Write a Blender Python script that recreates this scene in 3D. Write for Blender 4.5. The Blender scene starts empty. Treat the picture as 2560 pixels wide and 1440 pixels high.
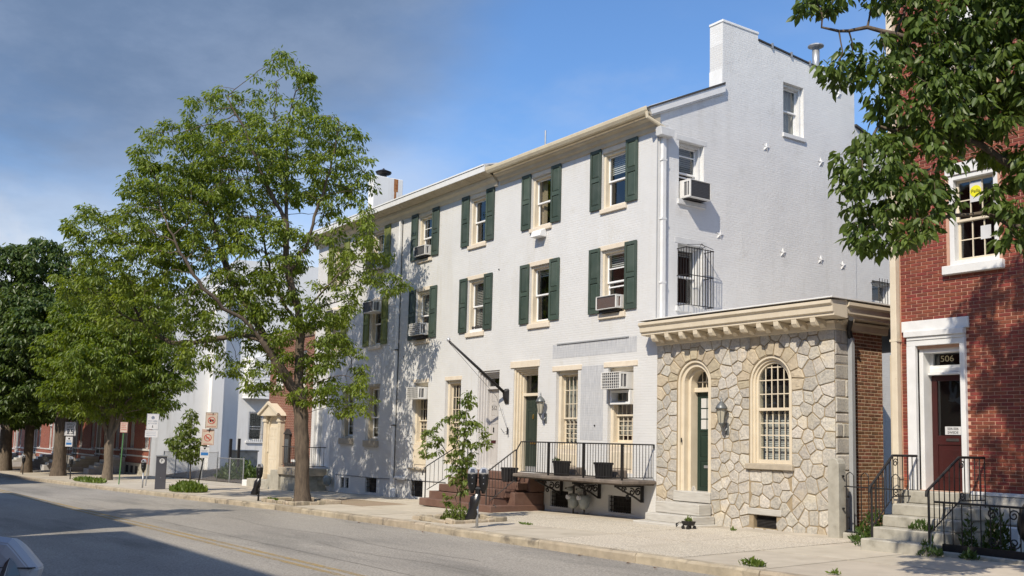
import bpy, bmesh, math, random
import numpy as np
from mathutils import Vector, Matrix
rnd = random.Random(7)
SC = bpy.context.scene
COL = SC.collection

# ---------------------------------------------------------------- camera, sky, sun, exposure
cam_d = bpy.data.cameras.new('camera')
cam = bpy.data.objects.new('camera', cam_d); COL.objects.link(cam)
rt = Vector((0.56962146, 0.82156072, 0.02386157)); up = Vector((0.07288932, -0.0794121, 0.99417346)); fw = Vector((-0.81866876, 0.56456328, 0.10511783))
CAMP = Vector((16.775, -15.624, 1.686))
mw = Matrix((rt, up, -fw)).transposed().to_4x4(); mw.translation = CAMP
cam.matrix_world = mw
cam_d.sensor_width = 36.0
cam_d.lens = 36.0 * 2484.77 / 2560.0
cam_d.shift_y = (840.3 - 720.0) / 2560.0
cam_d.clip_start = 0.05; cam_d.clip_end = 3000
SC.camera = cam
SUN = Vector((0.5, -1.0, 1.06)).normalized()
sd = bpy.data.lights.new('sun', 'SUN'); sun = bpy.data.objects.new('sun', sd); COL.objects.link(sun)
sd.energy = 4.9; sd.angle = math.radians(0.53); sd.color = (1.0, 0.90, 0.75)
sun.rotation_euler = SUN.to_track_quat('Z', 'Y').to_euler()
sun.location = (0, -30, 60)
W = bpy.data.worlds.new('World'); SC.world = W; W.use_nodes = True
wn = W.node_tree; wn.nodes.clear()
def wnode(t, **k):
    n = wn.nodes.new(t)
    for a, b in k.items(): setattr(n, a, b)
    return n
wl = wn.links.new
def wmath(op, a, b=None, clamp=False):
    n = wnode('ShaderNodeMath', operation=op, use_clamp=clamp)
    for i, v in enumerate((a, b)):
        if v is None: continue
        if isinstance(v, (int, float)): n.inputs[i].default_value = v
        else: wl(v, n.inputs[i])
    return n.outputs[0]
sky = wnode('ShaderNodeTexSky', sky_type='NISHITA', sun_disc=False)
sky.sun_elevation = math.asin(SUN.z); sky.sun_rotation = math.atan2(SUN.x, SUN.y)
sky.altitude = 60; sky.air_density = 1.1; sky.dust_density = 0.4; sky.ozone_density = 1.4
SKY_STR = 0.14
tc = wnode('ShaderNodeTexCoord')
sep = wnode('ShaderNodeSeparateXYZ'); wl(tc.outputs['Generated'], sep.inputs[0])
# cloud layer: noise on the direction, flattened as a layer overhead
zc = wmath('ADD', wmath('MAXIMUM', sep.outputs[2], 0.0), 0.16)
cmb = wnode('ShaderNodeCombineXYZ')
wl(wmath('DIVIDE', sep.outputs[0], zc), cmb.inputs[0]); wl(wmath('DIVIDE', sep.outputs[1], zc), cmb.inputs[1])
def cnoise(vec, scale, detail, rough, off):
    mp = wnode('ShaderNodeMapping'); mp.inputs['Location'].default_value = off; wl(vec, mp.inputs[0])
    n = wnode('ShaderNodeTexNoise'); n.inputs['Scale'].default_value = scale; n.inputs['Detail'].default_value = detail; n.inputs['Roughness'].default_value = rough
    wl(mp.outputs[0], n.inputs['Vector']); return n.outputs[0]
def smooth(v, a, b):
    n = wnode('ShaderNodeMapRange', interpolation_type='SMOOTHSTEP'); n.inputs[1].default_value = a; n.inputs[2].default_value = b
    wl(v, n.inputs[0]); return n.outputs[0]
# large grey bank over the western half of the sky
dotn = wnode('ShaderNodeVectorMath', operation='DOT_PRODUCT'); wl(tc.outputs['Generated'], dotn.inputs[0])
BANK = Vector((-0.831, 0.137, 0.539)).normalized(); dotn.inputs[1].default_value = BANK
n_big = cnoise(cmb.outputs[0], 0.85, 7, 0.55, (3.1, 1.7, 0))
n_fine = cnoise(cmb.outputs[0], 3.0, 8, 0.6, (0.4, 5.2, 0))
bank = smooth(wmath('ADD', dotn.outputs['Value'], wmath('ADD', wmath('MULTIPLY', wmath('SUBTRACT', n_big, 0.5), 0.09), wmath('MULTIPLY', wmath('SUBTRACT', n_fine, 0.5), 0.03))), 0.912, 0.962)
# bright cumulus low over the roofs
lowm = smooth(sep.outputs[2], 0.25, 0.12)
n_cu = cnoise(tc.outputs['Generated'], 6.5, 9, 0.55, (1.3, 0.2, 2.4))
cum = wmath('MULTIPLY', smooth(n_cu, 0.44, 0.60), lowm)
ambient_cloud = wmath('MULTIPLY', smooth(cnoise(cmb.outputs[0], 0.55, 7, 0.5, (1.0, 4.0, 0)), 0.45, 0.61), 0.5)  # cloud cover added, mostly out of view, to whiten the ambient light
wisp2 = wmath('MULTIPLY', smooth(cnoise(cmb.outputs[0], 1.6, 6, 0.6, (7.7, 2.1, 0)), 0.5, 0.8), 0.2)
skyv = wnode('ShaderNodeVectorMath', operation='MULTIPLY'); wl(sky.outputs[0], skyv.inputs[0]); skyv.inputs[1].default_value = (0.69, 0.93, 1.21)
def wmix(fac, a, b):
    n = wnode('ShaderNodeMix', data_type='RGBA'); wl(fac, n.inputs[0])
    for s, v in ((6, a), (7, b)):
        if isinstance(v, tuple): n.inputs[s].default_value = v
        else: wl(v, n.inputs[s])
    return n.outputs[2]
bankcol = wmix(smooth(n_fine, 0.33, 0.68), (1.10, 1.62, 2.6, 1), (1.65, 2.22, 3.3, 1))
c1 = wmix(wmath('MAXIMUM', ambient_cloud, wisp2), skyv.outputs[0], (5.4, 5.4, 5.4, 1))
c2 = wmix(wmath('MULTIPLY', bank, 0.93), c1, bankcol)
c3 = wmix(wmath('MULTIPLY', cum, 0.9), c2, (5.6, 5.7, 6.0, 1))
bg = wnode('ShaderNodeBackground'); bg.inputs[1].default_value = SKY_STR; wl(c3, bg.inputs[0])
wo = wnode('ShaderNodeOutputWorld'); wl(bg.outputs[0], wo.inputs[0])
SC.view_settings.view_transform = 'Standard'; SC.view_settings.look = 'None'
SC.view_settings.exposure = 0.06; SC.view_settings.gamma = 1.0; SC.view_settings.use_curve_mapping = False
SC.render.engine = 'CYCLES'; SC.cycles.max_bounces = 7; SC.cycles.transparent_max_bounces = 12
SC.cycles.use_denoising = True

# ---------------------------------------------------------------- helpers
ORG = {}
def zs(x, y=0.0):            # pavement level: the street falls to the west and to the gutter
    return 0.018 * x + 0.02 * min(y, 0.0)
def zr(x, y): return 0.018 * x + 0.02 * y - 0.15
def tag(o, label=None, cat=None, group=None, kind=None):
    if label: o['label'] = label
    if cat: o['category'] = cat
    if group: o['group'] = group
    if kind: o['kind'] = kind
    return o
def thing(name, label, cat, loc=(0, 0, 0), group=None):
    o = bpy.data.objects.new(name, None); COL.objects.link(o); o.location = loc
    o.empty_display_size = 0.2
    ORG[o] = Vector(loc)
    return tag(o, label, cat, group)
def link(o, parent=None):
    COL.objects.link(o)
    if parent is not None:
        o.parent = parent; ORG[o] = ORG.get(parent, Vector())
    else: ORG[o] = Vector()
    return o
class MB:
    """collects shapes; T maps local (s, d, z) to world"""
    def __init__(s, T=None): s.v = []; s.f = []; s.T = T
    def add(s, vs, fs):
        n = len(s.v)
        s.v += [s.T(*p) if s.T else p for p in vs]
        s.f += [tuple(i + n for i in f) for f in fs]
        return s
    def box(s, x0, x1, y0, y1, z0, z1):
        return s.add([(x0,y0,z0),(x1,y0,z0),(x1,y1,z0),(x0,y1,z0),(x0,y0,z1),(x1,y0,z1),(x1,y1,z1),(x0,y1,z1)],
              [(0,3,2,1),(4,5,6,7),(0,1,5,4),(1,2,6,5),(2,3,7,6),(3,0,4,7)])
    def slab(s, x0, x1, y0, y1, fz, th):      # box whose top follows fz(x, y)
        t = [fz(x0,y0), fz(x1,y0), fz(x1,y1), fz(x0,y1)]
        return s.add([(x0,y0,t[0]-th),(x1,y0,t[1]-th),(x1,y1,t[2]-th),(x0,y1,t[3]-th),(x0,y0,t[0]),(x1,y0,t[1]),(x1,y1,t[2]),(x0,y1,t[3])],
              [(0,3,2,1),(4,5,6,7),(0,1,5,4),(1,2,6,5),(2,3,7,6),(3,0,4,7)])
    def prism(s, poly, axis, a0, a1):          # polygon extruded along an axis
        n = len(poly); vs = []
        for a in (a0, a1):
            for p, q in poly:
                vs.append((a,p,q) if axis == 'x' else (p,a,q) if axis == 'y' else (p,q,a))
        fs = [tuple(range(n))[::-1], tuple(range(n, 2*n))] + [(i, (i+1) % n, (i+1) % n + n, i + n) for i in range(n)]
        return s.add(vs, fs)
    def tube(s, pts, r, n=6, cap=True):
        pts = [Vector(p) for p in pts]; rs = r if isinstance(r, (list, tuple)) else [r]*len(pts)
        vs = []; fs = []
        prev = None
        for i, p in enumerate(pts):
            d = (pts[min(i+1, len(pts)-1)] - pts[max(i-1, 0)])
            d = d.normalized() if d.length > 1e-9 else Vector((0,0,1))
            if prev is None:
                a = d.orthogonal().normalized()
            else:
                a = prev - d * prev.dot(d)
                a = a.normalized() if a.length > 1e-6 else d.orthogonal().normalized()
            prev = a; b = d.cross(a)
            for k in range(n):
                t = 2*math.pi*k/n
                vs.append(tuple(p + (a*math.cos(t) + b*math.sin(t))*rs[i]))
        for i in range(len(pts)-1):
            for k in range(n):
                k2 = (k+1) % n
                fs.append((i*n+k, i*n+k2, (i+1)*n+k2, (i+1)*n+k))
        if cap: fs += [tuple(range(n))[::-1], tuple(range((len(pts)-1)*n, len(pts)*n))]
        return s.add(vs, fs)
    def lathe(s, c, prof, n=12):               # profile (r, z) round a vertical axis at c
        vs = []; fs = []
        for r, z in prof:
            for k in range(n):
                t = 2*math.pi*k/n; vs.append((c[0]+r*math.cos(t), c[1]+r*math.sin(t), c[2]+z))
        m = len(prof)
        for i in range(m-1):
            for k in range(n):
                k2 = (k+1) % n; fs.append((i*n+k, i*n+k2, (i+1)*n+k2, (i+1)*n+k))
        fs += [tuple(range(n))[::-1], tuple(range((m-1)*n, m*n))]
        return s.add(vs, fs)
    def build(s, name, mat, parent=None, bevel=0.0, smooth_=False, normals=True, seg=1):
        o_ = ORG.get(parent, Vector()) if parent is not None else Vector()
        me = bpy.data.meshes.new(name)
        me.from_pydata([(v[0]-o_[0], v[1]-o_[1], v[2]-o_[2]) for v in s.v], [], s.f)
        if normals or bevel:
            bm = bmesh.new(); bm.from_mesh(me)
            bmesh.ops.recalc_face_normals(bm, faces=bm.faces)
            if bevel:
                bmesh.ops.bevel(bm, geom=[e for e in bm.edges if e.is_manifold and e.calc_face_angle(0) > 0.5], offset=bevel, segments=seg, affect='EDGES', clamp_overlap=True)
            bm.to_mesh(me); bm.free()
        if smooth_: me.polygons.foreach_set('use_smooth', [True]*len(me.polygons))
        me.materials.append(mat)
        o = bpy.data.objects.new(name, me)
        return link(o, parent)
def FR(Y0=0.0): return lambda s, d, z: (s, Y0 + d, z)        # wall that faces the street
def SD(X0=0.0): return lambda s, d, z: (X0 - d, s, z)        # wall that faces east
def piece(name, me, parent, loc, rot=None):
    o = bpy.data.objects.new(name, me); link(o, parent)
    o.location = Vector(loc) - (ORG[parent] if parent is not None else Vector())
    if rot: o.rotation_euler = rot
    return o
MESHES = {}
def cached(key, fn):
    if key not in MESHES: MESHES[key] = fn()
    return MESHES[key]
def text(name, body, size, loc, rot, mat, parent=None, align='CENTER', ext=0.001, sx=1.0):
    cu = bpy.data.curves.new(name, 'FONT'); cu.body = body; cu.size = size; cu.align_x = align; cu.align_y = 'CENTER'; cu.extrude = ext
    to = bpy.data.objects.new(name, cu); COL.objects.link(to)
    dg = bpy.context.evaluated_depsgraph_get()
    me = bpy.data.meshes.new_from_object(to.evaluated_get(dg)); bpy.data.objects.remove(to)
    me.materials.clear(); me.materials.append(mat)
    o = bpy.data.objects.new(name, me); link(o, parent)
    o.location = Vector(loc) - (ORG[parent] if parent is not None else Vector()); o.rotation_euler = rot; o.scale = (sx, 1, 1)
    return o

# ---------------------------------------------------------------- materials
def mat(name, col, rough=0.8, col2=None, nscale=3.0, bump=0.0, bscale=40.0, metal=0.0, spec=0.4, detail=5, lo=0.35, hi=0.65, col3=None, n3=0.6, t3=(0.55, 0.75), vary=0.0, brick=None, island=0.0, stretch=None, grain=None, streak=None):
    m = bpy.data.materials.new(name); m.use_nodes = True; nt = m.node_tree; N = nt.nodes; L = nt.links.new
    p = N['Principled BSDF']; p.inputs['Roughness'].default_value = rough; p.inputs['Metallic'].default_value = metal; p.inputs['Specular IOR Level'].default_value = spec
    geo = N.new('ShaderNodeNewGeometry'); pos = geo.outputs['Position']
    if stretch:
        mp = N.new('ShaderNodeMapping'); mp.inputs['Scale'].default_value = stretch; L(pos, mp.inputs[0]); pos2 = mp.outputs[0]
    else: pos2 = pos
    def noise(sc, det=detail, v=None, ro=0.6):
        n = N.new('ShaderNodeTexNoise'); n.inputs['Scale'].default_value = sc; n.inputs['Detail'].default_value = det; n.inputs['Roughness'].default_value = ro
        L(v or pos2, n.inputs['Vector']); return n.outputs[0]
    def rng(v, a, b):
        r = N.new('ShaderNodeMapRange'); r.inputs[1].default_value = a; r.inputs[2].default_value = b; L(v, r.inputs[0]); return r.outputs[0]
    def mixc(f, a, b, mode='MIX'):
        x = N.new('ShaderNodeMix'); x.data_type = 'RGBA'; x.blend_type = mode
        if isinstance(f, float): x.inputs[0].default_value = f
        else: L(f, x.inputs[0])
        for s, v in ((6, a), (7, b)):
            if isinstance(v, tuple): x.inputs[s].default_value = (*v[:3], 1)
            else: L(v, x.inputs[s])
        return x.outputs[2]
    c = tuple(col)
    if col2: c = mixc(rng(noise(nscale), lo, hi), c, tuple(col2))
    if col3: c = mixc(rng(noise(n3, 6), *t3), c, tuple(col3))
    if vary or island:
        r = N.new('ShaderNodeMath'); r.operation = 'ADD'
        oi = N.new('ShaderNodeObjectInfo'); L(oi.outputs['Random'], r.inputs[0]); L(geo.outputs['Random Per Island'], r.inputs[1])
        fr = N.new('ShaderNodeMath'); fr.operation = 'FRACT'; L(r.outputs[0], fr.inputs[0])
        hv = N.new('ShaderNodeHueSaturation')
        a = max(vary, island)
        v = N.new('ShaderNodeMapRange'); v.inputs[3].default_value = 1-a; v.inputs[4].default_value = 1+a; L(fr.outputs[0], v.inputs[0]); L(v.outputs[0], hv.inputs['Value'])
        fr2 = N.new('ShaderNodeMath'); fr2.operation = 'MULTIPLY'; fr2.inputs[1].default_value = 7.31; L(r.outputs[0], fr2.inputs[0])
        fr3 = N.new('ShaderNodeMath'); fr3.operation = 'FRACT'; L(fr2.outputs[0], fr3.inputs[0])
        v2 = N.new('ShaderNodeMapRange'); v2.inputs[3].default_value = 0.5-a*0.05; v2.inputs[4].default_value = 0.5+a*0.05; L(fr3.outputs[0], v2.inputs[0]); L(v2.outputs[0], hv.inputs['Hue'])
        if isinstance(c, tuple): hv.inputs['Color'].default_value = (*c[:3], 1)
        else: L(c, hv.inputs['Color'])
        c = hv.outputs[0]
    if streak:
        mp2 = N.new('ShaderNodeMapping'); mp2.inputs['Scale'].default_value = (3.2, 3.2, 0.22); L(pos, mp2.inputs[0])
        sk = rng(noise(1.0, 6, mp2.outputs[0], 0.65), 0.50, 0.78); pt = rng(noise(0.35, 3, pos), 0.40, 0.62)
        mm_ = N.new('ShaderNodeMath'); mm_.operation = 'MULTIPLY'; L(sk, mm_.inputs[0]); L(pt, mm_.inputs[1]); c = mixc(mm_.outputs[0], c, tuple(streak))
    if grain:
        gx = mixc(rng(noise(grain[1], 3, pos, 0.8), 0.3, 0.7), (1-grain[0],)*3, (1+grain[0],)*3); c = mixc(1.0, c, gx, 'MULTIPLY')
    h = None
    if brick:   # (brick length, course, mortar colour or None, height)
        bl, bh, mc, bst, axis = brick
        sp = N.new('ShaderNodeSeparateXYZ'); L(pos, sp.inputs[0])
        cb = N.new('ShaderNodeCombineXYZ'); L(sp.outputs[axis], cb.inputs[0]); L(sp.outputs[2], cb.inputs[1])
        dn = N.new('ShaderNodeVectorMath'); dn.operation = 'MULTIPLY_ADD'
        nz = N.new('ShaderNodeTexNoise'); nz.inputs['Scale'].default_value = 5.0; L(pos, nz.inputs['Vector'])
        L(nz.outputs['Color'], dn.inputs[0]); dn.inputs[1].default_value = (0.02, 0.02, 0); L(cb.outputs[0], dn.inputs[2])
        bt = N.new('ShaderNodeTexBrick'); bt.inputs['Scale'].default_value = 1.0; bt.inputs['Brick Width'].default_value = bl; bt.inputs['Row Height'].default_value = bh
        bt.inputs['Mortar Size'].default_value = 0.006; bt.inputs['Mortar Smooth'].default_value = 0.6
        bt.inputs['Color1'].default_value = (0.9, 0.9, 0.9, 1); bt.inputs['Color2'].default_value = (1.1, 1.1, 1.1, 1); bt.inputs['Mortar'].default_value = (1, 1, 1, 1)
        L(dn.outputs[0], bt.inputs['Vector'])
        if mc: 
            c = mixc(1.0, c, bt.outputs['Color'], 'MULTIPLY'); c = mixc(bt.outputs['Fac'], c, tuple(mc))
        inv = N.new('ShaderNodeMath'); inv.operation = 'SUBTRACT'; inv.inputs[0].default_value = 1.0; L(bt.outputs['Fac'], inv.inputs[1])
        # joints are half filled with paint: their depth comes and goes
        if mc is None:
            dm = N.new('ShaderNodeMath'); dm.operation = 'MULTIPLY'; L(inv.outputs[0], dm.inputs[0]); L(rng(noise(1.7, 4, pos), 0.25, 0.6), dm.inputs[1]); h = dm.outputs[0]
        else: h = inv.outputs[0]
        bp = N.new('ShaderNodeBump'); bp.inputs['Strength'].default_value = bst; bp.inputs['Distance'].default_value = 0.013 if mc is None else 0.012; L(h, bp.inputs['Height']); hb = bp.outputs[0]
    if bump:
        b2 = N.new('ShaderNodeBump'); b2.inputs['Strength'].default_value = bump; b2.inputs['Distance'].default_value = 0.01
        L(noise(bscale, 6, pos), b2.inputs['Height'])
        if brick: L(hb, b2.inputs['Normal'])
        L(b2.outputs[0], p.inputs['Normal'])
    elif brick: L(hb, p.inputs['Normal'])
    if isinstance(c, tuple): p.inputs['Base Color'].default_value = (*c[:3], 1)
    else: L(c, p.inputs['Base Color'])
    return m
def leafmat(name, col, col2, trans=0.35, yellow=None):
    m = bpy.data.materials.new(name); m.use_nodes = True; nt = m.node_tree; N = nt.nodes; L = nt.links.new; N.clear()
    geo = N.new('ShaderNodeNewGeometry'); oi = N.new('ShaderNodeObjectInfo')
    ad = N.new('ShaderNodeMath'); ad.operation = 'ADD'; L(geo.outputs['Random Per Island'], ad.inputs[0]); L(oi.outputs['Random'], ad.inputs[1])
    fr = N.new('ShaderNodeMath'); fr.operation = 'FRACT'; L(ad.outputs[0], fr.inputs[0])
    nz = N.new('ShaderNodeTexNoise'); nz.inputs['Scale'].default_value = 0.7; L(geo.outputs['Position'], nz.inputs['Vector'])
    av = N.new('ShaderNodeMath'); av.operation = 'MULTIPLY_ADD'; L(fr.outputs[0], av.inputs[0]); av.inputs[1].default_value = 0.55
    a2 = N.new('ShaderNodeMath'); a2.operation = 'MULTIPLY_ADD'; L(nz.outputs[0], a2.inputs[0]); a2.inputs[1].default_value = 1.0; a2.inputs[2].default_value = -0.27; L(a2.outputs[0], av.inputs[2])
    mx = N.new('ShaderNodeMix'); mx.data_type = 'RGBA'; mx.inputs[6].default_value = (*col, 1); mx.inputs[7].default_value = (*col2, 1); L(av.outputs[0], mx.inputs[0])
    c = mx.outputs[2]
    p = N.new('ShaderNodeBsdfPrincipled'); p.inputs['Roughness'].default_value = 0.42; p.inputs['Specular IOR Level'].default_value = 0.45; L(c, p.inputs['Base Color'])
    tr = N.new('ShaderNodeBsdfTranslucent'); hs = N.new('ShaderNodeHueSaturation'); hs.inputs['Saturation'].default_value = 1.15; hs.inputs['Value'].default_value = 1.7; hs.inputs['Hue'].default_value = 0.485; L(c, hs.inputs['Color']); L(hs.outputs[0], tr.inputs[0])
    ms = N.new('ShaderNodeMixShader'); ms.inputs[0].default_value = trans; L(p.outputs[0], ms.inputs[1]); L(tr.outputs[0], ms.inputs[2])
    o = N.new('ShaderNodeOutputMaterial'); L(ms.outputs[0], o.inputs[0]); return m
def glassmat(name, tint=(0.78, 0.82, 0.82), base=0.11):
    m = bpy.data.materials.new(name); m.use_nodes = True; nt = m.node_tree; N = nt.nodes; L = nt.links.new; N.clear()
    tr = N.new('ShaderNodeBsdfTransparent'); tr.inputs[0].default_value = (*tint, 1)
    gl = N.new('ShaderNodeBsdfGlossy'); gl.inputs['Roughness'].default_value = 0.015
    nz = N.new('ShaderNodeTexNoise'); nz.inputs['Scale'].default_value = 2.2; geo = N.new('ShaderNodeNewGeometry'); L(geo.outputs['Position'], nz.inputs['Vector'])
    bp = N.new('ShaderNodeBump'); bp.inputs['Strength'].default_value = 0.05; bp.inputs['Distance'].default_value = 0.05; L(nz.outputs[0], bp.inputs['Height']); L(bp.outputs[0], gl.inputs['Normal'])
    lw = N.new('ShaderNodeLayerWeight'); pw = N.new('ShaderNodeMath'); pw.operation = 'POWER'; pw.inputs[1].default_value = 4.0; L(lw.outputs['Facing'], pw.inputs[0])
    fr = N.new('ShaderNodeMath'); fr.operation = 'MULTIPLY_ADD'; fr.inputs[1].default_value = 0.85; fr.inputs[2].default_value = base; L(pw.outputs[0], fr.inputs[0])
    ms = N.new('ShaderNodeMixShader'); L(fr.outputs[0], ms.inputs[0]); L(tr.outputs[0], ms.inputs[1]); L(gl.outputs[0], ms.inputs[2])
    o = N.new('ShaderNodeOutputMaterial'); L(ms.outputs[0], o.inputs[0]); return m
M = {}
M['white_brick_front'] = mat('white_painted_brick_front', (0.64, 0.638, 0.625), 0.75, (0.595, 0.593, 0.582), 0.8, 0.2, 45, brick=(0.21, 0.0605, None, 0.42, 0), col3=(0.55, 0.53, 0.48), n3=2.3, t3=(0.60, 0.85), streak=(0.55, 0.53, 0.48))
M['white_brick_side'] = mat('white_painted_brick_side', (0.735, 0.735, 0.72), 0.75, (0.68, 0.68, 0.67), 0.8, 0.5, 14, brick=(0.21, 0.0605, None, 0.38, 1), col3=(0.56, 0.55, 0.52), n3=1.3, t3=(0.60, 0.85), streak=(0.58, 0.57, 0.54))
M['wall_paint'] = mat('white_wall_paint', (0.66, 0.665, 0.655), 0.7, (0.60, 0.605, 0.60), 5, 0.2, 40)
M['white_stucco'] = mat('white_stucco', (0.80, 0.80, 0.79), 0.85, (0.75, 0.75, 0.74), 0.5, 0.15, 25, streak=(0.55, 0.54, 0.50))
M['grey_paint'] = mat('grey_repaint_patch', (0.40, 0.41, 0.43), 0.8, (0.53, 0.535, 0.54), 5, 0.12, 60, brick=(0.21, 0.0605, None, 0.4, 0), stretch=(6, 1, 0.6))
M['cream'] = mat('cream_painted_wood', (0.68, 0.60, 0.465), 0.6, (0.62, 0.54, 0.41), 4, 0.1, 30, col3=(0.50, 0.40, 0.27), n3=6, t3=(0.66, 0.8))
M['cream_stone'] = mat('cream_painted_stone', (0.70, 0.62, 0.50), 0.75, (0.64, 0.55, 0.43), 6, 0.15, 30, col3=(0.45, 0.36, 0.26), n3=8, t3=(0.66, 0.8))
M['white_trim'] = mat('white_painted_trim', (0.78, 0.78, 0.77), 0.5, (0.72, 0.72, 0.70), 4, 0.05, 30)
M['old_white'] = mat('weathered_white_paint', (0.74, 0.74, 0.73), 0.6, (0.66, 0.66, 0.65), 3, 0.1, 25, col3=(0.33, 0.33, 0.32), n3=5, t3=(0.72, 0.78))
M['door_trim'] = mat('off_white_door_trim', (0.56, 0.54, 0.52), 0.6, (0.50, 0.485, 0.47), 4, 0.1, 30)
M['vinyl'] = mat('white_vinyl_sash', (0.80, 0.80, 0.79), 0.35)
M['green'] = mat('dark_green_shutter_paint', (0.040, 0.062, 0.047), 0.55, (0.056, 0.078, 0.060), 3, 0.06, 30, vary=0.22, col3=(0.085, 0.105, 0.088), n3=1.2, t3=(0.5, 0.8))
M['olive'] = mat('olive_shutter_paint', (0.17, 0.19, 0.045), 0.55, (0.13, 0.15, 0.04), 2, 0.06, 30, vary=0.12)
M['green_door'] = mat('dark_green_door_paint', (0.024, 0.036, 0.027), 0.45, (0.032, 0.044, 0.033), 2)
M['green_door2'] = mat('deep_green_door_paint', (0.012, 0.028, 0.020), 0.45, (0.018, 0.036, 0.026), 2)
M['grey_door'] = mat('pale_grey_door_paint', (0.50, 0.475, 0.45), 0.5, (0.45, 0.43, 0.41), 2)
M['red_door'] = mat('oxblood_door_paint', (0.050, 0.010, 0.009), 0.45, (0.04, 0.009, 0.008), 3, col3=(0.03, 0.009, 0.009), n3=3)
M['gutter'] = mat('cream_aluminium_gutter', (0.66, 0.58, 0.42), 0.4, (0.60, 0.52, 0.38), 3)
M['tan_trim'] = mat('tan_cornice_paint', (0.55, 0.48, 0.36), 0.65, (0.48, 0.41, 0.30), 3, 0.1, 30)
M['shingle'] = mat('dark_roof_shingle', (0.05, 0.048, 0.047), 0.9, (0.07, 0.066, 0.06), 20, 0.3, 60)
M['roof_grey'] = mat('grey_flat_roof', (0.35, 0.34, 0.32), 0.9, (0.28, 0.27, 0.26), 3)
M['iron'] = mat('black_painted_iron', (0.012, 0.012, 0.013), 0.5, (0.02, 0.018, 0.017), 20, 0.1, 80)
M['dull_iron'] = mat('grey_weathered_iron', (0.05, 0.047, 0.045), 0.6, (0.035, 0.03, 0.028), 20)
M['steel'] = mat('galvanised_steel', (0.42, 0.43, 0.44), 0.45, (0.35, 0.36, 0.37), 8, metal=0.6)
M['grey_pipe'] = mat('grey_downspout', (0.36, 0.37, 0.38), 0.5, (0.32, 0.33, 0.34), 4)
M['brown'] = mat('painted_brownstone', (0.155, 0.085, 0.062), 0.75, (0.125, 0.068, 0.05), 4, 0.3, 25, col3=(0.20, 0.13, 0.10), n3=1.5, t3=(0.5, 0.8))
M['weathered_slab'] = mat('weathered_balcony_slab', (0.20, 0.165, 0.135), 0.85, (0.12, 0.10, 0.085), 5, 0.4, 30, col3=(0.32, 0.28, 0.24), n3=9, t3=(0.6, 0.8))
M['plastic_black'] = mat('black_plastic_pot', (0.012, 0.012, 0.014), 0.45)
M['bag'] = mat('black_plastic_bag', (0.010, 0.010, 0.011), 0.28, (0.018, 0.018, 0.02), 5, 0.6, 14, spec=0.6)
M['stone'] = mat('grey_field_stone', (0.53, 0.49, 0.42), 0.85, (0.335, 0.32, 0.295), 26, 0.85, 32, detail=8, lo=.38, hi=.70, col3=(0.54, 0.47, 0.35), n3=1.6, t3=(0.52, 0.72), vary=0.17)
M['buff_stone'] = mat('buff_field_stone', (0.50, 0.43, 0.31), 0.85, (0.40, 0.34, 0.25), 10, 0.7, 28, vary=0.12)
M['mortar'] = mat('tan_mortar', (0.36, 0.285, 0.185), 0.95, (0.28, 0.22, 0.14), 8, 0.4, 50)
M['marble'] = mat('grey_veined_marble', (0.52, 0.50, 0.45), 0.6, (0.42, 0.40, 0.36), 3, 0.15, 20, stretch=(1, 1, 9), col3=(0.34, 0.29, 0.22), n3=3, t3=(0.62, 0.8))
M['concrete'] = mat('weathered_concrete', (0.42, 0.40, 0.34), 0.9, (0.33, 0.31, 0.26), 5, 0.35, 30, col3=(0.20, 0.19, 0.15), n3=2.5, t3=(0.55, 0.8))
M['sandstone'] = mat('sandstone_sill', (0.44, 0.38, 0.29), 0.85, (0.36, 0.31, 0.24), 6, 0.3, 30)
M['red_brick'] = mat('red_painted_brick', (0.225, 0.052, 0.031), 0.7, (0.16, 0.04, 0.027), 5, 0.25, 60, col3=(0.30, 0.075, 0.04), n3=1.0, t3=(0.5, 0.75), island=0.22)
M['old_brick'] = mat('brown_old_brick', (0.25, 0.115, 0.062), 0.85, (0.17, 0.078, 0.044), 6, 0.35, 50, island=0.28)
M['pink_mortar'] = mat('pale_mortar', (0.56, 0.345, 0.25), 0.95, (0.47, 0.28, 0.20), 6, 0.3, 50)
M['tan_mortar'] = mat('buff_mortar', (0.58, 0.46, 0.33), 0.95, (0.50, 0.39, 0.27), 6, 0.3, 50)
M['far_brick'] = mat('far_red_brick', (0.27, 0.07, 0.038), 0.8, (0.20, 0.05, 0.03), 2, 0.1, 30, brick=(0.21, 0.068, (0.42, 0.28, 0.22), 0.4, 0))
M['c_brick'] = mat('old_red_brick_wall', (0.22, 0.085, 0.055), 0.85, (0.16, 0.06, 0.04), 3, 0.2, 30, brick=(0.21, 0.068, (0.50, 0.40, 0.31), 0.5, 0))
M['far_brick_side'] = mat('far_red_brick_side', (0.24, 0.065, 0.038), 0.8, (0.18, 0.05, 0.03), 2, 0.1, 30, brick=(0.21, 0.068, (0.40, 0.27, 0.21), 0.4, 1))
M['asphalt'] = mat('worn_asphalt', (0.25, 0.232, 0.205), 0.9, (0.345, 0.32, 0.278), 0.5, 0.55, 120, detail=9, lo=0.3, hi=0.7, col3=(0.19, 0.18, 0.16), grain=(0.45, 30), n3=0.6, t3=(0.52, 0.72), stretch=(0.3, 1.3, 1))
M['concrete_walk'] = mat('sidewalk_concrete', (0.52, 0.465, 0.375), 0.9, (0.44, 0.39, 0.31), 1.8, 0.3, 70, col3=(0.33, 0.285, 0.215), n3=0.7, t3=(0.6, 0.8), vary=0.07)
M['aggregate'] = mat('exposed_aggregate', (0.66, 0.60, 0.49), 0.9, (0.36, 0.315, 0.25), 38, 0.8, 60, lo=.42, hi=.58, col3=(0.45, 0.40, 0.32), n3=0.9, t3=(0.55, 0.8), vary=0.05)
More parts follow.
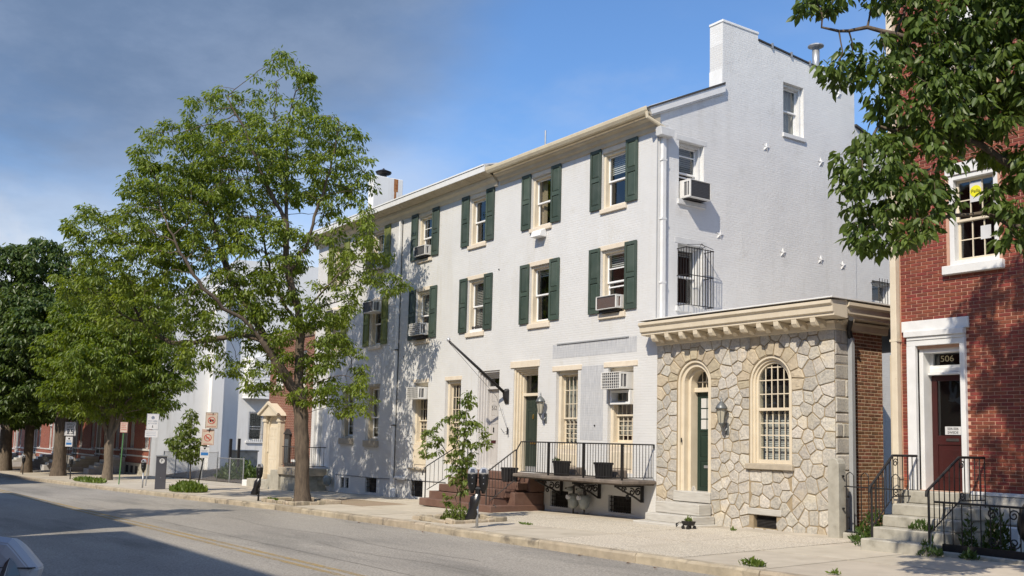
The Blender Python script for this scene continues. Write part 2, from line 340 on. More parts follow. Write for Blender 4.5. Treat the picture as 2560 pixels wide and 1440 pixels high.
M['tan_patch'] = mat('tan_brick_paving', (0.34, 0.265, 0.18), 0.95, (0.26, 0.20, 0.14), 30, 0.5, 60, vary=0.1)
M['kerb'] = mat('old_kerb_concrete', (0.43, 0.365, 0.27), 0.9, (0.30, 0.255, 0.19), 3.5, 0.6, 22, col3=(0.10, 0.088, 0.075), n3=2.2, t3=(0.56, 0.72), vary=0.12)
M['soil'] = mat('dry_soil', (0.13, 0.095, 0.06), 1.0, (0.09, 0.065, 0.04), 8, 0.6, 30)
M['crack'] = mat('old_crack_seal', (0.15, 0.14, 0.125), 0.9, (0.22, 0.205, 0.18), 6)
M['lot'] = mat('lot_asphalt', (0.16, 0.135, 0.11), 0.95, (0.12, 0.10, 0.085), 1, 0.4, 60)
M['ground'] = mat('ground_earth', (0.13, 0.13, 0.10), 1.0, (0.10, 0.11, 0.07), 0.2)
M['bark'] = mat('grey_brown_bark', (0.15, 0.115, 0.083), 0.95, (0.075, 0.058, 0.044), 5, 1.0, 26, stretch=(3, 3, 0.7))
M['bark2'] = mat('pale_bark', (0.20, 0.16, 0.12), 0.95, (0.12, 0.095, 0.07), 7, 0.8, 30, stretch=(3, 3, 0.7))
M['leaf1'] = leafmat('street_tree_leaf', (0.075, 0.125, 0.018), (0.25, 0.31, 0.052), 0.42)
M['leaf2'] = leafmat('feathery_leaf', (0.07, 0.12, 0.016), (0.21, 0.27, 0.04), 0.4)
M['leaf3'] = leafmat('dark_leaf', (0.038, 0.072, 0.018), (0.115, 0.165, 0.036), 0.32)
M['leaf5'] = leafmat('glossy_leaf', (0.045, 0.085, 0.02), (0.16, 0.22, 0.05), 0.36)
M['leaf_sap'] = leafmat('sapling_leaf', (0.07, 0.115, 0.02), (0.20, 0.245, 0.055), 0.38)
M['weed'] = leafmat('weed_leaf', (0.07, 0.13, 0.02), (0.17, 0.22, 0.04), 0.35)
M['ivy'] = leafmat('ivy_leaf', (0.03, 0.065, 0.012), (0.08, 0.125, 0.025), 0.25)
M['glass'] = glassmat('window_glass')
M['glass_dark'] = glassmat('dark_glass', (0.45, 0.47, 0.47), 0.09)
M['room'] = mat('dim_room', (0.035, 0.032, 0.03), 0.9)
M['blind'] = mat('white_blind', (0.58, 0.57, 0.54), 0.8)
M['curtain'] = mat('pale_curtain', (0.48, 0.46, 0.42), 0.9, (0.40, 0.38, 0.34), 12, stretch=(1, 1, 0.05))
M['grey_blind'] = mat('taupe_blind', (0.34, 0.31, 0.28), 0.9)
M['tan_curtain'] = mat('tan_curtain', (0.34, 0.26, 0.17), 0.9)
M['ac'] = mat('ac_casing', (0.70, 0.69, 0.66), 0.5, (0.62, 0.61, 0.58), 5, col3=(0.45, 0.41, 0.35), n3=6, t3=(0.65, 0.85))
M['ac_dark'] = mat('ac_coil', (0.10, 0.10, 0.105), 0.6, (0.16, 0.16, 0.16), 60)
M['ac_rust'] = mat('ac_rust_grille', (0.17, 0.10, 0.08), 0.7)
M['brass'] = mat('brass', (0.50, 0.34, 0.10), 0.3, metal=0.9)
M['pewter'] = mat('pewter_lamp_metal', (0.20, 0.21, 0.21), 0.45, (0.13, 0.14, 0.14), 12, metal=0.5)
M['lamp_glass'] = mat('frosted_lamp_glass', (0.42, 0.39, 0.31), 0.25, spec=0.7)
M['sign_white'] = mat('sign_white', (0.62, 0.62, 0.63), 0.5, (0.55, 0.55, 0.56), 3)
M['sign_faded'] = mat('sign_faded', (0.56, 0.48, 0.40), 0.6, (0.48, 0.40, 0.33), 3)
M['sign_black'] = mat('sign_black_print', (0.015, 0.015, 0.016), 0.5)
M['sign_red'] = mat('sign_red_print', (0.42, 0.055, 0.04), 0.5)
M['sign_fadered'] = mat('sign_faded_red_print', (0.40, 0.17, 0.13), 0.5)
M['sign_blue'] = mat('sign_blue_print', (0.03, 0.16, 0.42), 0.5)
M['sign_navy'] = mat('sign_grey_blue_print', (0.16, 0.20, 0.28), 0.5)
M['yellow_sticker'] = mat('yellow_sticker', (0.72, 0.68, 0.02), 0.5)
M['gold_print'] = mat('gold_leaf_numerals', (0.62, 0.54, 0.34), 0.4)
M['kiosk'] = mat('charcoal_kiosk_paint', (0.075, 0.075, 0.09), 0.5, (0.065, 0.065, 0.078), 3)
M['meter'] = mat('black_meter_housing', (0.010, 0.010, 0.011), 0.4)
M['chrome'] = mat('meter_dome', (0.55, 0.56, 0.58), 0.2, metal=0.4)
M['meterglass'] = mat('meter_window', (0.06, 0.06, 0.065), 0.12, spec=0.8)
M['green_post'] = mat('green_sign_post', (0.08, 0.20, 0.07), 0.6)
M['gas'] = mat('grey_gas_meter', (0.30, 0.32, 0.31), 0.5, (0.24, 0.26, 0.25), 10)
M['car_paint'] = mat('silver_car_paint', (0.38, 0.395, 0.43), 0.38, metal=0.2, spec=0.5)
M['car_black'] = mat('black_trim_plastic', (0.02, 0.02, 0.022), 0.5)
M['car_lens'] = mat('grey_lens', (0.11, 0.105, 0.10), 0.08, spec=0.9, metal=0.4)
M['rubber'] = mat('tyre_rubber', (0.014, 0.014, 0.014), 0.8)
M['rust'] = mat('rust_stain', (0.26, 0.085, 0.025), 0.9, (0.42, 0.20, 0.08), 8)
M['dead_leaf'] = mat('dead_leaf', (0.30, 0.13, 0.05), 0.9)
M['paver_yellow'] = None
def linemat():
    m = bpy.data.materials.new('worn_yellow_paint'); m.use_nodes = True; nt = m.node_tree; N = nt.nodes; L = nt.links.new
    p = N['Principled BSDF']; p.inputs['Base Color'].default_value = (0.43, 0.31, 0.13, 1); p.inputs['Roughness'].default_value = 0.85
    geo = N.new('ShaderNodeNewGeometry'); n1 = N.new('ShaderNodeTexNoise'); n1.inputs['Scale'].default_value = 9; n1.inputs['Detail'].default_value = 8; n1.inputs['Roughness'].default_value = 0.7; L(geo.outputs['Position'], n1.inputs['Vector'])
    n2 = N.new('ShaderNodeTexNoise'); n2.inputs['Scale'].default_value = 0.5; L(geo.outputs['Position'], n2.inputs['Vector'])
    ad = N.new('ShaderNodeMath'); ad.operation = 'MULTIPLY_ADD'; L(n2.outputs[0], ad.inputs[0]); ad.inputs[1].default_value = 0.5; L(n1.outputs[0], ad.inputs[2])
    r = N.new('ShaderNodeMapRange'); r.inputs[1].default_value = 0.62; r.inputs[2].default_value = 0.82; r.inputs[3].default_value = 0.10; r.inputs[4].default_value = 0.72; L(ad.outputs[0], r.inputs[0])
    L(r.outputs[0], p.inputs['Alpha']); return m
M['paver_yellow'] = linemat()
# ---------------------------------------------------------------- ground, road, pavement
def yc(x): return float(np.interp(x, [-120, -49, -28, -17, -10.7, -3.5, 0, 4, 7, 40], [-8.0, -6.3, -5.6, -5.05, -4.7, -4.7, -4.85, -4.95, -5.1, -5.3]))
YN = -17.2
def sheet(name, xs, ys, fz, m):
    vs = [(x, y, fz(x, y)) for y in ys for x in xs]; n = len(xs)
    fs = [(j*n+i, j*n+i+1, (j+1)*n+i+1, (j+1)*n+i) for j in range(len(ys)-1) for i in range(n-1)]
    mb = MB(); mb.v = vs; mb.f = fs
    return tag(mb.build(name, m, normals=False), kind='structure')
sheet('ground', [-900, -300, -130, 60, 150, 500], [-500, -60, -20, 0.4, 60, 700], lambda x, y: 0.018*max(min(x, 60), -130) - 1.0 - (2.0 if abs(y) > 50 else 0), M['ground'])
sheet('road', [-130 + 2.0*i for i in range(96)], [YN, -13, -9.25, -4.4], zr, M['asphalt'])
line_root = thing('road_marking', 'faded double yellow line along the middle of the road', 'road marking', (0, -9.25, zr(0, -9.25)))
for y0 in (-9.42, -9.2):
    mb = MB()
    for i in range(75):
        a = -100 + 2*i; b = a + 2
        mb.add([(a, y0, zr(a, y0)+.004), (b, y0, zr(b, y0)+.004), (b, y0+.11, zr(b, y0+.11)+.004), (a, y0+.11, zr(a, y0+.11)+.004)], [(0, 1, 2, 3)])
    mb.build('stripe', M['paver_yellow'], line_root, normals=False)
for k_, (x0_, x1_, y0_, w_) in enumerate(((-60, 20, -8.55, .018), (-9, 3.2, -6.9, .014), (-1.5, 9, -7.7, .012))):
    mb = MB(); n_ = 60; r2 = random.Random(k_)
    P_ = [(x0_+(x1_-x0_)*i/n_, y0_+r2.uniform(-.02, .02)+.12*math.sin(i*.21+k_)*(0 if k_ == 0 else 1)) for i in range(n_+1)]
    for (xa, ya), (xb, yb) in zip(P_[:-1], P_[1:]): mb.add([(xa, ya, zr(xa, ya)+.003), (xb, yb, zr(xb, yb)+.003), (xb, yb+w_, zr(xb, yb+w_)+.003), (xa, ya+w_, zr(xa, ya+w_)+.003)], [(0, 1, 2, 3)])
    mb.build('crack_seal', M['crack'], bpy.data.objects['road'], normals=False)
sheet('sidewalk', [-130 + 2.0*i for i in range(86)], [-4.2, -2, 0.4], lambda x, y: zs(x, y) - 0.06, M['soil'])
bed = bpy.data.objects['sidewalk']
# pavement slabs, each its own piece
def slab(x0, x1, y0, y1, m, dz=0.0, name='slab', y0b=None):
    g = 0.015; e = rnd.uniform(-0.004, 0.004) + dz
    mb = MB(); ya = y0 if y0b is None else None
    f = lambda x, y: zs(x, y) + e
    if y0b is None: mb.slab(x0+g, x1-g, y0+g, y1-g, f, 0.09)
    else:
        P = [(x0+g, y0+g), (x1-g, y0b+g), (x1-g, y1-g), (x0+g, y1-g)]
        mb.add([(x, y, f(x, y)-.09) for x, y in P] + [(x, y, f(x, y)) for x, y in P], [(0,3,2,1),(4,5,6,7),(0,1,5,4),(1,2,6,5),(2,3,7,6),(3,0,4,7)])
    return mb.build(name, m, bed)
PITS = [(-12.6, -10.1, -4.45, -3.05), (-3.5, -1.75, -4.3, -2.95)]
def pit_hit(x0, x1, y0, y1): return [p for p in PITS if x0 < p[1]-.01 and x1 > p[0]+.01 and y0 < p[3]-.01 and y1 > p[2]+.01]
xe = [-60, -57, -54, -51, -48, -45, -42.2, -39.5, -36.8, -34, -31.2, -28.5, -26, -23.8, -21.9, -20, -18.1, -16.3, -14.4, -12.6, -11.4, -10.1, -8.6, -7.1, -5.3, -3.5, -1.75, .2, 2.1, 4.05, 5.75, 7.4, 9.1, 10.9, 12.8, 14.8]
for i in range(len(xe)-1):
    a, b = xe[i], xe[i+1]; xm = (a+b)/2
    ka, kb = yc(a)+.17, yc(b)+.17
    inner = M['aggregate'] if -3.6 < xm < 5.8 else M['concrete_walk']
    rows = [(-3.05, -1.55), (-1.55, -.55), (-.55, 0.0)]
    if -13 < xm < -8.5: mm = [M['tan_patch'], M['concrete_walk'], M['concrete_walk']]
    elif xm < -13: mm = [M['concrete_walk']]*3
    else: mm = [inner, inner, M['concrete_walk']]
    if pit_hit(a, b, ka, -3.05):
        slab(a, b, ka, -4.3 if xm > -5 else -4.45, M['concrete_walk'], y0b=kb) if min(-4.3, -4.45) > max(ka, kb)+.03 else None
    else:
        slab(a, b, ka, -3.05, M['concrete_walk'] if not (1.5 < xm < 5.8) else M['aggregate'], y0b=kb)
    for (y0, y1), m in zip(rows, mm): slab(a, b, y0, y1, m)
for p in PITS:
    f = lambda x, y: zs(x, y) - 0.01
    mb = MB().slab(p[0], p[1], p[2], p[3], f, .06)
    s = mb.build('tree_pit_soil', M['soil'], bed)
def edging(root, pts, n):
    for i in range(n):
        t = (i+.5)/n*(len(pts)-1); k = min(int(t), len(pts)-2); u = t-k
        x = pts[k][0]*(1-u)+pts[k+1][0]*u; y = pts[k][1]*(1-u)+pts[k+1][1]*u
        L = math.hypot(pts[k+1][0]-pts[k][0], pts[k+1][1]-pts[k][1]); ang = math.atan2(pts[k+1][1]-pts[k][1], pts[k+1][0]-pts[k][0])
        w = rnd.uniform(.11, .15)*L/ max(L, .1); hh = rnd.uniform(.05, .11)
        def mk():
            mb = MB().box(-.14, .14, -.06, .06, -.06, .06)
            return mb.build('edging_stone', M['kerb'], None, bevel=.02)
        if 'edge' not in MESHES:
            o = mk(); MESHES['edge'] = o.data; bpy.data.objects.remove(o)
        o = piece('edging_stone', MESHES['edge'], root, (x, y, zs(x, y)+hh-.055), (rnd.uniform(-.1, .1), rnd.uniform(-.06, .06), ang+rnd.uniform(-.15, .15)))
        o.scale = (rnd.uniform(.8, 1.25), 1, 1)
for p, nm in ((PITS[0], 'old stone edging around the pit of the big street tree'), (PITS[1], 'old stone edging around the sapling pit by the kerb')):
    r = thing('tree_pit_edging', nm, 'edging', ((p[0]+p[1])/2, (p[2]+p[3])/2, zs((p[0]+p[1])/2, -3.6)))
    edging(r, [(p[0], p[3]), (p[0], p[2]+.05), (p[1], p[2]+.05), (p[1], p[3])], 18)
    edging(r, [(p[0]+.3, p[3]), (p[1], p[3])], 6)
# kerb stones
kerb = thing("kerb", None, None); kerb["kind"] = "structure"
x = -95.0
while x < 26:
    L = rnd.uniform(1.9, 2.7) if x > -30 else 3.5
    a, b = x, x+L-.012; ya, yb = yc(a), yc(b); n = 8 if x > -25 else 2
    mb = MB(); vs = []; fs = []
    jt = rnd.uniform(-.012, .008); big = x > -30
    for i in range(n+1):
        X = a+(b-a)*i/n; Y = ya+(yb-ya)*i/n; zt = zs(X, Y)+jt; jr = (lambda s: rnd.uniform(-s, s) if big else 0)
        vs += [(X, Y+jr(.006), zr(X, Y)-.12), (X, Y+.004+jr(.012), zt-.035+jr(.012)), (X, Y+.03+jr(.012), zt+jr(.006)), (X, Y+.165, zt+.002), (X, Y+.165, zt-.25)]
    for i in range(n):
        for k in range(4): fs.append((i*5+k, (i+1)*5+k, (i+1)*5+k+1, i*5+k+1))
    fs += [(0, 1, 2, 3, 4), tuple(n*5+k for k in (4, 3, 2, 1, 0))]
    mb.v = vs; mb.f = fs; mb.build('kerb_stone', M['kerb'], kerb)
    x += L
# near side: kerb and pavement behind the camera
mb = MB()
for i in range(60):
    a = -90+2*i; mb.slab(a, a+2, YN-.18, YN, lambda x, y: zr(x, y)+.15, .3)
mb.build('kerb_stone', M['kerb'], kerb)
sheet('near_sidewalk', [-100 + 10*i for i in range(16)], [-23, YN-.1], lambda x, y: zr(x, y)+.14, M['concrete_walk'])
# vacant lot and ground behind the houses
sheet('parking_lot', [-42.3, -36, -30, -23.5], [0.35, 2, 5, 9, 20, 45], lambda x, y: .018*x + .125*min(y, 6) + .02*max(y-6, 0) - .045, M['lot'])
sheet('yard', [-24, -10, 0, 20], [2.0, 10, 40], lambda x, y: .018*x - .05, M['ground'])

# ---------------------------------------------------------------- openings, windows, doors
def wall_holes(mb, s0, s1, z0, z1, holes, th, top=None):
    """vertical wall in (s, d, z) with rectangular holes; th is its depth"""
    ss = sorted({s0, s1, *[h[0] for h in holes], *[h[1] for h in holes]}); zz = sorted({z0, z1, *[h[2] for h in holes], *[h[3] for h in holes]})
    ss = [s for s in ss if s0 <= s <= s1]; zz = [z for z in zz if z0 <= z <= z1]
    solid = lambda i, j: 0 <= i < len(ss)-1 and 0 <= j < len(zz)-1 and not any(h[0] <= ss[i]+1e-6 and h[1] >= ss[i+1]-1e-6 and h[2] <= zz[j]+1e-6 and h[3] >= zz[j+1]-1e-6 for h in holes)
    for i in range(len(ss)-1):
        for j in range(len(zz)-1):
            if not solid(i, j): continue
            a, b, c, d = ss[i], ss[i+1], zz[j], zz[j+1]
            mb.add([(a,0,c),(b,0,c),(b,0,d),(a,0,d)], [(0,1,2,3)])
            mb.add([(a,th,c),(b,th,c),(b,th,d),(a,th,d)], [(3,2,1,0)])
            if not solid(i-1, j): mb.add([(a,0,c),(a,0,d),(a,th,d),(a,th,c)], [(0,1,2,3)])
            if not solid(i+1, j): mb.add([(b,0,c),(b,0,d),(b,th,d),(b,th,c)], [(3,2,1,0)])
            if not solid(i, j-1): mb.add([(a,0,c),(b,0,c),(b,th,c),(a,th,c)], [(3,2,1,0)])
            if not solid(i, j+1): mb.add([(a,0,d),(b,0,d),(b,th,d),(a,th,d)], [(0,1,2,3)])
    return mb
def frame(mb, s0, s1, z0, z1, w, d0, d1, bottom=True, wb=None):
    mb.box(s0, s0+w, d0, d1, z0, z1); mb.box(s1-w, s1, d0, d1, z0, z1)
    mb.box(s0+w, s1-w, d0, d1, z1-w, z1)
    if bottom: mb.box(s0+w, s1-w, d0, d1, z0, z0+(wb or w))
    return mb
def panes(T, s0, s1, z0, z1, nx, ny, d, m, parent, mw_=.018, mm=None):
    """glazing bars and panes: every pane its own piece"""
    if nx*ny > 1:
        mb = MB(T)
        for i in range(1, nx): x = s0+(s1-s0)*i/nx; mb.box(x-mw_/2, x+mw_/2, d-.012, d+.012, z0, z1)
        for j in range(1, ny): z = z0+(z1-z0)*j/ny; mb.box(s0, s1, d-.0105, d+.0105, z-mw_/2, z+mw_/2)
        mb.build('glazing_bars', mm or M['vinyl'], parent)
    for i in range(nx):
        for j in range(ny):
            a, b = s0+(s1-s0)*i/nx, s0+(s1-s0)*(i+1)/nx; c, e = z0+(z1-z0)*j/ny, z0+(z1-z0)*(j+1)/ny
            h = rnd.uniform(-.002, .002)
            MB(T).add([(a,d+h,c),(b,d-h,c),(b,d-h,e),(a,d+h,e)], [(0,1,2,3)]).build('pane', m, parent, normals=False)
def window(parent, T, s0, s1, z0, z1, upper=(1, 1), lower=(1, 1), split=.5, casing='cream', sash='vinyl', sill=(.08, .11, .07), lintel=None, depth=.16, blind=None, cover=.5, cw=.07, sillm='cream_stone', room=True, trans=0, glass='glass', label=None, extra_rail=None):
    w = frame(MB(T), s0, s1, z0, z1, cw, depth-.10, depth+.12).build('window', M[casing], parent, bevel=.006)
    if label: w['label'] = label
    a, b, c, e = s0+cw, s1-cw, z0+cw, z1-cw
    zm = c+(e-c)*split; fwd = .042
    frame(MB(T), a, b, zm-.02, e, fwd, depth, depth+.035).build('sash', M[sash], w, bevel=.003)
    frame(MB(T), a, b, c, zm+.02, fwd, depth+.04, depth+.075, wb=.06).build('sash', M[sash], w, bevel=.003)
    panes(T, a+fwd, b-fwd, zm-.02+fwd, e-fwd, *upper, depth+.018, M[glass], w, mm=M[sash])
    panes(T, a+fwd, b-fwd, c+.06, zm+.02-fwd, *lower, depth+.058, M[glass], w, mm=M[sash])
    if extra_rail:
        for z in extra_rail: MB(T).box(a+fwd, b-fwd, depth-.004, depth+.03, z-.015, z+.015).build('screen_rail', M[sash], w)
    if sill:
        o, h, sd_ = sill
        MB(T).box(s0-o, s1+o, -sd_, depth-.005, z0-h, z0-.002).build('sill', M[sillm], w, bevel=.008)
    if lintel:
        o, h = lintel
        MB(T).box(s0-o, s1+o, -.006, .1, z1+.002, z1+h).build('lintel', M[sillm], w, bevel=.004)
    if room:
        mb = MB(T)
        mb.add([(s0,.32,z0),(s1,.32,z0),(s1,.32,z1),(s0,.32,z1),(s0-.3,1.3,z0-.1),(s1+.3,1.3,z0-.1),(s1+.3,1.3,z1+.1),(s0-.3,1.3,z1+.1)], [(4,5,6,7),(0,1,5,4),(1,2,6,5),(2,3,7,6),(3,0,4,7)])
        mb.build('room_interior', M['room'], w, normals=False)
    if blind:
        zb = e-(e-c)*cover; mb = MB(T); n = 14
        if blind in ('curtain', 'tan_curtain'):
            vs = []; fs = []
            for k in range(n+1):
                x = a+(b-a)*k/n; dd = depth+.15+.025*math.sin(k*2.1)
                vs += [(x, dd, zb), (x, dd, e)]
            fs = [(2*k, 2*k+2, 2*k+3, 2*k+1) for k in range(n)]
            if blind == 'tan_curtain': fs = fs[:4]+fs[-4:]
            mb.add(vs, fs)
        else:
            ns = max(3, int((e-zb)/.05))
            for k in range(ns):
                z = e-(k+.5)*(e-zb)/ns; mb.add([(a, depth+.125, z-.022), (b, depth+.125, z-.022), (b, depth+.15, z+.022), (a, depth+.15, z+.022)], [(0, 1, 2, 3)])
        mb.build('curtain' if 'curtain' in blind else 'blind', M[blind], w, normals=False)
    return w
def shutter(parent, T, s0, s1, z0, z1, m, y=-.055, mid=.5):
    mb = MB(T); st = .065; zm = z0+(z1-z0)*mid
    mb.box(s0, s0+st, y, -.015, z0, z1); mb.box(s1-st, s1, y, -.015, z0, z1)
    for a, b in ((z0, z0+.12), (zm-.055, zm+.055), (z1-.09, z1)): mb.box(s0+st, s1-st, y+.001, -.016, a, b)
    sh = mb.build('shutter', M[m], parent, bevel=.004)
    for a, b in ((z0+.12, zm-.055), (zm+.055, z1-.09)):
        p = MB(T); i = .035
        p.add([(s0+st, y+.028, a), (s1-st, y+.028, a), (s1-st, y+.028, b), (s0+st, y+.028, b), (s0+st+i, y+.010, a+i), (s1-st-i, y+.010, a+i), (s1-st-i, y+.010, b-i), (s0+st+i, y+.010, b-i)], [(4,5,6,7),(0,1,5,4),(1,2,6,5),(2,3,7,6),(3,0,4,7)])
        p.build('panel', M[m], sh, normals=False)
    # hinge pins
    return sh
def ac_unit(T, s0, s1, z0, z1, proj, label, grille='ac_dark', side='ac_dark', inner=.18, tilt=.02, ribs=True, vert=False, floor=None):
    """window air conditioner: casing, rear coil behind a grille, side louvres"""
    c = T((s0+s1)/2, 0, z0); r = thing('air_conditioner', label, 'air conditioner', c, 'air conditioners in the windows')
    TT = lambda s, d, z: T(s, d, z + d*tilt)
    mb = MB(TT); th = .018
    mb.box(s0, s1, -proj, inner, z1-th, z1); mb.box(s0, s1, -proj, inner, z0, z0+th)
    for a in (s0, s1-th):   # side walls with a louvre opening
        mb.box(a, a+th, -proj, -proj+.04, z0+th, z1-th); mb.box(a, a+th, -proj*.35, inner, z0+th, z1-th)
        mb.box(a, a+th, -proj+.04, -proj*.35, z0+th, z0+.05); mb.box(a, a+th, -proj+.04, -proj*.35, z1-.05, z1-th)
        mb.box(a, a+th, -proj*.70, -proj*.64, z0+.05, z1-.05)
    mb.box(s0+th, s0+.035, -proj, -proj+.02, z0+th, z1-th); mb.box(s1-.035, s1-th, -proj, -proj+.02, z0+th, z1-th)
    mb.build('casing', M['ac'], r, bevel=.004)
    MB(TT).box(s0+.02, s1-.02, -proj+.03, inner-.01, z0+.02, z1-.02).build('coil', M[side], r)
    g = MB(TT)
    if vert:
        n = 9
        for k in range(1, n): x = s0+(s1-s0)*k/n; g.box(x-.006, x+.006, -proj, -proj+.012, z0+.02, z1-.02)
        for k in range(1, 6): z = z0+(z1-z0)*k/6; g.box(s0+.03, s1-.03, -proj-.002, -proj+.01, z-.006, z+.006)
        g.build('grille', M['ac'], r)
    else:
        n = 12
        for k in range(1, n): z = z0+(z1-z0)*k/n; g.box(s0+.03, s1-.03, -proj+.004, -proj+.012, z-.004, z+.004)
        g.build('grille', M[grille], r)
    if floor is not None: MB(T).box(s0+.05, s1-.05, -proj*.7, .02, floor, z0-.005).build('support', M['iron'], r)
    return r
def panel_door(parent, T, s0, s1, z0, z1, d, m, rows, cols=2, th=.045, name='door', sub='panel', stile=.11):
    mb = MB(T); mb.box(s0, s1, d+.012, d+th, z0, z1)
    H = z1-z0; W_ = s1-s0; cw_ = (W_-stile*(cols+1))/cols
    mb.box(s0, s0+stile, d, d+.013, z0, z1); mb.box(s1-stile, s1, d, d+.013, z0, z1)
    if cols == 2: mb.box(s0+stile+cw_, s0+2*stile+cw_, d+.0005, d+.013, z0, z1)
    zz = [z0]+[z0+H*r for rr in rows for r in rr]+[z1]
    for k in range(0, len(zz), 2):
        for c in range(cols): a = s0+stile+c*(cw_+stile); mb.box(a, a+cw_, d+.001, d+.013, zz[k], zz[k+1])
    dr = mb.build(name, M[m], parent, bevel=.003)
    for lo, hi in rows:
        for c in range(cols):
            a = s0+stile+c*(cw_+stile); b = a+cw_; p = MB(T); i = .03; A, B = z0+H*lo, z0+H*hi
            p.add([(a,d+.013,A),(b,d+.013,A),(b,d+.013,B),(a,d+.013,B),(a+i,d+.003,A+i),(b-i,d+.003,A+i),(b-i,d+.003,B-i),(a+i,d+.003,B-i)], [(4,5,6,7),(0,1,5,4),(1,2,6,5),(2,3,7,6),(3,0,4,7)])
            p.build(sub, M[m], dr, normals=False)
    return dr
def grille(parent, T, s0, s1, z0, z1, d, nv, nh, m='iron', r=.009, name='window_grille'):
    mb = MB(T)
    for k in range(nv): x = s0+(s1-s0)*(k+.5)/nv; mb.box(x-r, x+r, d-r, d+r, z0, z1)
    for k in range(nh): z = z0+(z1-z0)*(k+.5)/nh; mb.box(s0, s1, d-r*.8-.002, d+r*.8-.002, z-r, z+r)
    return mb.build(name, M[m], parent)
def rail_run(root, p0, p1, z_low, z_top, n, r=.008, top=.016, slope=0.0, fz=None, post0=False, post1=False, name='baluster', m='iron', bot=True):
    """railing between two points: top rail, bottom rail and balusters as parts"""
    P0, P1 = Vector(p0), Vector(p1)
    P = lambda t, z: tuple(P0.lerp(P1, t)+Vector((0, 0, z)))
    MB().tube([P(0, z_top), P(1, z_top)], top, 6).build('top_rail', M[m], root)
    if bot: MB().tube([P(0, z_low), P(1, z_low)], .011, 6).build('bottom_rail', M[m], root)
    for k in range(n):
        t = (k+.5)/n; MB().tube([P(t, z_low), P(t, z_top)], r, 5).build(name, M[m], root)
# ---------------------------------------------------------------- the long white house
A = thing('white_row_house', 'long white painted brick house with dark green shutters, three storeys', 'house', (-6.25, 0, 0))
F = FR(0.0); S = SD(0.0)
COLS = [(-2.06, -1.14), (-5.08, -4.16), (-8.26, -7.34), (-11.41, -10.49)]
holes = [(a, b, 7.48, 8.92) for a, b in COLS] + [(a, b, 4.85, 6.44) for a, b in COLS]
GW = [(-1.73, -.81, 1.0, 3.52), (-3.81, -2.90, 1.0, 3.52), (-9.40, -8.50, .95, 3.48), (-11.40, -10.46, .78, 3.47)]
DOORS = [(-5.75, -4.60, .86, 3.69), (-7.57, -6.45, .90, 3.68)]
BW = [(-1.66, -.84, .07, .46), (-3.98, -3.22, .05, .46), (-11.42, -10.60, -.13, .38)]
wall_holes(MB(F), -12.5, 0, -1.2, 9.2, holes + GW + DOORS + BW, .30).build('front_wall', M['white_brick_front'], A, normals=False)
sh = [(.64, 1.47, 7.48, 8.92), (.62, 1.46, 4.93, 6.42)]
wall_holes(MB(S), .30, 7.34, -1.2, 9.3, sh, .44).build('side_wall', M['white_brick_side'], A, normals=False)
up_ = wall_holes(MB(S), 2.12, 7.34, 9.3, 11.70, [(4.37, 5.18, 9.84, 11.22)], .44)
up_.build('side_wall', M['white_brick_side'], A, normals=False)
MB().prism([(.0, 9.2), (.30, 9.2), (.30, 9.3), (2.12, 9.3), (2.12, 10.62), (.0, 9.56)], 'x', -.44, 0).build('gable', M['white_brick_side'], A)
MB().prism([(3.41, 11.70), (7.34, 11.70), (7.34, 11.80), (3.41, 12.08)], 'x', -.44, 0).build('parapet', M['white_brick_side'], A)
MB().prism([(3.41, 12.09), (7.34, 11.81), (7.34, 11.84), (3.41, 12.13)], 'x', -.46, .03).build('coping', M['dull_iron'], A)
for k in range(4):
    y = 3.9+k*.75; z = 12.09-(y-3.41)*.0712; MB().box(.0, .05, y, y+.05, z-.05, z+.08).build('coping_clip', M['steel'], A)
ch = MB().box(-.44, 0, 2.12, 3.41, 11.70, 12.24).build('chimney', M['white_brick_side'], A)
MB().box(-.46, .02, 2.10, 3.43, 12.24, 12.31).build('chimney_cap', M['white_trim'], ch, bevel=.01)
MB().box(-.44, -.004, 2.10, 2.118, 10.2, 11.05).build('flashing', M['white_trim'], ch)
MB().box(-.44, -.001, 2.119, 2.14, 11.05, 11.7).build('chimney_face', M['white_brick_front'], ch)
pz = 11.93
vp_ = MB().lathe((-.35, 6.15, pz-.2), [(.10, 0), (.10, 1.0)], 12).build('vent_pipe', M['steel'], A, smooth_=True)
MB().lathe((-.35, 6.15, pz+.76), [(.1, 0), (.22, .03), (.22, .06), (.06, .13)], 12).build('vent_cap', M['steel'], vp_)
MB().prism([(5.75, 11.8), (6.55, 11.75), (6.15, 12.12)], 'x', -.6, -.1).build('vent_base', M['white_trim'], vp_)
# rear wing
wall_holes(MB(SD(-.02)), 7.34, 12.5, -1.2, 10.0, [(8.05, 8.95, 5.3, 6.38)], .3).build('rear_wall', M['white_brick_side'], A, normals=False)
MB().prism([(7.34, 10.0), (12.5, 10.0), (12.5, 9.2), (7.34, 10.62)], 'x', -.32, -.02).build('rear_gable', M['white_brick_side'], A)
MB().prism([(7.36, 10.62), (12.6, 9.20), (12.6, 9.25), (7.36, 10.68)], 'x', -6, .05).build('rear_roof', M['shingle'], A)
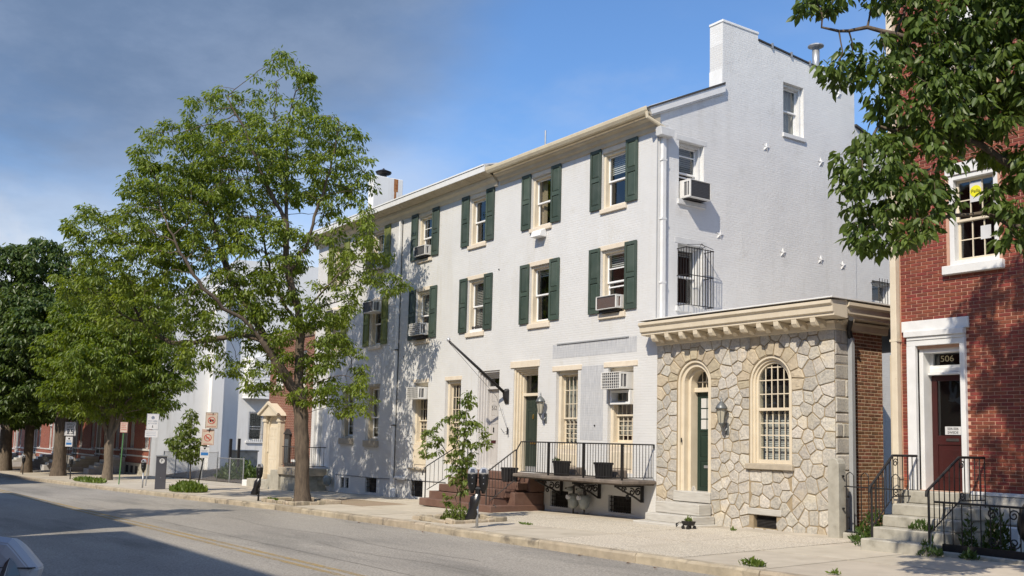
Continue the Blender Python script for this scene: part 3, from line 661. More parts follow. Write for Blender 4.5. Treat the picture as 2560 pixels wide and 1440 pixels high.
# roof
r1 = MB().prism([(-.40, 9.455), (2.12, 10.60), (2.12, 10.66), (-.40, 9.50)], 'x', -12.5, .10).build('roof', M['shingle'], A)
MB().prism([(2.121, 10.58), (4.6, 11.60), (4.6, 11.66), (2.121, 10.64)], 'x', -12.5, -.45).build('roof', M['shingle'], A)
MB().box(-12.5, -.45, 4.6, 7.3, 11.4, 11.6).build('flat_roof', M['roof_grey'], A)
MB().box(-12.5, -.45, 7.1, 7.34, -1, 11.6).build('back_wall', M['white_brick_front'], A)
MB().prism([(-.30, 9.33), (2.14, 10.42), (2.14, 10.66), (-.40, 9.51)], 'x', .002, .085).build('rake_board', M['white_trim'], A, bevel=.004)
MB().prism([(-.28, 9.30), (2.14, 10.385), (2.14, 10.418), (-.30, 9.325)], 'x', .002, .055).build('rake_moulding', M['white_trim'], A)
# cornice, right half
co = MB().prism([(-.002, 9.03), (-.05, 9.05), (-.06, 9.14), (-.13, 9.17), (-.16, 9.25), (-.26, 9.28), (-.30, 9.36), (-.33, 9.38), (-.33, 9.52), (-.002, 9.52)], 'x', -6.62, .04).build('cornice', M['tan_trim'], A)
MB().prism([(-.335, 9.35), (-.42, 9.35), (-.465, 9.42), (-.475, 9.48), (-.475, 9.505), (-.455, 9.505), (-.445, 9.44), (-.41, 9.375), (-.335, 9.375)], 'x', -6.75, .06).build('gutter', M['gutter'], co, bevel=.004)
for k in range(9):
    x = -.5-.72*k; MB().box(x, x+.02, -.46, -.33, 9.49, 9.51).build('gutter_strap', M['gutter'], co)
# cornice, left half: boxed soffit
def box_cornice(parent, x0, x1):
    c_ = MB().prism([(-.002, 9.03), (-.04, 9.05), (-.07, 9.16), (-.16, 9.22), (-.18, 9.30), (-.002, 9.50)], 'x', x0, x1).build('cornice', M['cream'], parent)
    MB().prism([(-.475, 9.40), (-.505, 9.40), (-.52, 9.56), (-.475, 9.60)], 'x', x0, x1).build('fascia', M['white_trim'], c_)
    n = int((x1-x0)/.28)
    for k in range(n):
        a = x0+(x1-x0)*k/n; b = x0+(x1-x0)*(k+1)/n
        MB().prism([(-.472, 9.42), (-.182, 9.31), (-.182, 9.325), (-.472, 9.435)], 'x', a+.006, b-.006).build('soffit_board', M['tan_trim'], c_)
    MB().prism([(-.47, 9.44), (-.002, 9.44), (-.002, 9.60), (-.47, 9.59)], 'x', x0, x1).build('soffit_core', M['cream'], c_)
    MB().prism([(-.54, 9.565), (-.05, 9.70), (-.05, 9.74), (-.54, 9.605)], 'x', x0, x1).build('roof_edge', M['white_trim'], c_)
    return c_
box_cornice(A, -12.5, -6.76)
MB().tube([(-6.55, 1.5, 10.3), (-6.55, 1.5, 10.95)], .025, 6).build('roof_pipe', M['steel'], A)
# upper windows and shutters
styles3 = [dict(blind='blind', cover=.35), dict(blind='tan_curtain', cover=1.0), dict(), dict(upper=(1, 2))]
styles2 = [dict(blind='blind', cover=.22, extra_rail=[5.98, 5.52]), dict(blind='blind', cover=.14), dict(blind='grey_blind', cover=1.0), dict(blind='blind', cover=.45)]
for i, (a, b) in enumerate(COLS):
    window(A, F, a, b, 7.48, 8.92, lintel=(.0, .1), sill=(.03, .11, .06), **styles3[i])
    window(A, F, a, b, 4.85, 6.44, lintel=(.10, .12), sill=(.03, .13, .06), **styles2[i])
    for z0, z1 in ((7.50, 9.05), (4.88, 6.52)):
        shutter(A, F, b+.01, b+.43, z0, z1, 'green'); shutter(A, F, a-.43, a-.01, z0, z1, 'green')
# ground floor windows
def low_window(i, a, b, z0, z1, zg, lint, **k):
    w = window(A, F, a, b, zg, z1, upper=(4, 3), lower=(4, 5), split=.38, cw=.10, sash='cream', sill=None, lintel=None, depth=.20, **k)
    MB(F).box(a+.002, b-.002, .06, .20, z0, zg-.002).build('apron', M['cream_stone'], w, bevel=.005)
    MB(F).box(a+.10, b-.10, .04, .0598, z0+.10, zg-.12).build('apron_panel', M['cream'], w, bevel=.012)
    if lint: MB(F).box(a-.15, b+.15, -.025, .1, z1+.002, z1+.13).build('lintel', M['cream_stone'], w, bevel=.006)
    else: MB(F).box(a-.05, b+.05, -.005, .1, z1+.002, z1+.12).build('lintel', M['cream_stone'], w, bevel=.006)
    return w
low_window(0, *GW[0], 1.62, True, blind='curtain', cover=.9)
frame(MB(F), -1.63, -.91, 2.62, 2.96, .06, -.02, .19).build('transom_panel', M['white_trim'], A, bevel=.005)
low_window(1, *GW[1], 1.52, True, blind='curtain', cover=.95)
low_window(2, *GW[2], 1.40, False)
w4 = low_window(3, *GW[3], 1.50, False)
MB(F).box(-11.45, -10.40, -.09, .06, .72, .775).build('sill', M['sandstone'], w4, bevel=.01)
for bx in BW:
    w = MB(F).box(bx[0], bx[1], .18, .25, bx[2], bx[3]).build('basement_window', M['room'], A)
    grille(w, F, bx[0], bx[1], bx[2], bx[3], .06, 9, 4, name='grille', r=.007)
# doors
def surround(parent, a, b, z0, z1, m, transom, d=.30):
    s = MB(F)
    for k, (o, dd) in enumerate(((0, 0.03), (.05, .09), (.10, .15), (.15, .21))):   # stepped mouldings of the reveal
        s.box(a+o, a+o+.052, dd, .34, z0, z1-o); s.box(b-o-.052, b-o, dd, .34, z0, z1-o)
        s.box(a+o+.052, b-o-.052, dd+.001, .34, z1-o-.052, z1-o)
    o = s.build('door_surround', M[m], parent, bevel=.004)
    MB(F).box(a+.202, b-.202, .20, .34, transom-.06, transom+.02).build('transom_bar', M[m], o, bevel=.006)
    MB(F).add([(a+.2, .30, transom+.02), (b-.2, .30, transom+.02), (b-.2, .30, z1-.2), (a+.2, .30, z1-.2)], [(0, 1, 2, 3)]).build('transom_light', M['glass_dark'], o, normals=False)
    MB(F).box(a+.1, b-.1, .36, 1.2, z0, z1).build('hall_interior', M['room'], o)
    return o
ds = surround(A, *DOORS[0], 'cream', 2.98)
a, b, z0, z1 = DOORS[0]
MB(F).box(a-.14, b+.05, -.03, .12, z1+.002, z1+.18).build('lintel', M['cream_stone'], ds, bevel=.006)
gd = panel_door(A, F, a+.2, b-.2, z0, 2.92, .30, 'green_door', [(.06, .36), (.42, .80), (.84, .95)])
MB(F).lathe((-5.19, .29, 2.36), [(.001, -.07), (.028, -.05), (.03, .0), (.022, .05), (.001, .08)], 8).build('knocker', M['brass'], gd)
MB(F).box(-5.30, -5.06, .285, .30, 1.62, 1.68).build('letter_slot', M['brass'], gd)
MB(F).box(a+.25, b-.25, .288, .30, z0+.02, z0+.16).build('kick_plate', M['steel'], gd)
ds2 = surround(A, *DOORS[1], 'door_trim', 3.22)
a, b, z0, z1 = DOORS[1]
wd = panel_door(A, F, a+.2, b-.2, z0, 3.16, .30, 'grey_door', [(.05, .26), (.30, .62), (.66, .80), (.84, .95)])
text('house_number', '512', .17, (-7.12, .296, 2.62), (math.pi/2, 0, 0), M['dull_iron'], wd)
MB(F).box(-7.24, -7.00, .285, .30, 1.62, 1.70).build('letter_slot', M['red_door'], wd)
MB(F).lathe((-7.11, .28, 2.0), [(.001, -.08), (.02, -.06), (.014, 0), (.02, .05), (.001, .08)], 8).build('knocker', M['iron'], wd)
# repainted patches, metal strip, hood, plugs
MB(F).box(-3.98, -.70, -.0035, .0, 3.85, 4.22).build('repainted_patch', M['grey_paint'], A)
MB(F).box(-2.78, -1.90, -.0035, .0, 1.76, 3.60).build('repainted_patch', M['grey_paint'], A)
MB(F).box(-3.78, -.98, -.03, -.004, 4.21, 4.24).build('sign_rail', M['grey_pipe'], A)
vh = MB(F).prism([(-.24, 7.17), (-.002, 7.17), (-.002, 7.38), (-.10, 7.38), (-.20, 7.33)], 'x', -4.78, -4.36)
vh = MB().prism([(-.24, 7.17), (-.002, 7.17), (-.002, 7.38), (-.10, 7.38), (-.20, 7.33)], 'x', -4.78, -4.36).build('vent_hood', M['white_trim'], A, bevel=.012)
for x, z in ((-6.6, 6.55), (-3.1, 1.9), (-12.1, 4.35), (-2.2, 2.1)): MB(F).lathe((x, -.02, z), [(.001, 0), (.02, .01), (.02, .03), (.001, .04)], 6).build('wall_plug', M['iron'], A)
# tie-rod stars on the side wall
def star(y, z, rot):
    vs = [(.045, y, z)]; fs = []
    for k in range(10):
        t = rot+k*math.pi/5; r = .125 if k % 2 == 0 else .048
        vs.append((.012 if k % 2 == 0 else .02, y+r*math.sin(t), z+r*math.cos(t)))
    vs += [(0.001, v[1], v[2]) for v in vs[1:]]
    fs = [(0, 1+k, 1+(k+1) % 10) for k in range(10)] + [(1+k, 11+k, 11+(k+1) % 10, 1+(k+1) % 10) for k in range(10)]
    MB().add(vs, fs).build('tie_star', M['white_brick_side'], A)
for y, z in ((3.70, 9.32), (2.02, 6.81), (4.32, 6.66), (5.87, 9.32), (6.65, 11.38), (5.82, 6.66), (6.75, 6.62)): star(y, z, rnd.uniform(-.2, .2))
# side windows
window(A, S, .64, 1.47, 7.48, 8.92, casing='wall_paint', sillm='wall_paint', sill=(.05, .12, .05), lintel=(.1, .13), depth=.22, blind='grey_blind', cover=.5, extra_rail=[8.62, 8.1])
window(A, S, 4.37, 5.18, 9.84, 11.22, casing='wall_paint', sillm='wall_paint', sill=(.04, .11, .05), depth=.2, blind='curtain', cover=.95)
wg = window(A, S, .62, 1.46, 4.93, 6.42, casing='wall_paint', sillm='wall_paint', sill=(.06, .13, .05), lintel=(.1, .15), depth=.22, blind='blind', cover=.12)
cg = MB()
for k in range(11):
    y = .60+.088*k; cg.box(.30, .314, y-.006, y+.006, 4.93, 6.30)
for z in (4.93, 5.64, 6.28):
    cg.box(.299, .315, .59, 1.50, z-.009, z+.009); cg.box(.0, .30, .592, .606, z-.009, z+.009); cg.box(.0, .30, 1.484, 1.498, z-.009, z+.009)
for k in range(3):
    x = .05+.085*k
    for y in (.599, 1.491): cg.box(x-.005, x+.005, y-.005, y+.005, 4.93, 6.28)
cg.tube([(.307, 1.0, 6.29), (.307, 1.1, 6.42), (.307, 1.2, 6.36), (.307, 1.13, 6.30)], .007, 5); cg.tube([(.307, .62, 6.34), (.307, 1.05, 6.40), (.307, 1.48, 6.33)], .007, 5)
cg.build('window_cage', M['iron'], wg)
wr = window(A, SD(-.02), 8.05, 8.95, 5.3, 6.38, casing='wall_paint', sillm='wall_paint', depth=.2)
cg = MB()
for k in range(9): y = 8.05+.12*k; cg.box(.22, .232, y-.006, y+.006, 5.2, 6.4)
for z in (5.25, 6.3): cg.box(.22, .233, 8.0, 9.05, z-.01, z+.01); cg.box(-.02, .22, 8.0, 8.012, z-.01, z+.01); cg.box(-.02, .22, 9.04, 9.05, z-.01, z+.01)
cg.build('window_cage', M['iron'], wr)
# downspout at the corner
dp = MB().tube([(.02, -.42, 9.38), (.02, -.40, 9.26), (.10, -.1, 9.12), (.10, .08, 9.06)], .045, 8).build('downspout', M['gutter'], A)
MB().prism([(-.10, 8.86), (.28, 8.86), (.32, 9.06), (-.14, 9.06)], 'x', .005, .20).build('conductor_head', M['wall_paint'], dp, bevel=.01)
MB().box(.005, .085, .05, .16, 4.40, 8.86).build('pipe', M['white_trim'], dp, bevel=.006)
for z in (5.4, 6.9, 8.3): MB().box(.003, .09, .03, .18, z, z+.04).build('bracket', M['white_trim'], dp)
MB().tube([(-.03, -.02, 9.0), (-.03, -.02, 4.5)], .012, 6).build('conduit', M['grey_pipe'], A)
# gas vent pipes by the party line
gp = MB().tube([(-12.05, -.10, .42), (-12.28, -.10, .42), (-12.33, -.10, .36), (-12.33, -.10, -.28)], .035, 8).build('gas_vent', M['white_trim'], A, smooth_=True)
MB().lathe((-12.33, -.10, -.22), [(.09, 0), (.09, .22), (.05, .3)], 10).build('vent_base', M['white_trim'], gp); MB().box(-12.1, -11.7, -.13, -.02, .36, .46).build('regulator', M['white_trim'], gp, bevel=.02)
MB().tube([(-17.0, -.02, .33), (-14.0, -.025, .33), (-10.9, -.02, .38), (-9.2, -.02, .40)], .009, 5).build('cable', M['dull_iron'], A)

# ---------------------------------------------------------------- balcony
B_ = thing('iron_balcony', 'stone slab balcony with black iron railing on scrolled brackets', 'balcony', (-2.1, -.5, .8))
MB().box(-4.18, .02, -1.06, -.012, .79, .88).build('deck', M['weathered_slab'], B_, bevel=.02)
MB().box(-4.05, -.05, -.95, -.013, .765, .79).build('deck_underside', M['weathered_slab'], B_)
def scroll(cx_, cy_, cz_, turns, r0, r1, plane, n=18, flip=1, ph=0):
    pts = []
    for k in range(n+1):
        t = k/n; a = ph+flip*turns*2*math.pi*t; r = r0+(r1-r0)*t
        u, v = r*math.cos(a), r*math.sin(a)
        pts.append((cx_, cy_+u, cz_+v) if plane == 'x' else (cx_+u, cy_, cz_+v))
    return pts
for x in (-3.45, -1.95, -.42):
    mb = MB()
    mb.box(x-.03, x+.03, -.86, -.02, .71, .765); mb.box(x-.03, x+.03, -.075, -.02, .36, .71)
    mb.tube([(x, -.80, .71), (x, -.55, .60), (x, -.30, .50), (x, -.08, .38)], .024, 6)
    mb.tube(scroll(x, -.60, .655, 1.3, .075, .02, 'x'), .017, 5); mb.tube(scroll(x, -.36, .60, 1.3, .09, .02, 'x', flip=-1, ph=2), .017, 5); mb.tube(scroll(x, -.17, .60, 1.4, .09, .02, 'x', ph=1), .018, 5)
    mb.tube(scroll(x, -.48, .49, 1.2, .055, .02, 'x', ph=1), .016, 5)
    mb.build('bracket', M['iron'], B_)
ztop = .80
for x0, x1, n in ((-3.95, -2.78, 12), (-2.78, -1.42, 14), (-1.42, -.06, 14)): rail_run(B_, (x0, -.97, .88), (x1, -.97, .88), .055, ztop, n)
rail_run(B_, (-.06, -.97, .88), (-.06, -.04, .88), .055, ztop, 10)
for x in (-2.78, -1.42, -.06): MB().box(x-.018, x+.018, -.988, -.952, .80, 1.68).build('post', M['iron'], B_)
MB().tube([(-.06, -.03, 1.69), (-.06, -.03, 1.6)], .02, 6).build('wall_bolt', M['iron'], B_)

# brownstone stair
ST = thing('brownstone_steps', 'brown painted stone steps leading up to the pale grey door and balcony', 'steps', (-6.0, -.9, -.1))
for k, (x0, x1, yf, zt) in enumerate(((-7.80, -4.18, -1.70, .06), (-7.78, -4.52, -1.40, .25), (-7.76, -4.42, -1.10, .44), (-7.74, -4.30, -.82, .64), (-7.72, -4.62, -.52, .86))):
    MB().box(x0, x1, yf, -.013, zt-.2, zt).build('step', M['brown'], ST, bevel=.012)
for k, (x1, yf, zt) in enumerate(((-4.52, -1.36, .05), (-4.60, -1.06, .24))):
    pass
MB().box(-7.7, -4.65, -1.3, -.014, -.4, .25).build('core', M['brown'], ST)
MB().box(-4.62, -4.19, -.50, -.014, .40, .78).build('landing_block', M['brown'], ST, bevel=.01)
MB().box(-4.62, -4.22, -.95, -.014, -.35, .38).build('side_wall', M['brown'], ST, bevel=.01)
MB().tube(scroll(-4.25, -1.55, .02, 1.1, .07, .03, 'y'), .014, 6).build('boot_scraper', M['dull_iron'], ST)
RR = thing('stair_railing', 'sloping iron stair railing joining the balcony beside the double parking meter', 'railing', (-4.4, -1.2, .1))
p0, p1 = Vector((-4.62, -1.55, .06)), Vector((-4.22, -.92, .64))
MB().tube([p0, p0+Vector((0, 0, .86))], .018, 6).build('post', M['dull_iron'], RR); MB().tube([p1, p1+Vector((0, 0, .82))], .02, 6).build('post', M['dull_iron'], RR)
MB().tube([p0+Vector((-.04, -.06, .72)), p0+Vector((0, -.02, .84)), p0+Vector((.05, .08, .90)), p1+Vector((-.03, -.05, .80)), p1+Vector((.05, -.02, .84)), p1+Vector((.27, -.05, 1.04))], .017, 6).build('top_rail', M['dull_iron'], RR)
MB().tube([p0+Vector((.05, .08, .10)), p1+Vector((-.02, -.03, .06))], .011, 6).build('bottom_rail', M['dull_iron'], RR)
for k in range(9):
    t = (k+1)/10; q = p0.lerp(p1, t); MB().tube([q+Vector((0, 0, .08-.04*t)), q+Vector((0, 0, .88-.06*t))], .007, 5).build('baluster', M['dull_iron'], RR)
RL = thing('stair_railing', 'thin iron stair railing on the far side of the brown steps behind the sapling', 'railing', (-7.7, -1.2, .1))
p0, p1 = Vector((-7.74, -1.55, .06)), Vector((-7.70, -.2, .86))
MB().tube([p0, p0+Vector((0, 0, .86))], .017, 6).build('post', M['iron'], RL); MB().tube([p1, p1+Vector((0, 0, .85))], .017, 6).build('post', M['iron'], RL)
MB().tube([p0+Vector((0, -.10, .62)), p0+Vector((0, -.09, .74)), p0+Vector((0, 0, .86)), p1+Vector((0, 0, .85))], .016, 6).build('top_rail', M['iron'], RL)
MB().tube([p0+Vector((0, .05, .22)), p1+Vector((0, 0, .12))], .011, 6).build('bottom_rail', M['iron'], RL)
for k in range(9):
    t = (k+1)/10; q = p0.lerp(p1, t); MB().tube([q+Vector((0, 0, .18)), q+Vector((0, 0, .86))], .007, 5).build('baluster', M['iron'], RL)
# pots on the balcony
def pot(x, y, z, w, h, label, leaf=False):
    r = thing('plant_pot', label, 'plant pot', (x, y, z), 'black square pots')
    mb = MB(); a, b = w*.42, w*.5
    mb.add([(x-a,y-a,z),(x+a,y-a,z),(x+a,y+a,z),(x-a,y+a,z),(x-b,y-b,z+h),(x+b,y-b,z+h),(x+b,y+b,z+h),(x-b,y+b,z+h),(x-b+.03,y-b+.03,z+h),(x+b-.03,y-b+.03,z+h),(x+b-.03,y+b-.03,z+h),(x-b+.03,y+b-.03,z+h),(x-a,y-a,z+h-.06),(x+a,y-a,z+h-.06),(x+a,y+a,z+h-.06),(x-a,y+a,z+h-.06)],
      [(3,2,1,0),(0,1,5,4),(1,2,6,5),(2,3,7,6),(3,0,4,7),(4,5,9,8),(5,6,10,9),(6,7,11,10),(7,4,8,11),(8,9,13,12),(9,10,14,13),(10,11,15,14),(11,8,12,15)])
    mb.build('pot', M['plastic_black'], r, normals=False)
    MB().box(x-b-.01, x+b+.01, y-b-.01, y+b+.01, z+h-.05, z+h-.004).build('rim', M['plastic_black'], r)
    MB().box(x-a, x+a, y-a, y+a, z+h-.07, z+h-.055).build('soil', M['soil'], r)
    return r
pot(-2.55, -.74, .88, .31, .36, 'black square pot with a sprig of green on the balcony')
pot(-1.02, -.70, .88, .31, .37, 'empty black square pot at the right end of the balcony')
pot(-4.83, -.70, .64, .32, .36, 'black square pot standing on the brown steps behind the stair railing')
for x, lab in ((-1.55, 'rough grey stone block under the rightmost ground floor window'), (-3.1, 'rough grey stone block under the window beside the green door')):
    tag(MB().box(x-.05, x+.60, -.34, -.03, .882, 1.08).build('stone_block', M['weathered_slab'], bevel=.02), lab, 'stone block')
# gas meters under the balcony
for x, lab in ((-2.72, 'left one of two grey gas meters under the balcony'), (-2.30, 'right one of two grey gas meters under the balcony')):
    r = thing('gas_meter', lab, 'gas meter', (x, -.22, .2), 'gas meters')
    MB().lathe((x, -.22, .08), [(.06, 0), (.12, .08), (.15, .2), (.15, .30), (.10, .36)], 12).build('body', M['gas'], r, smooth_=True)
    MB().tube([(x, -.36, .36), (x, -.43, .36)], .055, 10).build('dial', M['sign_white'], r)
    MB().tube([(x, -.22, .42), (x, -.22, .62), (x+.12, -.22, .66), (x+.25, -.12, .66)], .03, 7).build('pipe', M['dull_iron'], r)
    MB().tube([(x, -.22, .10), (x-.03, -.2, -.05), (x-.03, -.05, -.05)], .025, 7).build('pipe', M['dull_iron'], r)
    MB().tube([(x-.02, -.22, .60), (x-.30, -.24, .55)], .025, 7).build('pipe', M['dull_iron'], r)
    MB().lathe((x-.12, -.24, .5), [(.03, 0), (.09, .02), (.09, .08), (.03, .1)], 10).build('regulator', M['gas'], r)
# flagpole
fp = thing('flagpole', 'black angled flagpole without a flag above the pale grey door', 'flagpole', (-6.0, 0, 3.0))
q0, q1 = Vector((-6.04, -.10, 3.02)), Vector((-6.35, -1.75, 4.35))
MB().tube([q0, q0.lerp(q1, .5), q1], [.045, .04, .03], 8).build('pole', M['iron'], fp, smooth_=True)
MB().lathe(tuple(q1+Vector((0, -.02, .0))), [(.001, -.02), (.045, .0), (.055, .05), (.035, .09), (.001, .11)], 10).build('finial', M['chrome'], fp, smooth_=True)
MB().add([(-6.14, -.02, 3.14), (-5.92, -.02, 3.14), (-5.92, -.02, 2.70), (-6.14, -.02, 2.70), (-6.10, -.14, 3.06), (-5.98, -.14, 3.06), (-5.98, -.12, 2.88), (-6.10, -.12, 2.88)], [(0,1,2,3),(4,5,6,7),(0,1,5,4),(1,2,6,5),(2,3,7,6),(3,0,4,7)]).build('socket', M['iron'], fp, bevel=.02)
MB().tube([q1+Vector((0, 0, -.04)), (-6.10, -.32, 2.9), (-5.92, -.05, 1.98)], .005, 4).build('halyard', M['dull_iron'], fp)
MB().tube([(-5.92, -.05, 2.06), (-5.92, -.06, 1.86)], .02, 6).build('cleat', M['iron'], fp)
MB().tube([(-5.92, -.05, 1.96), (-6.1, -.05, 1.92), (-6.28, -.03, 2.04)], .005, 4).build('rope_end', M['dull_iron'], fp)
# wall lanterns
def lantern(T, s, z, label, lit=False):
    c = T(s, -.1, z); r = thing('wall_lantern', label, 'wall lantern', c)
    C_ = T(s, -.19, z)
    MB().lathe(C_, [(.001, -.30), (.02, -.27), (.045, -.22), (.06, -.20), (.06, -.19)], 8).build('base_finial', M['pewter'], r, smooth_=True)
    MB().lathe(C_, [(.055, -.19), (.10, .10)], 6).build('glass', M['lamp_glass'], r)
    mb = MB()
    for k in range(6):
        t = math.pi/3*k; mb.tube([(C_[0]+.06*math.cos(t), C_[1]+.06*math.sin(t), C_[2]-.19), (C_[0]+.105*math.cos(t), C_[1]+.105*math.sin(t), C_[2]+.10)], .006, 4)
    mb.build('cage', M['pewter'], r)
    MB().lathe(C_, [(.13, .10), (.125, .13), (.09, .19), (.045, .24), (.02, .26), (.022, .30), (.001, .36)], 12).build('roof', M['pewter'], r, smooth_=True)
    MB().tube([T(s, -.19, z-.24), T(s, -.15, z-.34), T(s, -.07, z-.36), T(s, -.02, z-.30)], .018, 6).build('arm', M['pewter'], r)
    MB(T).box(s-.05, s+.05, -.025, -.002, z-.44, z-.18).build('backplate', M['pewter'], r, bevel=.008)
    return r
lantern(F, -4.22, 2.62, 'grey wall lantern on white brick beside the green door on the balcony')
# air conditioners of this house
ac_unit(F, -1.62, -.92, 2.98, 3.38, .32, 'white air conditioner with gridded grille high in the rightmost ground floor window', vert=True, inner=.2)
ac_unit(F, -11.30, -10.52, 2.94, 3.32, .32, 'white air conditioner high in the ground floor window left of the sapling', vert=True, inner=.2)
ac_unit(F, -1.98, -1.22, 4.93, 5.26, .22, 'air conditioner with reddish side vents in the rightmost second floor window', side='ac_rust', floor=4.86)
ac_unit(F, -11.32, -10.58, 7.56, 7.88, .22, 'small air conditioner in the top floor window beside the party wall downspout', floor=7.5)
ac_unit(F, -11.32, -10.58, 4.98, 5.36, .30, 'boxy air conditioner in the tree-shaded second floor window with dark green shutters', vert=True, floor=4.87)
ac_unit(S, .70, 1.40, 7.50, 7.93, .32, 'weathered air conditioner in the upper side wall window', floor=7.49)
fl = thing('window_box', 'white tray with small dark objects in an upper window above the flagpole', 'window tray', (-7.8, -.02, 4.9))
MB(F).box(-8.16, -7.50, .03, .13, 4.855, 4.95).build('tray', M['white_trim'], fl, bevel=.006)
for k in range(4): MB().lathe((-8.05+.14*k, .08, 4.95), [(.03, 0), (.04, .07), (.02, .1)], 7).build('pot', M['dull_iron'], fl)
# ---------------------------------------------------------------- white house with olive shutters
HB = thing('white_town_house', 'narrower white brick house with olive shutters behind the big tree', 'house', (-16, 0, -.3))
bh = [(-14.72, -13.78, 7.50, 8.93), (-17.95, -17.02, 7.50, 8.93), (-14.72, -13.78, 4.86, 6.45), (-17.95, -17.02, 4.86, 6.45), (-14.72, -13.78, 1.60, 3.46), (-16.70, -15.72, 1.66, 3.46), (-19.15, -17.66, .52, 3.5), (-14.60, -13.76, -.17, .32), (-16.66, -15.85, -.12, .30)]
wall_holes(MB(F), -19.42, -12.504, -1.4, 9.2, bh, .3).build('front_wall', M['white_brick_front'], HB, normals=False)
box_cornice(HB, -19.6, -12.51)
MB().prism([(-.40, 9.455), (4.6, 11.60), (4.6, 11.66), (-.40, 9.50)], 'x', -19.5, -12.51).build('roof', M['shingle'], HB)
MB().box(-19.42, -19.1, .31, 7.3, -1.4, 9.5).build('side_wall', M['white_brick_side'], HB)
MB().prism([(.0, 9.2), (4.6, 9.5), (4.6, 11.7), (.0, 9.66)], 'x', -19.42, -19.1).build('gable', M['white_brick_side'], HB)
chb = MB().box(-19.38, -18.92, 2.0, 3.35, 10.2, 12.30).build('chimney', M['white_stucco'], HB, bevel=.02)
MB().box(-18.919, -18.916, 2.95, 3.05, 10.9, 12.28).build('rust_streak', M['rust'], chb)
MB().box(-18.918, -18.915, 2.93, 3.12, 11.75, 12.28).build('rust_streak', M['rust'], chb)
MB().lathe((-19.15, 2.55, 12.30), [(.14, 0), (.14, .12), (.30, .16), (.34, .24), (.05, .36), (.03, .4)], 10).build('chimney_cowl', M['iron'], chb)
bst = [dict(blind='grey_blind', cover=.55), dict(), dict(blind='blind', cover=.35), dict()]
for i, hcoord in enumerate(bh[:4]):
    a, b, z0, z1 = hcoord
    window(HB, F, a, b, z0, z1, lintel=(.0, .1), sill=(.04, .12, .06), **bst[i])
    shutter(HB, F, b+.01, b+.43, z0+.02, z1+.09, 'olive'); shutter(HB, F, a-.43, a-.01, z0+.02, z1+.09, 'olive')
for a, b, z0, z1 in bh[4:6]: window(HB, F, a, b, z0, z1, upper=(2, 2), lower=(2, 2), split=.42, casing='tan_trim', sill=(.06, .22, .08), sillm='sandstone', lintel=(.04, .08), blind='curtain', cover=.9, depth=.2)
for a, b, z0, z1 in bh[7:]:
    w = MB(F).box(a, b, .18, .25, z0, z1).build('basement_window', M['room'], HB); grille(w, F, a, b, z0, z1, .06, 7, 4, name='grille', r=.007)
arch = MB(F); a, b, z0, z1 = bh[8]
arch.box(a-.02, a+.06, -.01, .1, z0, z1+.02); arch.box((a+b)/2-.04, (a+b)/2+.04, -.01, .1, z0, z1+.02); arch.box(b-.06, b+.02, -.01, .1, z0, z1+.02); arch.box(a+.06, b-.06, -.008, .1, z1-.06, z1+.02)
arch.build('arched_surround', M['white_trim'], HB, bevel=.01)
# its door, porch and railing
MB(F).box(-19.15, -17.66, .28, .30, .52, 3.5).build('porch_lining', M['white_trim'], HB)
panel_door(HB, F, -18.95, -17.95, .55, 2.75, .22, 'white_trim', [(.06, .40), (.46, .92)])
MB(F).box(-19.15, -18.97, .10, .27, .52, 3.5).build('pilaster', M['white_trim'], HB); MB(F).box(-17.92, -17.66, .10, .27, .52, 3.5).build('pilaster', M['white_trim'], HB)
po = thing('porch', 'stone porch with black iron railing between the brick house and the tree-shaded white wall', 'porch', (-18.4, -.6, -.35))
MB().box(-19.9, -17.75, -1.1, -.01, .22, .50).build('slab', M['sandstone'], po, bevel=.015)
MB().box(-19.8, -17.85, -1.0, -.012, -.6, .215).build('base', M['concrete'], po)
for k in range(3): MB().box(-20.75-.02*k, -19.92, -1.05+.0*k, -.35, -.6, .36-.2*k) .build('step', M['concrete'], po, bevel=.012) if k == 0 else MB().box(-20.75-.3*k, -20.76-.3*(k-1), -1.05, -.35, -.6, .36-.2*k).build('step', M['concrete'], po, bevel=.012)
rail_run(po, (-19.7, -1.03, .50), (-17.85, -1.03, .50), .08, .78, 11, m='iron')
rail_run(po, (-17.85, -1.03, .50), (-17.85, -.05, .50), .08, .78, 6, m='iron')
gm = thing('gas_meter', 'grey gas meter against the white wall beside the far porch', 'gas meter', (-17.3, -.2, -.2), 'gas meters')
MB().lathe((-17.3, -.2, -.10), [(.06, 0), (.15, .1), (.16, .3), (.08, .38)], 10).build('body', M['gas'], gm, smooth_=True); MB().tube([(-17.3, -.2, .25), (-17.3, -.2, .45), (-17.45, -.15, .48), (-17.45, -.05, .48)], .03, 7).build('pipe', M['gas'], gm)
# downspout at the party line
dpb = MB().box(-12.62, -12.53, -.10, -.005, -.25, 9.0).build('downspout', M['white_trim'], HB, bevel=.006)
MB().tube([(-12.50, -.012, 9.0), (-12.50, -.012, .2)], .014, 5).build('conduit', M['dull_iron'], dpb)
for z in (2.1, 4.6, 7.0): MB().box(-12.66, -12.49, -.104, -.004, z, z+.035).build('bracket', M['dull_iron'], dpb)
ac_unit(F, -14.66, -13.84, 6.02, 6.40, .34, 'air conditioner at the top of a second floor window between olive shutters', inner=.2)
ac_unit(F, -14.66, -13.84, 7.54, 7.92, .30, 'air conditioner in a top floor window between olive shutters behind twigs')
ac_unit(F, -17.90, -17.08, 6.00, 6.40, .34, 'air conditioner in the farthest second floor window with olive shutters, half hidden by the tree', inner=.2)

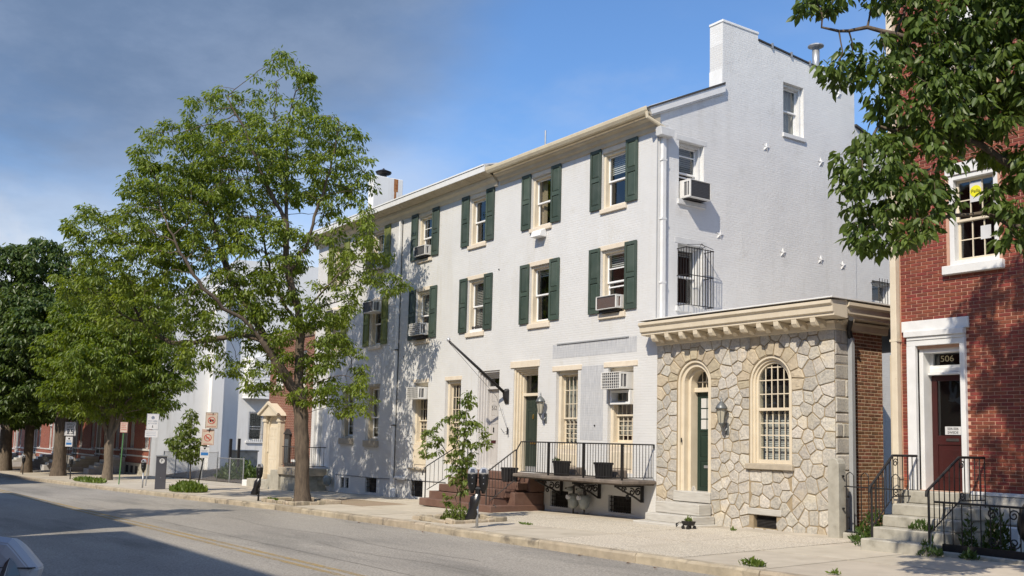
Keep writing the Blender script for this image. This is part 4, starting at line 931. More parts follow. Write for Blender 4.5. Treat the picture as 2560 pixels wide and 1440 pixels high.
def arch_ring(mb, x0, x1, z0, zs_, w, d0, d1, n=20):
    c = (x0+x1)/2; R = (x1-x0)/2; prev = None
    out = [(x0, z0)] + [(c-R*math.cos(t), zs_+R*math.sin(t)) for t in np.linspace(0, math.pi, n)] + [(x1, z0)]
    inn = [(x0+w, z0)] + [(c-(R-w)*math.cos(t), zs_+(R-w)*math.sin(t)) for t in np.linspace(0, math.pi, n)] + [(x1-w, z0)]
    for k in range(len(out)-1):
        (ax, az), (bx, bz), (cx1, cz1), (dx1, dz1) = out[k], out[k+1], inn[k+1], inn[k]
        mb.add([(ax,d0,az),(bx,d0,bz),(cx1,d0,cz1),(dx1,d0,dz1),(ax,d1,az),(bx,d1,bz),(cx1,d1,cz1),(dx1,d1,dz1)], [(0,1,2,3),(3,2,6,7),(0,4,5,1),(4,7,6,5)])
    return mb
# ---------------------------------------------------------------- small brick house with the pediment door
HC = thing('brick_house', 'small old brick house with cream pediment doorway behind the tree trunk', 'house', (-22, 0, -.4))
cd = (-23.83, -22.25, -.05, 2.62); cwn = (-21.05, -20.15, .75, 2.35)
wall_holes(MB(F), -24.0, -19.43, -1.2, 5.9, [cd, cwn, (-23.4, -22.5, 3.7, 5.1), (-21.05, -20.15, 3.7, 5.1)], .3).build('front_wall', M['c_brick'], HC, normals=False)
MB().box(-24.0, -23.7, .31, 8, -1.2, 5.9).build('side_wall', M['c_brick'], HC)
MB().prism([(-.25, 5.9), (5, 7.1), (5, 7.2), (-.25, 6.0)], 'x', -24.1, -19.45).build('roof', M['shingle'], HC)
MB().prism([(-.25, 5.85), (0, 5.65), (0, 5.9), (-.25, 5.98)], 'x', -24.05, -19.45).build('cornice', M['cream'], HC)
window(HC, F, *cwn, upper=(3, 2), lower=(3, 2), casing='white_trim', sill=(.08, .1, .08), sillm='white_trim'); window(HC, F, -23.4, -22.5, 3.7, 5.1, casing='white_trim', upper=(3, 2), lower=(3, 2)); window(HC, F, -21.05, -20.15, 3.7, 5.1, casing='white_trim', upper=(3, 2), lower=(3, 2))
dw = MB()
for x0 in (-23.98, -22.40): 
    dw.box(x0, x0+.30, -.20, 0, .10, 2.25); dw.box(x0-.05, x0+.35, -.25, 0, -.40, .10); dw.box(x0-.04, x0+.34, -.24, 0, 2.25, 2.33); dw.box(x0-.02, x0+.32, -.22, 0, 2.33, 2.5)
    for k in range(3): dw.box(x0+.06+.08*k, x0+.10+.08*k, -.215, -.20, .15, 2.2)
ds3 = dw.build('door_surround', M['cream'], HC, bevel=.008)
MB().prism([(-24.12, 2.5), (-21.98, 2.5), (-22.1, 2.62), (-23.05, 3.02), (-24.0, 2.62)], 'y', -.34, 0).build('pediment', M['cream'], ds3)
MB().prism([(-24.2, 2.6), (-23.05, 3.10), (-21.9, 2.6), (-21.98, 2.52), (-23.05, 2.98), (-24.12, 2.52)], 'y', -.42, -.34).build('pediment_moulding', M['cream'], ds3)
arcp = [(-23.66, -.05), (-22.42, -.05), (-22.42, 2.0)] + [(-23.04+.62*math.cos(t), 2.0+.55*math.sin(t)) for t in np.linspace(0, math.pi, 12)][1:] 
MB().prism(arcp, 'y', .06, .12).build('arch_panel', M['cream'], ds3)
MB(F).box(-23.83, -22.25, .125, .2, -.05, 2.62).build('door_backing', M['cream'], ds3)
MB(F).box(-23.72, -22.36, -.03, .0, -.10, 2.52).build('door_lining', M['cream'], ds3)
panel_door(HC, F, -23.58, -22.50, -.02, 2.05, -.075, 'cream', [(.05, .34), (.40, .74), (.80, .95)], th=.04)
arch_ring(MB(), -23.68, -22.40, 1.0, 1.98, .08, -.10, -.031, 14).build('arch_moulding', M['cream'], ds3)
MB().box(-24.15, -21.9, -.75, -.26, -.55, -.12).build('step', M['concrete'], HC, bevel=.015); MB().box(-24.7, -24.16, -.75, -.1, -.6, -.2).build('step', M['white_trim'], HC, bevel=.015)
bxn = thing('notice_box', 'dark glazed notice box on a brick wall beside the cream pediment doorway', 'notice box', (-21.55, -.05, 1))
MB(F).box(-21.85, -21.35, -.10, -.005, .55, 1.75).build('case', M['dull_iron'], bxn, bevel=.01); MB(F).box(-21.80, -21.40, -.105, -.101, .60, 1.55).build('glass', M['meterglass'], bxn); MB().prism([(-21.92, 1.75), (-21.28, 1.75), (-21.6, 1.98)], 'y', -.13, -.003).build('roof', M['dull_iron'], bxn)
wbx = thing('window_box', 'dark empty window box on the brick house by the trunk', 'window box', (-20.6, -.15, .5))
MB(F).box(-21.3, -20.0, -.28, -.02, .32, .62).build('box', M['dull_iron'], wbx, bevel=.015); MB(F).box(-21.25, -20.05, -.25, -.05, .56, .58).build('soil', M['soil'], wbx)

# ---------------------------------------------------------------- far red row beyond the lot
def far_house(x0, x1, label, porch=True, hgt=9.6, first=False):
    base = .018*x1
    h = thing('red_brick_row_house', label, 'house', ((x0+x1)/2, 0, base), 'red row houses beyond the lot')
    w = x1-x0; dz = base+.9
    dr = (x0+.5, x0+1.5, dz, dz+2.5); wn_ = [(x0+2.2, x0+3.2), (x0+w-1.5, x0+w-.5)]
    hs = [dr] + [(a, b, base+1.5, base+3.3) for a, b in wn_] + [(a, b, base+4.6, base+6.2) for a, b in wn_+[(x0+.5, x0+1.5)]] + [(a, b, base+7.3, base+8.6) for a, b in wn_+[(x0+.5, x0+1.5)]]
    wall_holes(MB(F), x0, x1-.004, base-1.2, base+hgt, hs, .3).build('front_wall', M['far_brick'], h, normals=False)
    for hh in hs[1:]: window(h, F, *hh, casing='door_trim', sill=(.08, .12, .08), lintel=(.1, .18), sillm='door_trim', room=True, blind='blind' if rnd.random() < .5 else None, cover=rnd.uniform(.3, .6))
    MB(F).box(dr[0], dr[1], .2, .25, dr[2], dr[3]).build('door', M['door_trim'] if rnd.random() < .5 else M['dull_iron'], h)
    frame(MB(F), dr[0]-.12, dr[1]+.12, dr[2], dr[3]+.15, .14, -.04, .18, bottom=False).build('door_frame', M['door_trim'], h)
    for z in (base+1.0, base+1.38, base+3.6): MB(F).box(x0+.01, x1-.01, -.03, -.003, z, z+.09).build('stone_band', M['door_trim'], h)
    MB(F).box(x0+.008, x1-.008, -.06, -.004, base-.9, base+.62).build('stone_base', M['concrete'], h)
    for k in range(3): MB(F).box(x0+1.9+k*1.1, x0+2.5+k*1.1, -.063, -.061, base+.02, base+.45).build('basement_window', M['room'], h)
    MB().prism([(-.4, base+hgt), (0, base+hgt-.5), (.02, base+hgt+.2), (-.4, base+hgt+.2)], 'x', x0, x1-.004).build('cornice', M['cream'], h)
    MB().box(x0, x1-.004, .02, 9, base+hgt-.1, base+hgt+.05).build('roof', M['roof_grey'], h)
    for k in range(5):
        MB().box(dr[0]-.2, dr[1]+.2, -.95-.3*(4-k)+.9*0, -.061, base-.6 if k == 0 else base+.9-.18*(5-k), base+.9-.18*(4-k)-.002).build('step', M['door_trim'] if rnd.random() < .5 else M['marble'], h, bevel=.015)
    return h
labels = ['end red brick row house beside the white stucco wall', 'red brick row house behind the speed limit sign', 'red brick row house with pale steps behind the dark tree trunk', 'red brick row house left of the dark tree trunk', 'farthest red brick row house at the left edge']
labels += ['red brick row house far down the street, sixth from the lot', 'red brick row house far down the street, seventh from the lot', 'last red brick row house down the street']
xx = [-42.0, -49.0, -56.0, -63.5, -71.5, -80.0, -90.0, -101.0, -113.0]
far = [far_house(xx[i+1], xx[i], labels[i]) for i in range(8)]
# white stucco end wall of the first one, with pier, bay and barred window
E1 = far[0]; TD = SD(-42.0)
wall_holes(MB(TD), .31, 16, -2, 9.2, [(5.68, 6.60, 1.32, 3.08)], .3).build('end_wall', M['white_stucco'], E1, normals=False)
MB().prism([(.0, 8.84), (.31, 8.84), (.31, 9.2), (16, 9.2), (16, 12.6), (4.5, 12.3), (.0, 9.3)], 'x', -42.3, -42.0).build('end_gable', M['white_stucco'], E1)
MB().box(-42.3, -41.997, 0.004, .308, -2, 8.84).build('end_wall_quoin', M['white_stucco'], E1)
MB().box(-41.995, -41.45, 3.15, 3.88, -1.2, 10.5).build('pier', M['white_stucco'], E1, bevel=.01)
window(E1, TD, 5.68, 6.60, 1.32, 3.08, casing='white_trim', sillm='white_trim', sill=(.15, .12, .08), depth=.12, extra_rail=[2.05])
grille(E1, TD, 5.66, 6.62, 1.30, 3.10, -.08, 8, 2, r=.008)
bay = MB().prism([(5.2, 0), (5.55, .85), (6.9, .85), (7.2, 0)], 'z', 3.84, 6.4)
bv = MB(); n = 13
P = [(5.22, -41.99), (5.60, -41.2), (6.95, -41.2), (7.3, -41.99)]
core = MB().prism([(p[1], p[0]) for p in P], 'z', 3.86, 6.35).build('bay', M['white_trim'], E1)
for k in range(n):
    z = 3.88+k*.19
    for (ya, xa), (yb, xb) in zip(P[:-1], P[1:]):
        d = Vector((xb-xa, yb-ya, 0)); nrm = Vector((d.y, -d.x, 0)).normalized()
        if nrm.x < 0: nrm = -nrm
        if abs(nrm.y) > abs(nrm.x)+.3: nrm = Vector((nrm.x, nrm.y, 0))
        q = lambda x, y, o, zz: (x+nrm.x*o, y+nrm.y*o, zz)
        MB().add([q(xa, ya, .022, z), q(xb, yb, .022, z), q(xb, yb, .004, z+.185), q(xa, ya, .004, z+.185), q(xa, ya, .003, z), q(xb, yb, .003, z)], [(0, 1, 2, 3), (0, 4, 5, 1)]).build('siding_board', M['white_trim'], core)
# lot furniture: chain-link fence panels, posts, cabinet, bollards, brush
def mesh_fence(p0, p1, h, label, npost):
    P0, P1 = Vector(p0), Vector(p1); L = (P1-P0).length
    r = thing('chain_link_fence', label, 'fence', tuple((P0+P1)/2), 'chain link fence around the lot')
    for k in range(npost+1): q = P0.lerp(P1, k/npost); MB().tube([q-Vector((0, 0, .1)), q+Vector((0, 0, h+.05))], .03, 7).build('post', M['steel'], r)
    MB().tube([P0+Vector((0, 0, h)), P1+Vector((0, 0, h))], .02, 6).build('top_rail', M['steel'], r)
    mb = MB(); n = int(L/.14)
    for sgn in (1, -1):
        for k in range(-int(h/.14), n+int(h/.14)):
            a = k*.14; b = a+sgn*h
            # clip the diagonal to the panel
            t0, t1 = 0.0, 1.0
            lo, hi = min(a, b), max(a, b)
            if hi <= 0 or lo >= L: continue
            def cl(v): return max(0.0, min(L, v))
            A_, B__ = cl(a), cl(b); za = abs(A_-a); zb = h-abs(B__-b)
            if zb-za < .02: continue
            q0 = P0.lerp(P1, A_/L)+Vector((0, 0, za)); q1 = P0.lerp(P1, B__/L)+Vector((0, 0, zb))
            mb.tube([q0, q1], .0035, 3, cap=False)
    mb.build('mesh', M['steel'], r, normals=False)
    return r
zl = lambda x, y: .018*x + .125*min(y, 6) - .05
mesh_fence((-31.6, .45, zl(-31.6, .45)), (-27.5, .30, zl(-27.5, .3)), 1.1, 'low galvanised chain link fence at the front of the lot', 2)
mesh_fence((-41.0, .5, zl(-41, .5)), (-31.6, .45, zl(-31.6, .45)), 1.35, 'higher galvanised chain link fence left of the sapling', 4)
mesh_fence((-31.8, 3.2, zl(-31.8, 3.2)), (-24.4, 3.0, zl(-24.4, 3.0)), 1.25, 'chain link fence across the back of the lot', 3)
for x, y in ((-32.0, 1.2), (-30.8, 1.2)):
    tag(MB().box(x-.06, x+.06, y-.06, y+.06, zl(x, y)-.2, zl(x, y)+1.95).build('black_post', M['iron'], bevel=.01), ('left' if x < -31 else 'right')+' one of two black square posts in the lot', 'post', 'black posts in the lot')
cb = thing('utility_cabinet', 'grey concrete utility cabinet in the lot in front of the white wall', 'cabinet', (-37, 3.6, zl(-37, 3.6)))
MB().box(-37.6, -36.5, 3.1, 4.3, zl(-37, 3.5)-.2, zl(-37, 3.5)+1.05).build('body', M['concrete'], cb, bevel=.02); MB().box(-37.65, -36.45, 3.05, 4.35, zl(-37, 3.5)+1.05, zl(-37, 3.5)+1.13).build('lid', M['concrete'], cb, bevel=.02)

# ---------------------------------------------------------------- houses on the near side of the street (they shade the road)
def near_house(x0, x1, y1, h, label):
    base = zr((x0+x1)/2, -21)+.15; T = lambda s, d, z: (s, y1-d, z)
    r = thing('near_brick_house', label, 'house', ((x0+x1)/2, y1-4, base), 'houses on the near side of the street')
    n = max(1, int((x1-x0)/3.2)); hs = []
    for i in range(n):
        c = x0+(x1-x0)*(i+.5)/n
        for z in (1.2, 4.4, 7.6):
            if z+1.7 < h: hs.append((c-.5, c+.5, base+z, base+z+1.6))
    wall_holes(MB(T), x0, x1, base-1, base+h, hs, .3).build('front_wall', M['far_brick'], r, normals=False)
    for q in hs: window(r, T, *q, casing='white_trim', sillm='white_trim', room=False)
    MB().box(x0, x1, y1-10, y1-.31, base-1, base+h-.3).build('body', M['far_brick_side'], r)
    MB().box(x0-.1, x1+.05, y1-10, y1+.35, base+h, base+h+.3).build('cornice', M['cream'], r)
    return r
near_house(-.10, 26, -22.0, 11.8, 'brick house across the street whose shadow lies on the near road')
near_house(-21.0, -1.2, -22.0, 12.8, 'taller brick house across the street whose shadow lies farther left')
near_house(-66.0, -30.0, -22.0, 16.5, 'tall brick building across the street shading the far road')
# ---------------------------------------------------------------- stone house
SH = thing('stone_house', 'single storey field stone building with cream bracketed cornice and arched openings', 'house', (2.43, 0, .05))
SW = 4.86
def clip(poly, px, py, nx, ny):     # keep the side where (p-P).n <= 0
    out = []; m = len(poly)
    for i in range(m):
        a, b = poly[i], poly[(i+1) % m]
        da = (a[0]-px)*nx+(a[1]-py)*ny; db = (b[0]-px)*nx+(b[1]-py)*ny
        if da <= 0: out.append(a)
        if (da < 0 < db) or (db < 0 < da):
            t = da/(da-db); out.append((a[0]+(b[0]-a[0])*t, a[1]+(b[1]-a[1])*t))
    return out
DX0, DX1, DZ0, DZS = .66, 1.68, .46, 3.05      # door opening: spring line DZS
WX0, WX1, WZ0, WZS = 2.76, 3.84, 1.24, 2.99
def arch_pts(x0, x1, zs_, n=8):
    c = (x0+x1)/2; r = (x1-x0)/2
    return [(c+r*math.cos(t), zs_+r*math.sin(t)) for t in np.linspace(0, math.pi, n)]
def inside(x, z):
    for x0, x1, z0, z1 in ((DX0, DX1, DZ0, DZS), (WX0, WX1, WZ0, WZS)):
        if x0 < x < x1 and z0 < z < z1: return True
        if z >= z1 and math.hypot(x-(x0+x1)/2, z-z1) < (x1-x0)/2: return True
    return 2.86 < x < 3.45 and .08 < z < .33 or (2.72 < x < 3.58 and .33 <= z < .47)
seeds = []
def pair(x, z, nx, nz, o=.13):
    seeds.append((x+nx*o, z+nz*o, 1)); seeds.append((x-nx*o, z-nz*o, 0))
for x0, x1, z0, z1 in ((DX0, DX1, DZ0, DZS), (WX0, WX1, WZ0, WZS)):
    c = (x0+x1)/2; r = (x1-x0)/2
    pair(x0, z1-.01, -1, 0, .13); pair(x1, z1-.01, 1, 0, .13)
    for k in range(9):
        t = math.pi*(k+.5)/9; pair(c+r*math.cos(t), z1+r*math.sin(t), math.cos(t), math.sin(t), .15)
    z = z0+.15
    while z < z1-.12:
        pair(x0, z, -1, 0, rnd.uniform(.11, .16)); pair(x1, z+.05, 1, 0, rnd.uniform(.11, .16)); z += rnd.uniform(.26, .36)
for k in range(3): pair(2.93+.29*k, WZ0, 0, -1, .12)
for k in range(3): pair(2.88+.28*k, .47, 0, 1, .12)
for x0 in (2.80, 3.50): seeds.append((x0-.1 if x0 < 3 else x0+.08, .2, 1))
seeds.append((3.15, .2, 0)); seeds.append((2.98, .36, 0)); seeds.append((3.35, .36, 0))
z = .12                                        # corner stones at the right edge
tries = 0
while tries < 16000 and len(seeds) < 330:
    tries += 1; x, z = rnd.uniform(.08, SW-.1), rnd.uniform(.0, 3.98)
    if inside(x, z): continue
    dmin = rnd.choice((.18, .24, .30, .36, .42))+.04*rnd.random()
    if all(((x-q[0])**2+((z-q[1])*1.05)**2) > dmin*dmin for q in seeds): seeds.append((x, z, 1))
# mortar bed with the openings left out
bed_m = MB(FR(.0))
wall_holes(bed_m, .003, SW, -.8, DZ0, [(2.86, 3.45, .08, .33)], .30)
def arch_fill(mb, x0, x1, zs_, ztop, y0=0, y1=.30):      # spandrel above an arched opening
    pts = arch_pts(x0, x1, zs_, 17)[::-1]
    for (xa, za), (xb, zb_) in zip(pts[:-1], pts[1:]):
        mb.add([(xa, y0, za), (xb, y0, zb_), (xb, y0, ztop), (xa, y0, ztop), (xa, y1, za), (xb, y1, zb_)], [(0, 1, 2, 3), (0, 4, 5, 1)])
bed_m.add([], [])
wall_holes(bed_m, .003, SW, DZ0, 4.02, [(DX0, DX1, DZ0, 4.02), (WX0, WX1, WZ0, 4.02)], .30)
arch_fill(bed_m, DX0, DX1, DZS, 4.02); arch_fill(bed_m, WX0, WX1, WZS, 4.02)
sw_ = bed_m.build('front_wall', M['mortar'], SH, normals=False)
ns = 0
for i, (sx, sz, keep) in enumerate(seeds):
    if not keep: continue
    poly = [(.004, -.35), (SW, -.35), (SW, 4.02), (.004, 4.02)]
    for j, (qx, qz, _) in enumerate(seeds):
        if j == i: continue
        dx, dz_ = qx-sx, qz-sz
        if abs(dx) > 1.3 or abs(dz_) > 1.3: continue
        poly = clip(poly, (sx+qx)/2, (sz+qz)/2, dx, dz_)
        if len(poly) < 3: break
    if len(poly) < 3: continue
    for x0, x1, z1 in ((DX0, DX1, DZS), (WX0, WX1, WZS)):
        if sz < z1+.06 and abs(sx-(x0+x1)/2) < 1.0:
            if sx < x0: poly = clip(poly, x0-.002, sz, 1, 0)
            elif sx > x1: poly = clip(poly, x1+.002, sz, -1, 0)
    if sz < .12 and 2.6 < sx < 3.7: poly = clip(poly, sx, .075, 0, 1)
    if len(poly) < 3: continue
    # shrink by the joint
    g = rnd.uniform(.009, .014); c = (sum(p[0] for p in poly)/len(poly), sum(p[1] for p in poly)/len(poly)); q = poly
    for a, b in list(zip(poly, poly[1:]+poly[:1])):
        ex, ez = b[0]-a[0], b[1]-a[1]; L = math.hypot(ex, ez)
        if L < 1e-6: continue
        nx, nz = ez/L, -ex/L
        if (c[0]-a[0])*nx+(c[1]-a[1])*nz > 0: nx, nz = -nx, -nz
        if a[0] > SW-.002 and b[0] > SW-.002: continue
        q = clip(q, a[0]-nx*g, a[1]-nz*g, nx, nz)
        if len(q) < 3: break
    if len(q) < 3: continue
    # soften corners
    ring = []
    m = len(q)
    for k in range(m):
        a, b, d = q[k-1], q[k], q[(k+1) % m]
        t = .07
        for o in (a, d):
            u = (b[0]+(o[0]-b[0])*t+rnd.uniform(-.004, .004), b[1]+(o[1]-b[1])*t+rnd.uniform(-.004, .004))
            if math.hypot(u[0]-b[0], u[1]-b[1]) > .035:
                L = math.hypot(o[0]-b[0], o[1]-b[1]); u = (b[0]+(o[0]-b[0])/L*.035, b[1]+(o[1]-b[1])/L*.035)
            ring.append(u)
    cx_, cz_ = sum(p[0] for p in ring)/len(ring), sum(p[1] for p in ring)/len(ring)
    pr = rnd.uniform(.010, .026); n = len(ring)
    vs = [(x, .004, z) for x, z in ring] + [(x, -pr*.55, z) for x, z in ring] + [(cx_+(x-cx_)*.93, -pr+rnd.uniform(-.004, .004), cz_+(z-cz_)*.93) for x, z in ring] + [(cx_+(x-cx_)*.45+rnd.uniform(-.01, .01), -pr+rnd.uniform(-.007, .005), cz_+(z-cz_)*.45) for x, z in ring]
    fs = [(r*n+k, r*n+(k+1) % n, (r+1)*n+(k+1) % n, (r+1)*n+k) for r in range(3) for k in range(n)] + [tuple(3*n+k for k in range(n))]
    near_arch = any(abs(math.hypot(sx-(x0+x1)/2, sz-zz)-(x1-x0)/2) < .22 and sz > zz-.1 for x0, x1, zz in ((DX0, DX1, DZS), (WX0, WX1, WZS)))
    MB().add(vs, fs).build('stone', M['buff_stone'] if near_arch or rnd.random() < .05 else M['stone'], sw_)
    ns += 1
# side return: corner stones, then old brick
rw = MB(SD(SW)).box(.301, .47, .0, .30, -.8, 4.02).build('side_return', M['mortar'], SH)
z = -.1
while z < 3.95:
    h = min(rnd.uniform(.16, .42), 4.0-z); cut = rnd.choice((.46, .46, rnd.uniform(.18, .30)))
    for a, b in ((.010, cut), (cut+.012, .465)):
        if b-a < .08: continue
        pr = rnd.uniform(.008, .026); j_ = lambda: rnd.uniform(-.010, .010)
        MB(SD(SW)).add([(a,0,z+.008+j_()),(b,0,z+.008+j_()),(b,0,z+h-.008+j_()),(a,0,z+h-.008+j_()),(a+.018,-pr,z+.03+j_()),(b-.02,-pr*.8,z+.03+j_()),(b-.018,-pr,z+h-.03+j_()),(a+.02,-pr*1.1,z+h-.03+j_())], [(4,5,6,7),(0,1,5,4),(1,2,6,5),(2,3,7,6),(3,0,4,7)]).build('stone', M['stone'], rw)
    z += h
bw_ = MB(SD(SW)).box(.471, 1.48, .012, .30, -.8, 4.05).build('brick_wall', M['tan_mortar'], SH)
def brick_mesh(L, H, D, key, m, flip=False):
    def mk():
        mb = MB(); e = .004
        if not flip: mb.add([(-L/2,0,-H/2),(L/2,0,-H/2),(L/2,0,H/2),(-L/2,0,H/2),(-L/2+e,-D,-H/2+e),(L/2-e,-D,-H/2+e),(L/2-e,-D,H/2-e),(-L/2+e,-D,H/2-e)], [(4,5,6,7),(0,1,5,4),(1,2,6,5),(2,3,7,6),(3,0,4,7)])
        else: mb.add([(0,-L/2,-H/2),(0,L/2,-H/2),(0,L/2,H/2),(0,-L/2,H/2),(D,-L/2+e,-H/2+e),(D,L/2-e,-H/2+e),(D,L/2-e,H/2-e),(D,-L/2+e,H/2-e)], [(4,5,6,7),(0,1,5,4),(1,2,6,5),(2,3,7,6),(3,0,4,7)])
        o = mb.build('brick', m, normals=False); me = o.data; bpy.data.objects.remove(o); return me
    return cached(key, mk)
zc_ = .02; row = 0; CH = .0675
while zc_ < 4.0:
    y = .475 - (0 if row % 2 else .10)
    hdr = row % 7 == 3
    while y < 1.47:
        L = .098 if hdr else .2; a, b = max(y, .475), min(y+L, 1.475)
        if b-a > .04:
            me = brick_mesh(round(b-a, 2), .050, .004, ('ob', round(b-a, 2)), M['old_brick'], True)
            piece('brick', me, bw_, (SW-.0115+rnd.uniform(-.002, .002), (a+b)/2, zc_+.033))
        y += L+.012
    zc_ += CH; row += 1
# cornice, brackets, roof
cs = MB().prism([(-.001, 3.93), (-.05, 3.95), (-.06, 4.06), (-.10, 4.10), (-.001, 4.12)], 'x', .004, SW+.05).build('frieze', M['cream'], SH)
MB().prism([(-.001, 4.121), (-.40, 4.15), (-.40, 4.20), (-.44, 4.22), (-.45, 4.33), (-.50, 4.37), (-.50, 4.43), (-.001, 4.47)], 'x', -.12, SW+.30).build('cornice', M['cream'], cs, bevel=.004)
MB().prism([(SW-.001, 3.93), (SW+.05, 3.95), (SW+.06, 4.06), (SW+.10, 4.10), (SW-.001, 4.12)], 'y', .0, 1.6).build('side_frieze', M['cream'], cs)
MB().prism([(SW-.02, 4.121), (SW+.24, 4.15), (SW+.24, 4.20), (SW+.28, 4.22), (SW+.29, 4.33), (SW+.34, 4.37), (SW+.34, 4.43), (SW-.02, 4.47)], 'y', .0, 1.9).build('side_cornice', M['cream'], cs)
MB().box(-.14, SW+.35, -.515, 2.4, 4.471, 4.495).build('roof', M['white_trim'], cs)
MB().box(.01, SW, .31, 7, 4.2, 4.465).build('roof_deck', M['roof_grey'], SH)
for k in range(11):
    x = .20+k*.44
    MB().prism([(-.02, 3.97), (-.09, 3.98), (-.14, 4.03), (-.21, 4.04), (-.27, 3.99), (-.35, 4.00), (-.39, 4.06), (-.40, 4.145), (-.02, 4.12)], 'x', x, x+.12).build('bracket', M['cream'], cs, bevel=.006)
MB().prism([(SW+.02, 4.04), (SW+.10, 4.04), (SW+.16, 4.08), (SW+.26, 4.06), (SW+.28, 4.13), (SW+.02, 4.12)], 'y', .12, .24).build('bracket', M['cream'], cs)
# arched door
su = MB()
for k, (o, d0) in enumerate(((0, .02), (.06, .07), (.15, .20))): arch_ring(su, DX0+o, DX1-o, .70, DZS, (.0605, .0905, .0755)[k], d0, .42)
sd_ = su.build('door_surround', M['cream'], SH, normals=False)
MB().box(DX0+.225, DX1-.225, .30, .42, 2.86, 2.96).build('transom_bar', M['cream'], sd_, bevel=.008)
MB().box(DX0+.2, DX1-.2, .52, 1.3, .7, 3.5).build('hall_interior', M['room'], sd_)
ar = arch_pts(DX0+.22, DX1-.22, DZS, 14); cxa = (DX0+DX1)/2
MB().add([(cxa, .40, 2.96)]+[(x, .40, z) for x, z in [(DX1-.22, 2.96)]+ar+[(DX0+.22, 2.96)]], [(0, k+1, k+2) for k in range(len(ar)+1)]).build('fan_light', M['glass_dark'], sd_, normals=False)
fb = MB()
for dx in (-.12, .0, .12): fb.box(cxa+dx-.009, cxa+dx+.009, .385, .399, 2.96, 3.05+math.sqrt(max(.0, .28**2-dx*dx)))
fb.box(DX0+.23, DX1-.23, .386, .398, 3.08, 3.098); fb.build('glazing_bars', M['cream'], sd_)
gd2 = panel_door(SH, F, DX0+.225, DX1-.225, .70, 2.86, .40, 'green_door2', [(.04, .30), (.34, .56)], cols=1, stile=.09)
dl = MB(F); a, b, c_, e = DX0+.33, DX1-.31, 2.04, 2.74
frame(dl, a-.03, b+.03, c_-.03, e+.03, .03, .388, .40); dl.box((a+b)/2-.01, (a+b)/2+.01, .39, .40, c_, e)
for k in (1, 2): dl.box(a, b, .391, .40, c_+(e-c_)*k/3-.01, c_+(e-c_)*k/3+.01)
dl.build('door_light_bars', M['green_door2'], gd2)
for i in range(2):
    for j in range(3):
        x0_, x1_ = a+(b-a)*i/2+.012, a+(b-a)*(i+1)/2-.012; z0_, z1_ = c_+(e-c_)*j/3+.012, c_+(e-c_)*(j+1)/3-.012
        MB(F).box(x0_, x1_, .396, .3995, z0_, z1_).build('pane', M['blind'], gd2)
MB(F).box(1.10, 1.28, .385, .40, 1.20, 1.26).build('letter_slot', M['steel'], gd2)
MB(F).box(DX0+.09, DX0+.12, .02, .03, 1.75, 1.85).build('door_bell', M['iron'], sd_)
# arched window
wc = MB()
for o, d0 in ((0, .015), (.05, .06), (.10, .10)): arch_ring(wc, WX0+o, WX1-o, WZ0+.12, WZS, .0505, d0, .24)
wa = wc.build('arched_window', M['cream'], SH, normals=False)
MB().box(WX0-.06, WX1+.06, -.085, .2, WZ0, WZ0+.118).build('sill', M['sandstone'], wa, bevel=.012)
MB(F).box(WX0+.15, WX1-.15, .11, .24, WZ0+.12, WZ0+.2).build('sash_rail', M['cream'], wa)
MB(F).box(WX0+.15, WX1-.15, .10, .24, 2.42, 2.48).build('meeting_rail', M['cream'], wa, bevel=.004)
x0, x1 = WX0+.15, WX1-.15; cxa = (x0+x1)/2; R = (x1-x0)/2
gb = MB(F)
for k in range(1, 5):
    x = x0+(x1-x0)*k/5; ztop = WZS+math.sqrt(max(0, R*R-(x-cxa)**2)); gb.box(x-.010, x+.010, .135, .155, 2.48, ztop-.002); gb.box(x-.010, x+.010, .165, .185, WZ0+.2, 2.42)
for z in (2.76, 3.04, 3.30):
    hw = R if z <= WZS else math.sqrt(max(0, R*R-(z-WZS)**2)); gb.box(cxa-hw, cxa+hw, .136, .154, z-.010, z+.010)
for k in range(1, 4): z = WZ0+.2+(2.42-WZ0-.2)*k/4; gb.box(x0, x1, .166, .184, z-.010, z+.010)
gb.build('glazing_bars', M['cream'], wa)
ar = arch_pts(x0, x1, WZS, 14)
MB().add([(cxa, .146, 2.48)]+[(x, .146, z) for x, z in [(x1, 2.48)]+ar+[(x0, 2.48)]], [(0, k+1, k+2) for k in range(len(ar)+1)]).build('upper_glass', M['glass'], wa, normals=False)
MB(F).add([(x0, .176, WZ0+.2), (x1, .176, WZ0+.2), (x1, .176, 2.42), (x0, .176, 2.42)], [(0, 1, 2, 3)]).build('lower_glass', M['glass'], wa, normals=False)
bl = MB(F); n = 26
for k in range(n): z = WZ0+.2+(2.36-WZ0-.2)*(k+.5)/n; bl.add([(x0+.02, .26, z-.02), (x1-.02, .26, z-.02), (x1-.02, .285, z+.02), (x0+.02, .285, z+.02)], [(0, 1, 2, 3)])
bl.build('blind', M['blind'], wa, normals=False)
MB(F).box(x0-.1, x1+.1, .45, 1.3, WZ0, 3.6).build('room_interior', M['room'], wa)
# basement vent and its lintel
bv_ = MB(F).box(2.86, 3.45, .10, .16, .08, .33).build('basement_vent', M['dull_iron'], SH)
for k in range(8): z = .10+.028*k; MB(F).add([(2.89, .06, z), (3.42, .06, z), (3.42, .095, z+.02), (2.89, .095, z+.02)], [(0, 1, 2, 3)]).build('slat', M['dull_iron'], bv_, normals=False)
MB(F).box(2.72, 3.58, -.03, .1, .335, .465).build('vent_lintel', M['marble'], SH, bevel=.01)
lantern(F, 2.16, 2.36, 'grey wall lantern on the stone wall between the arched door and window')
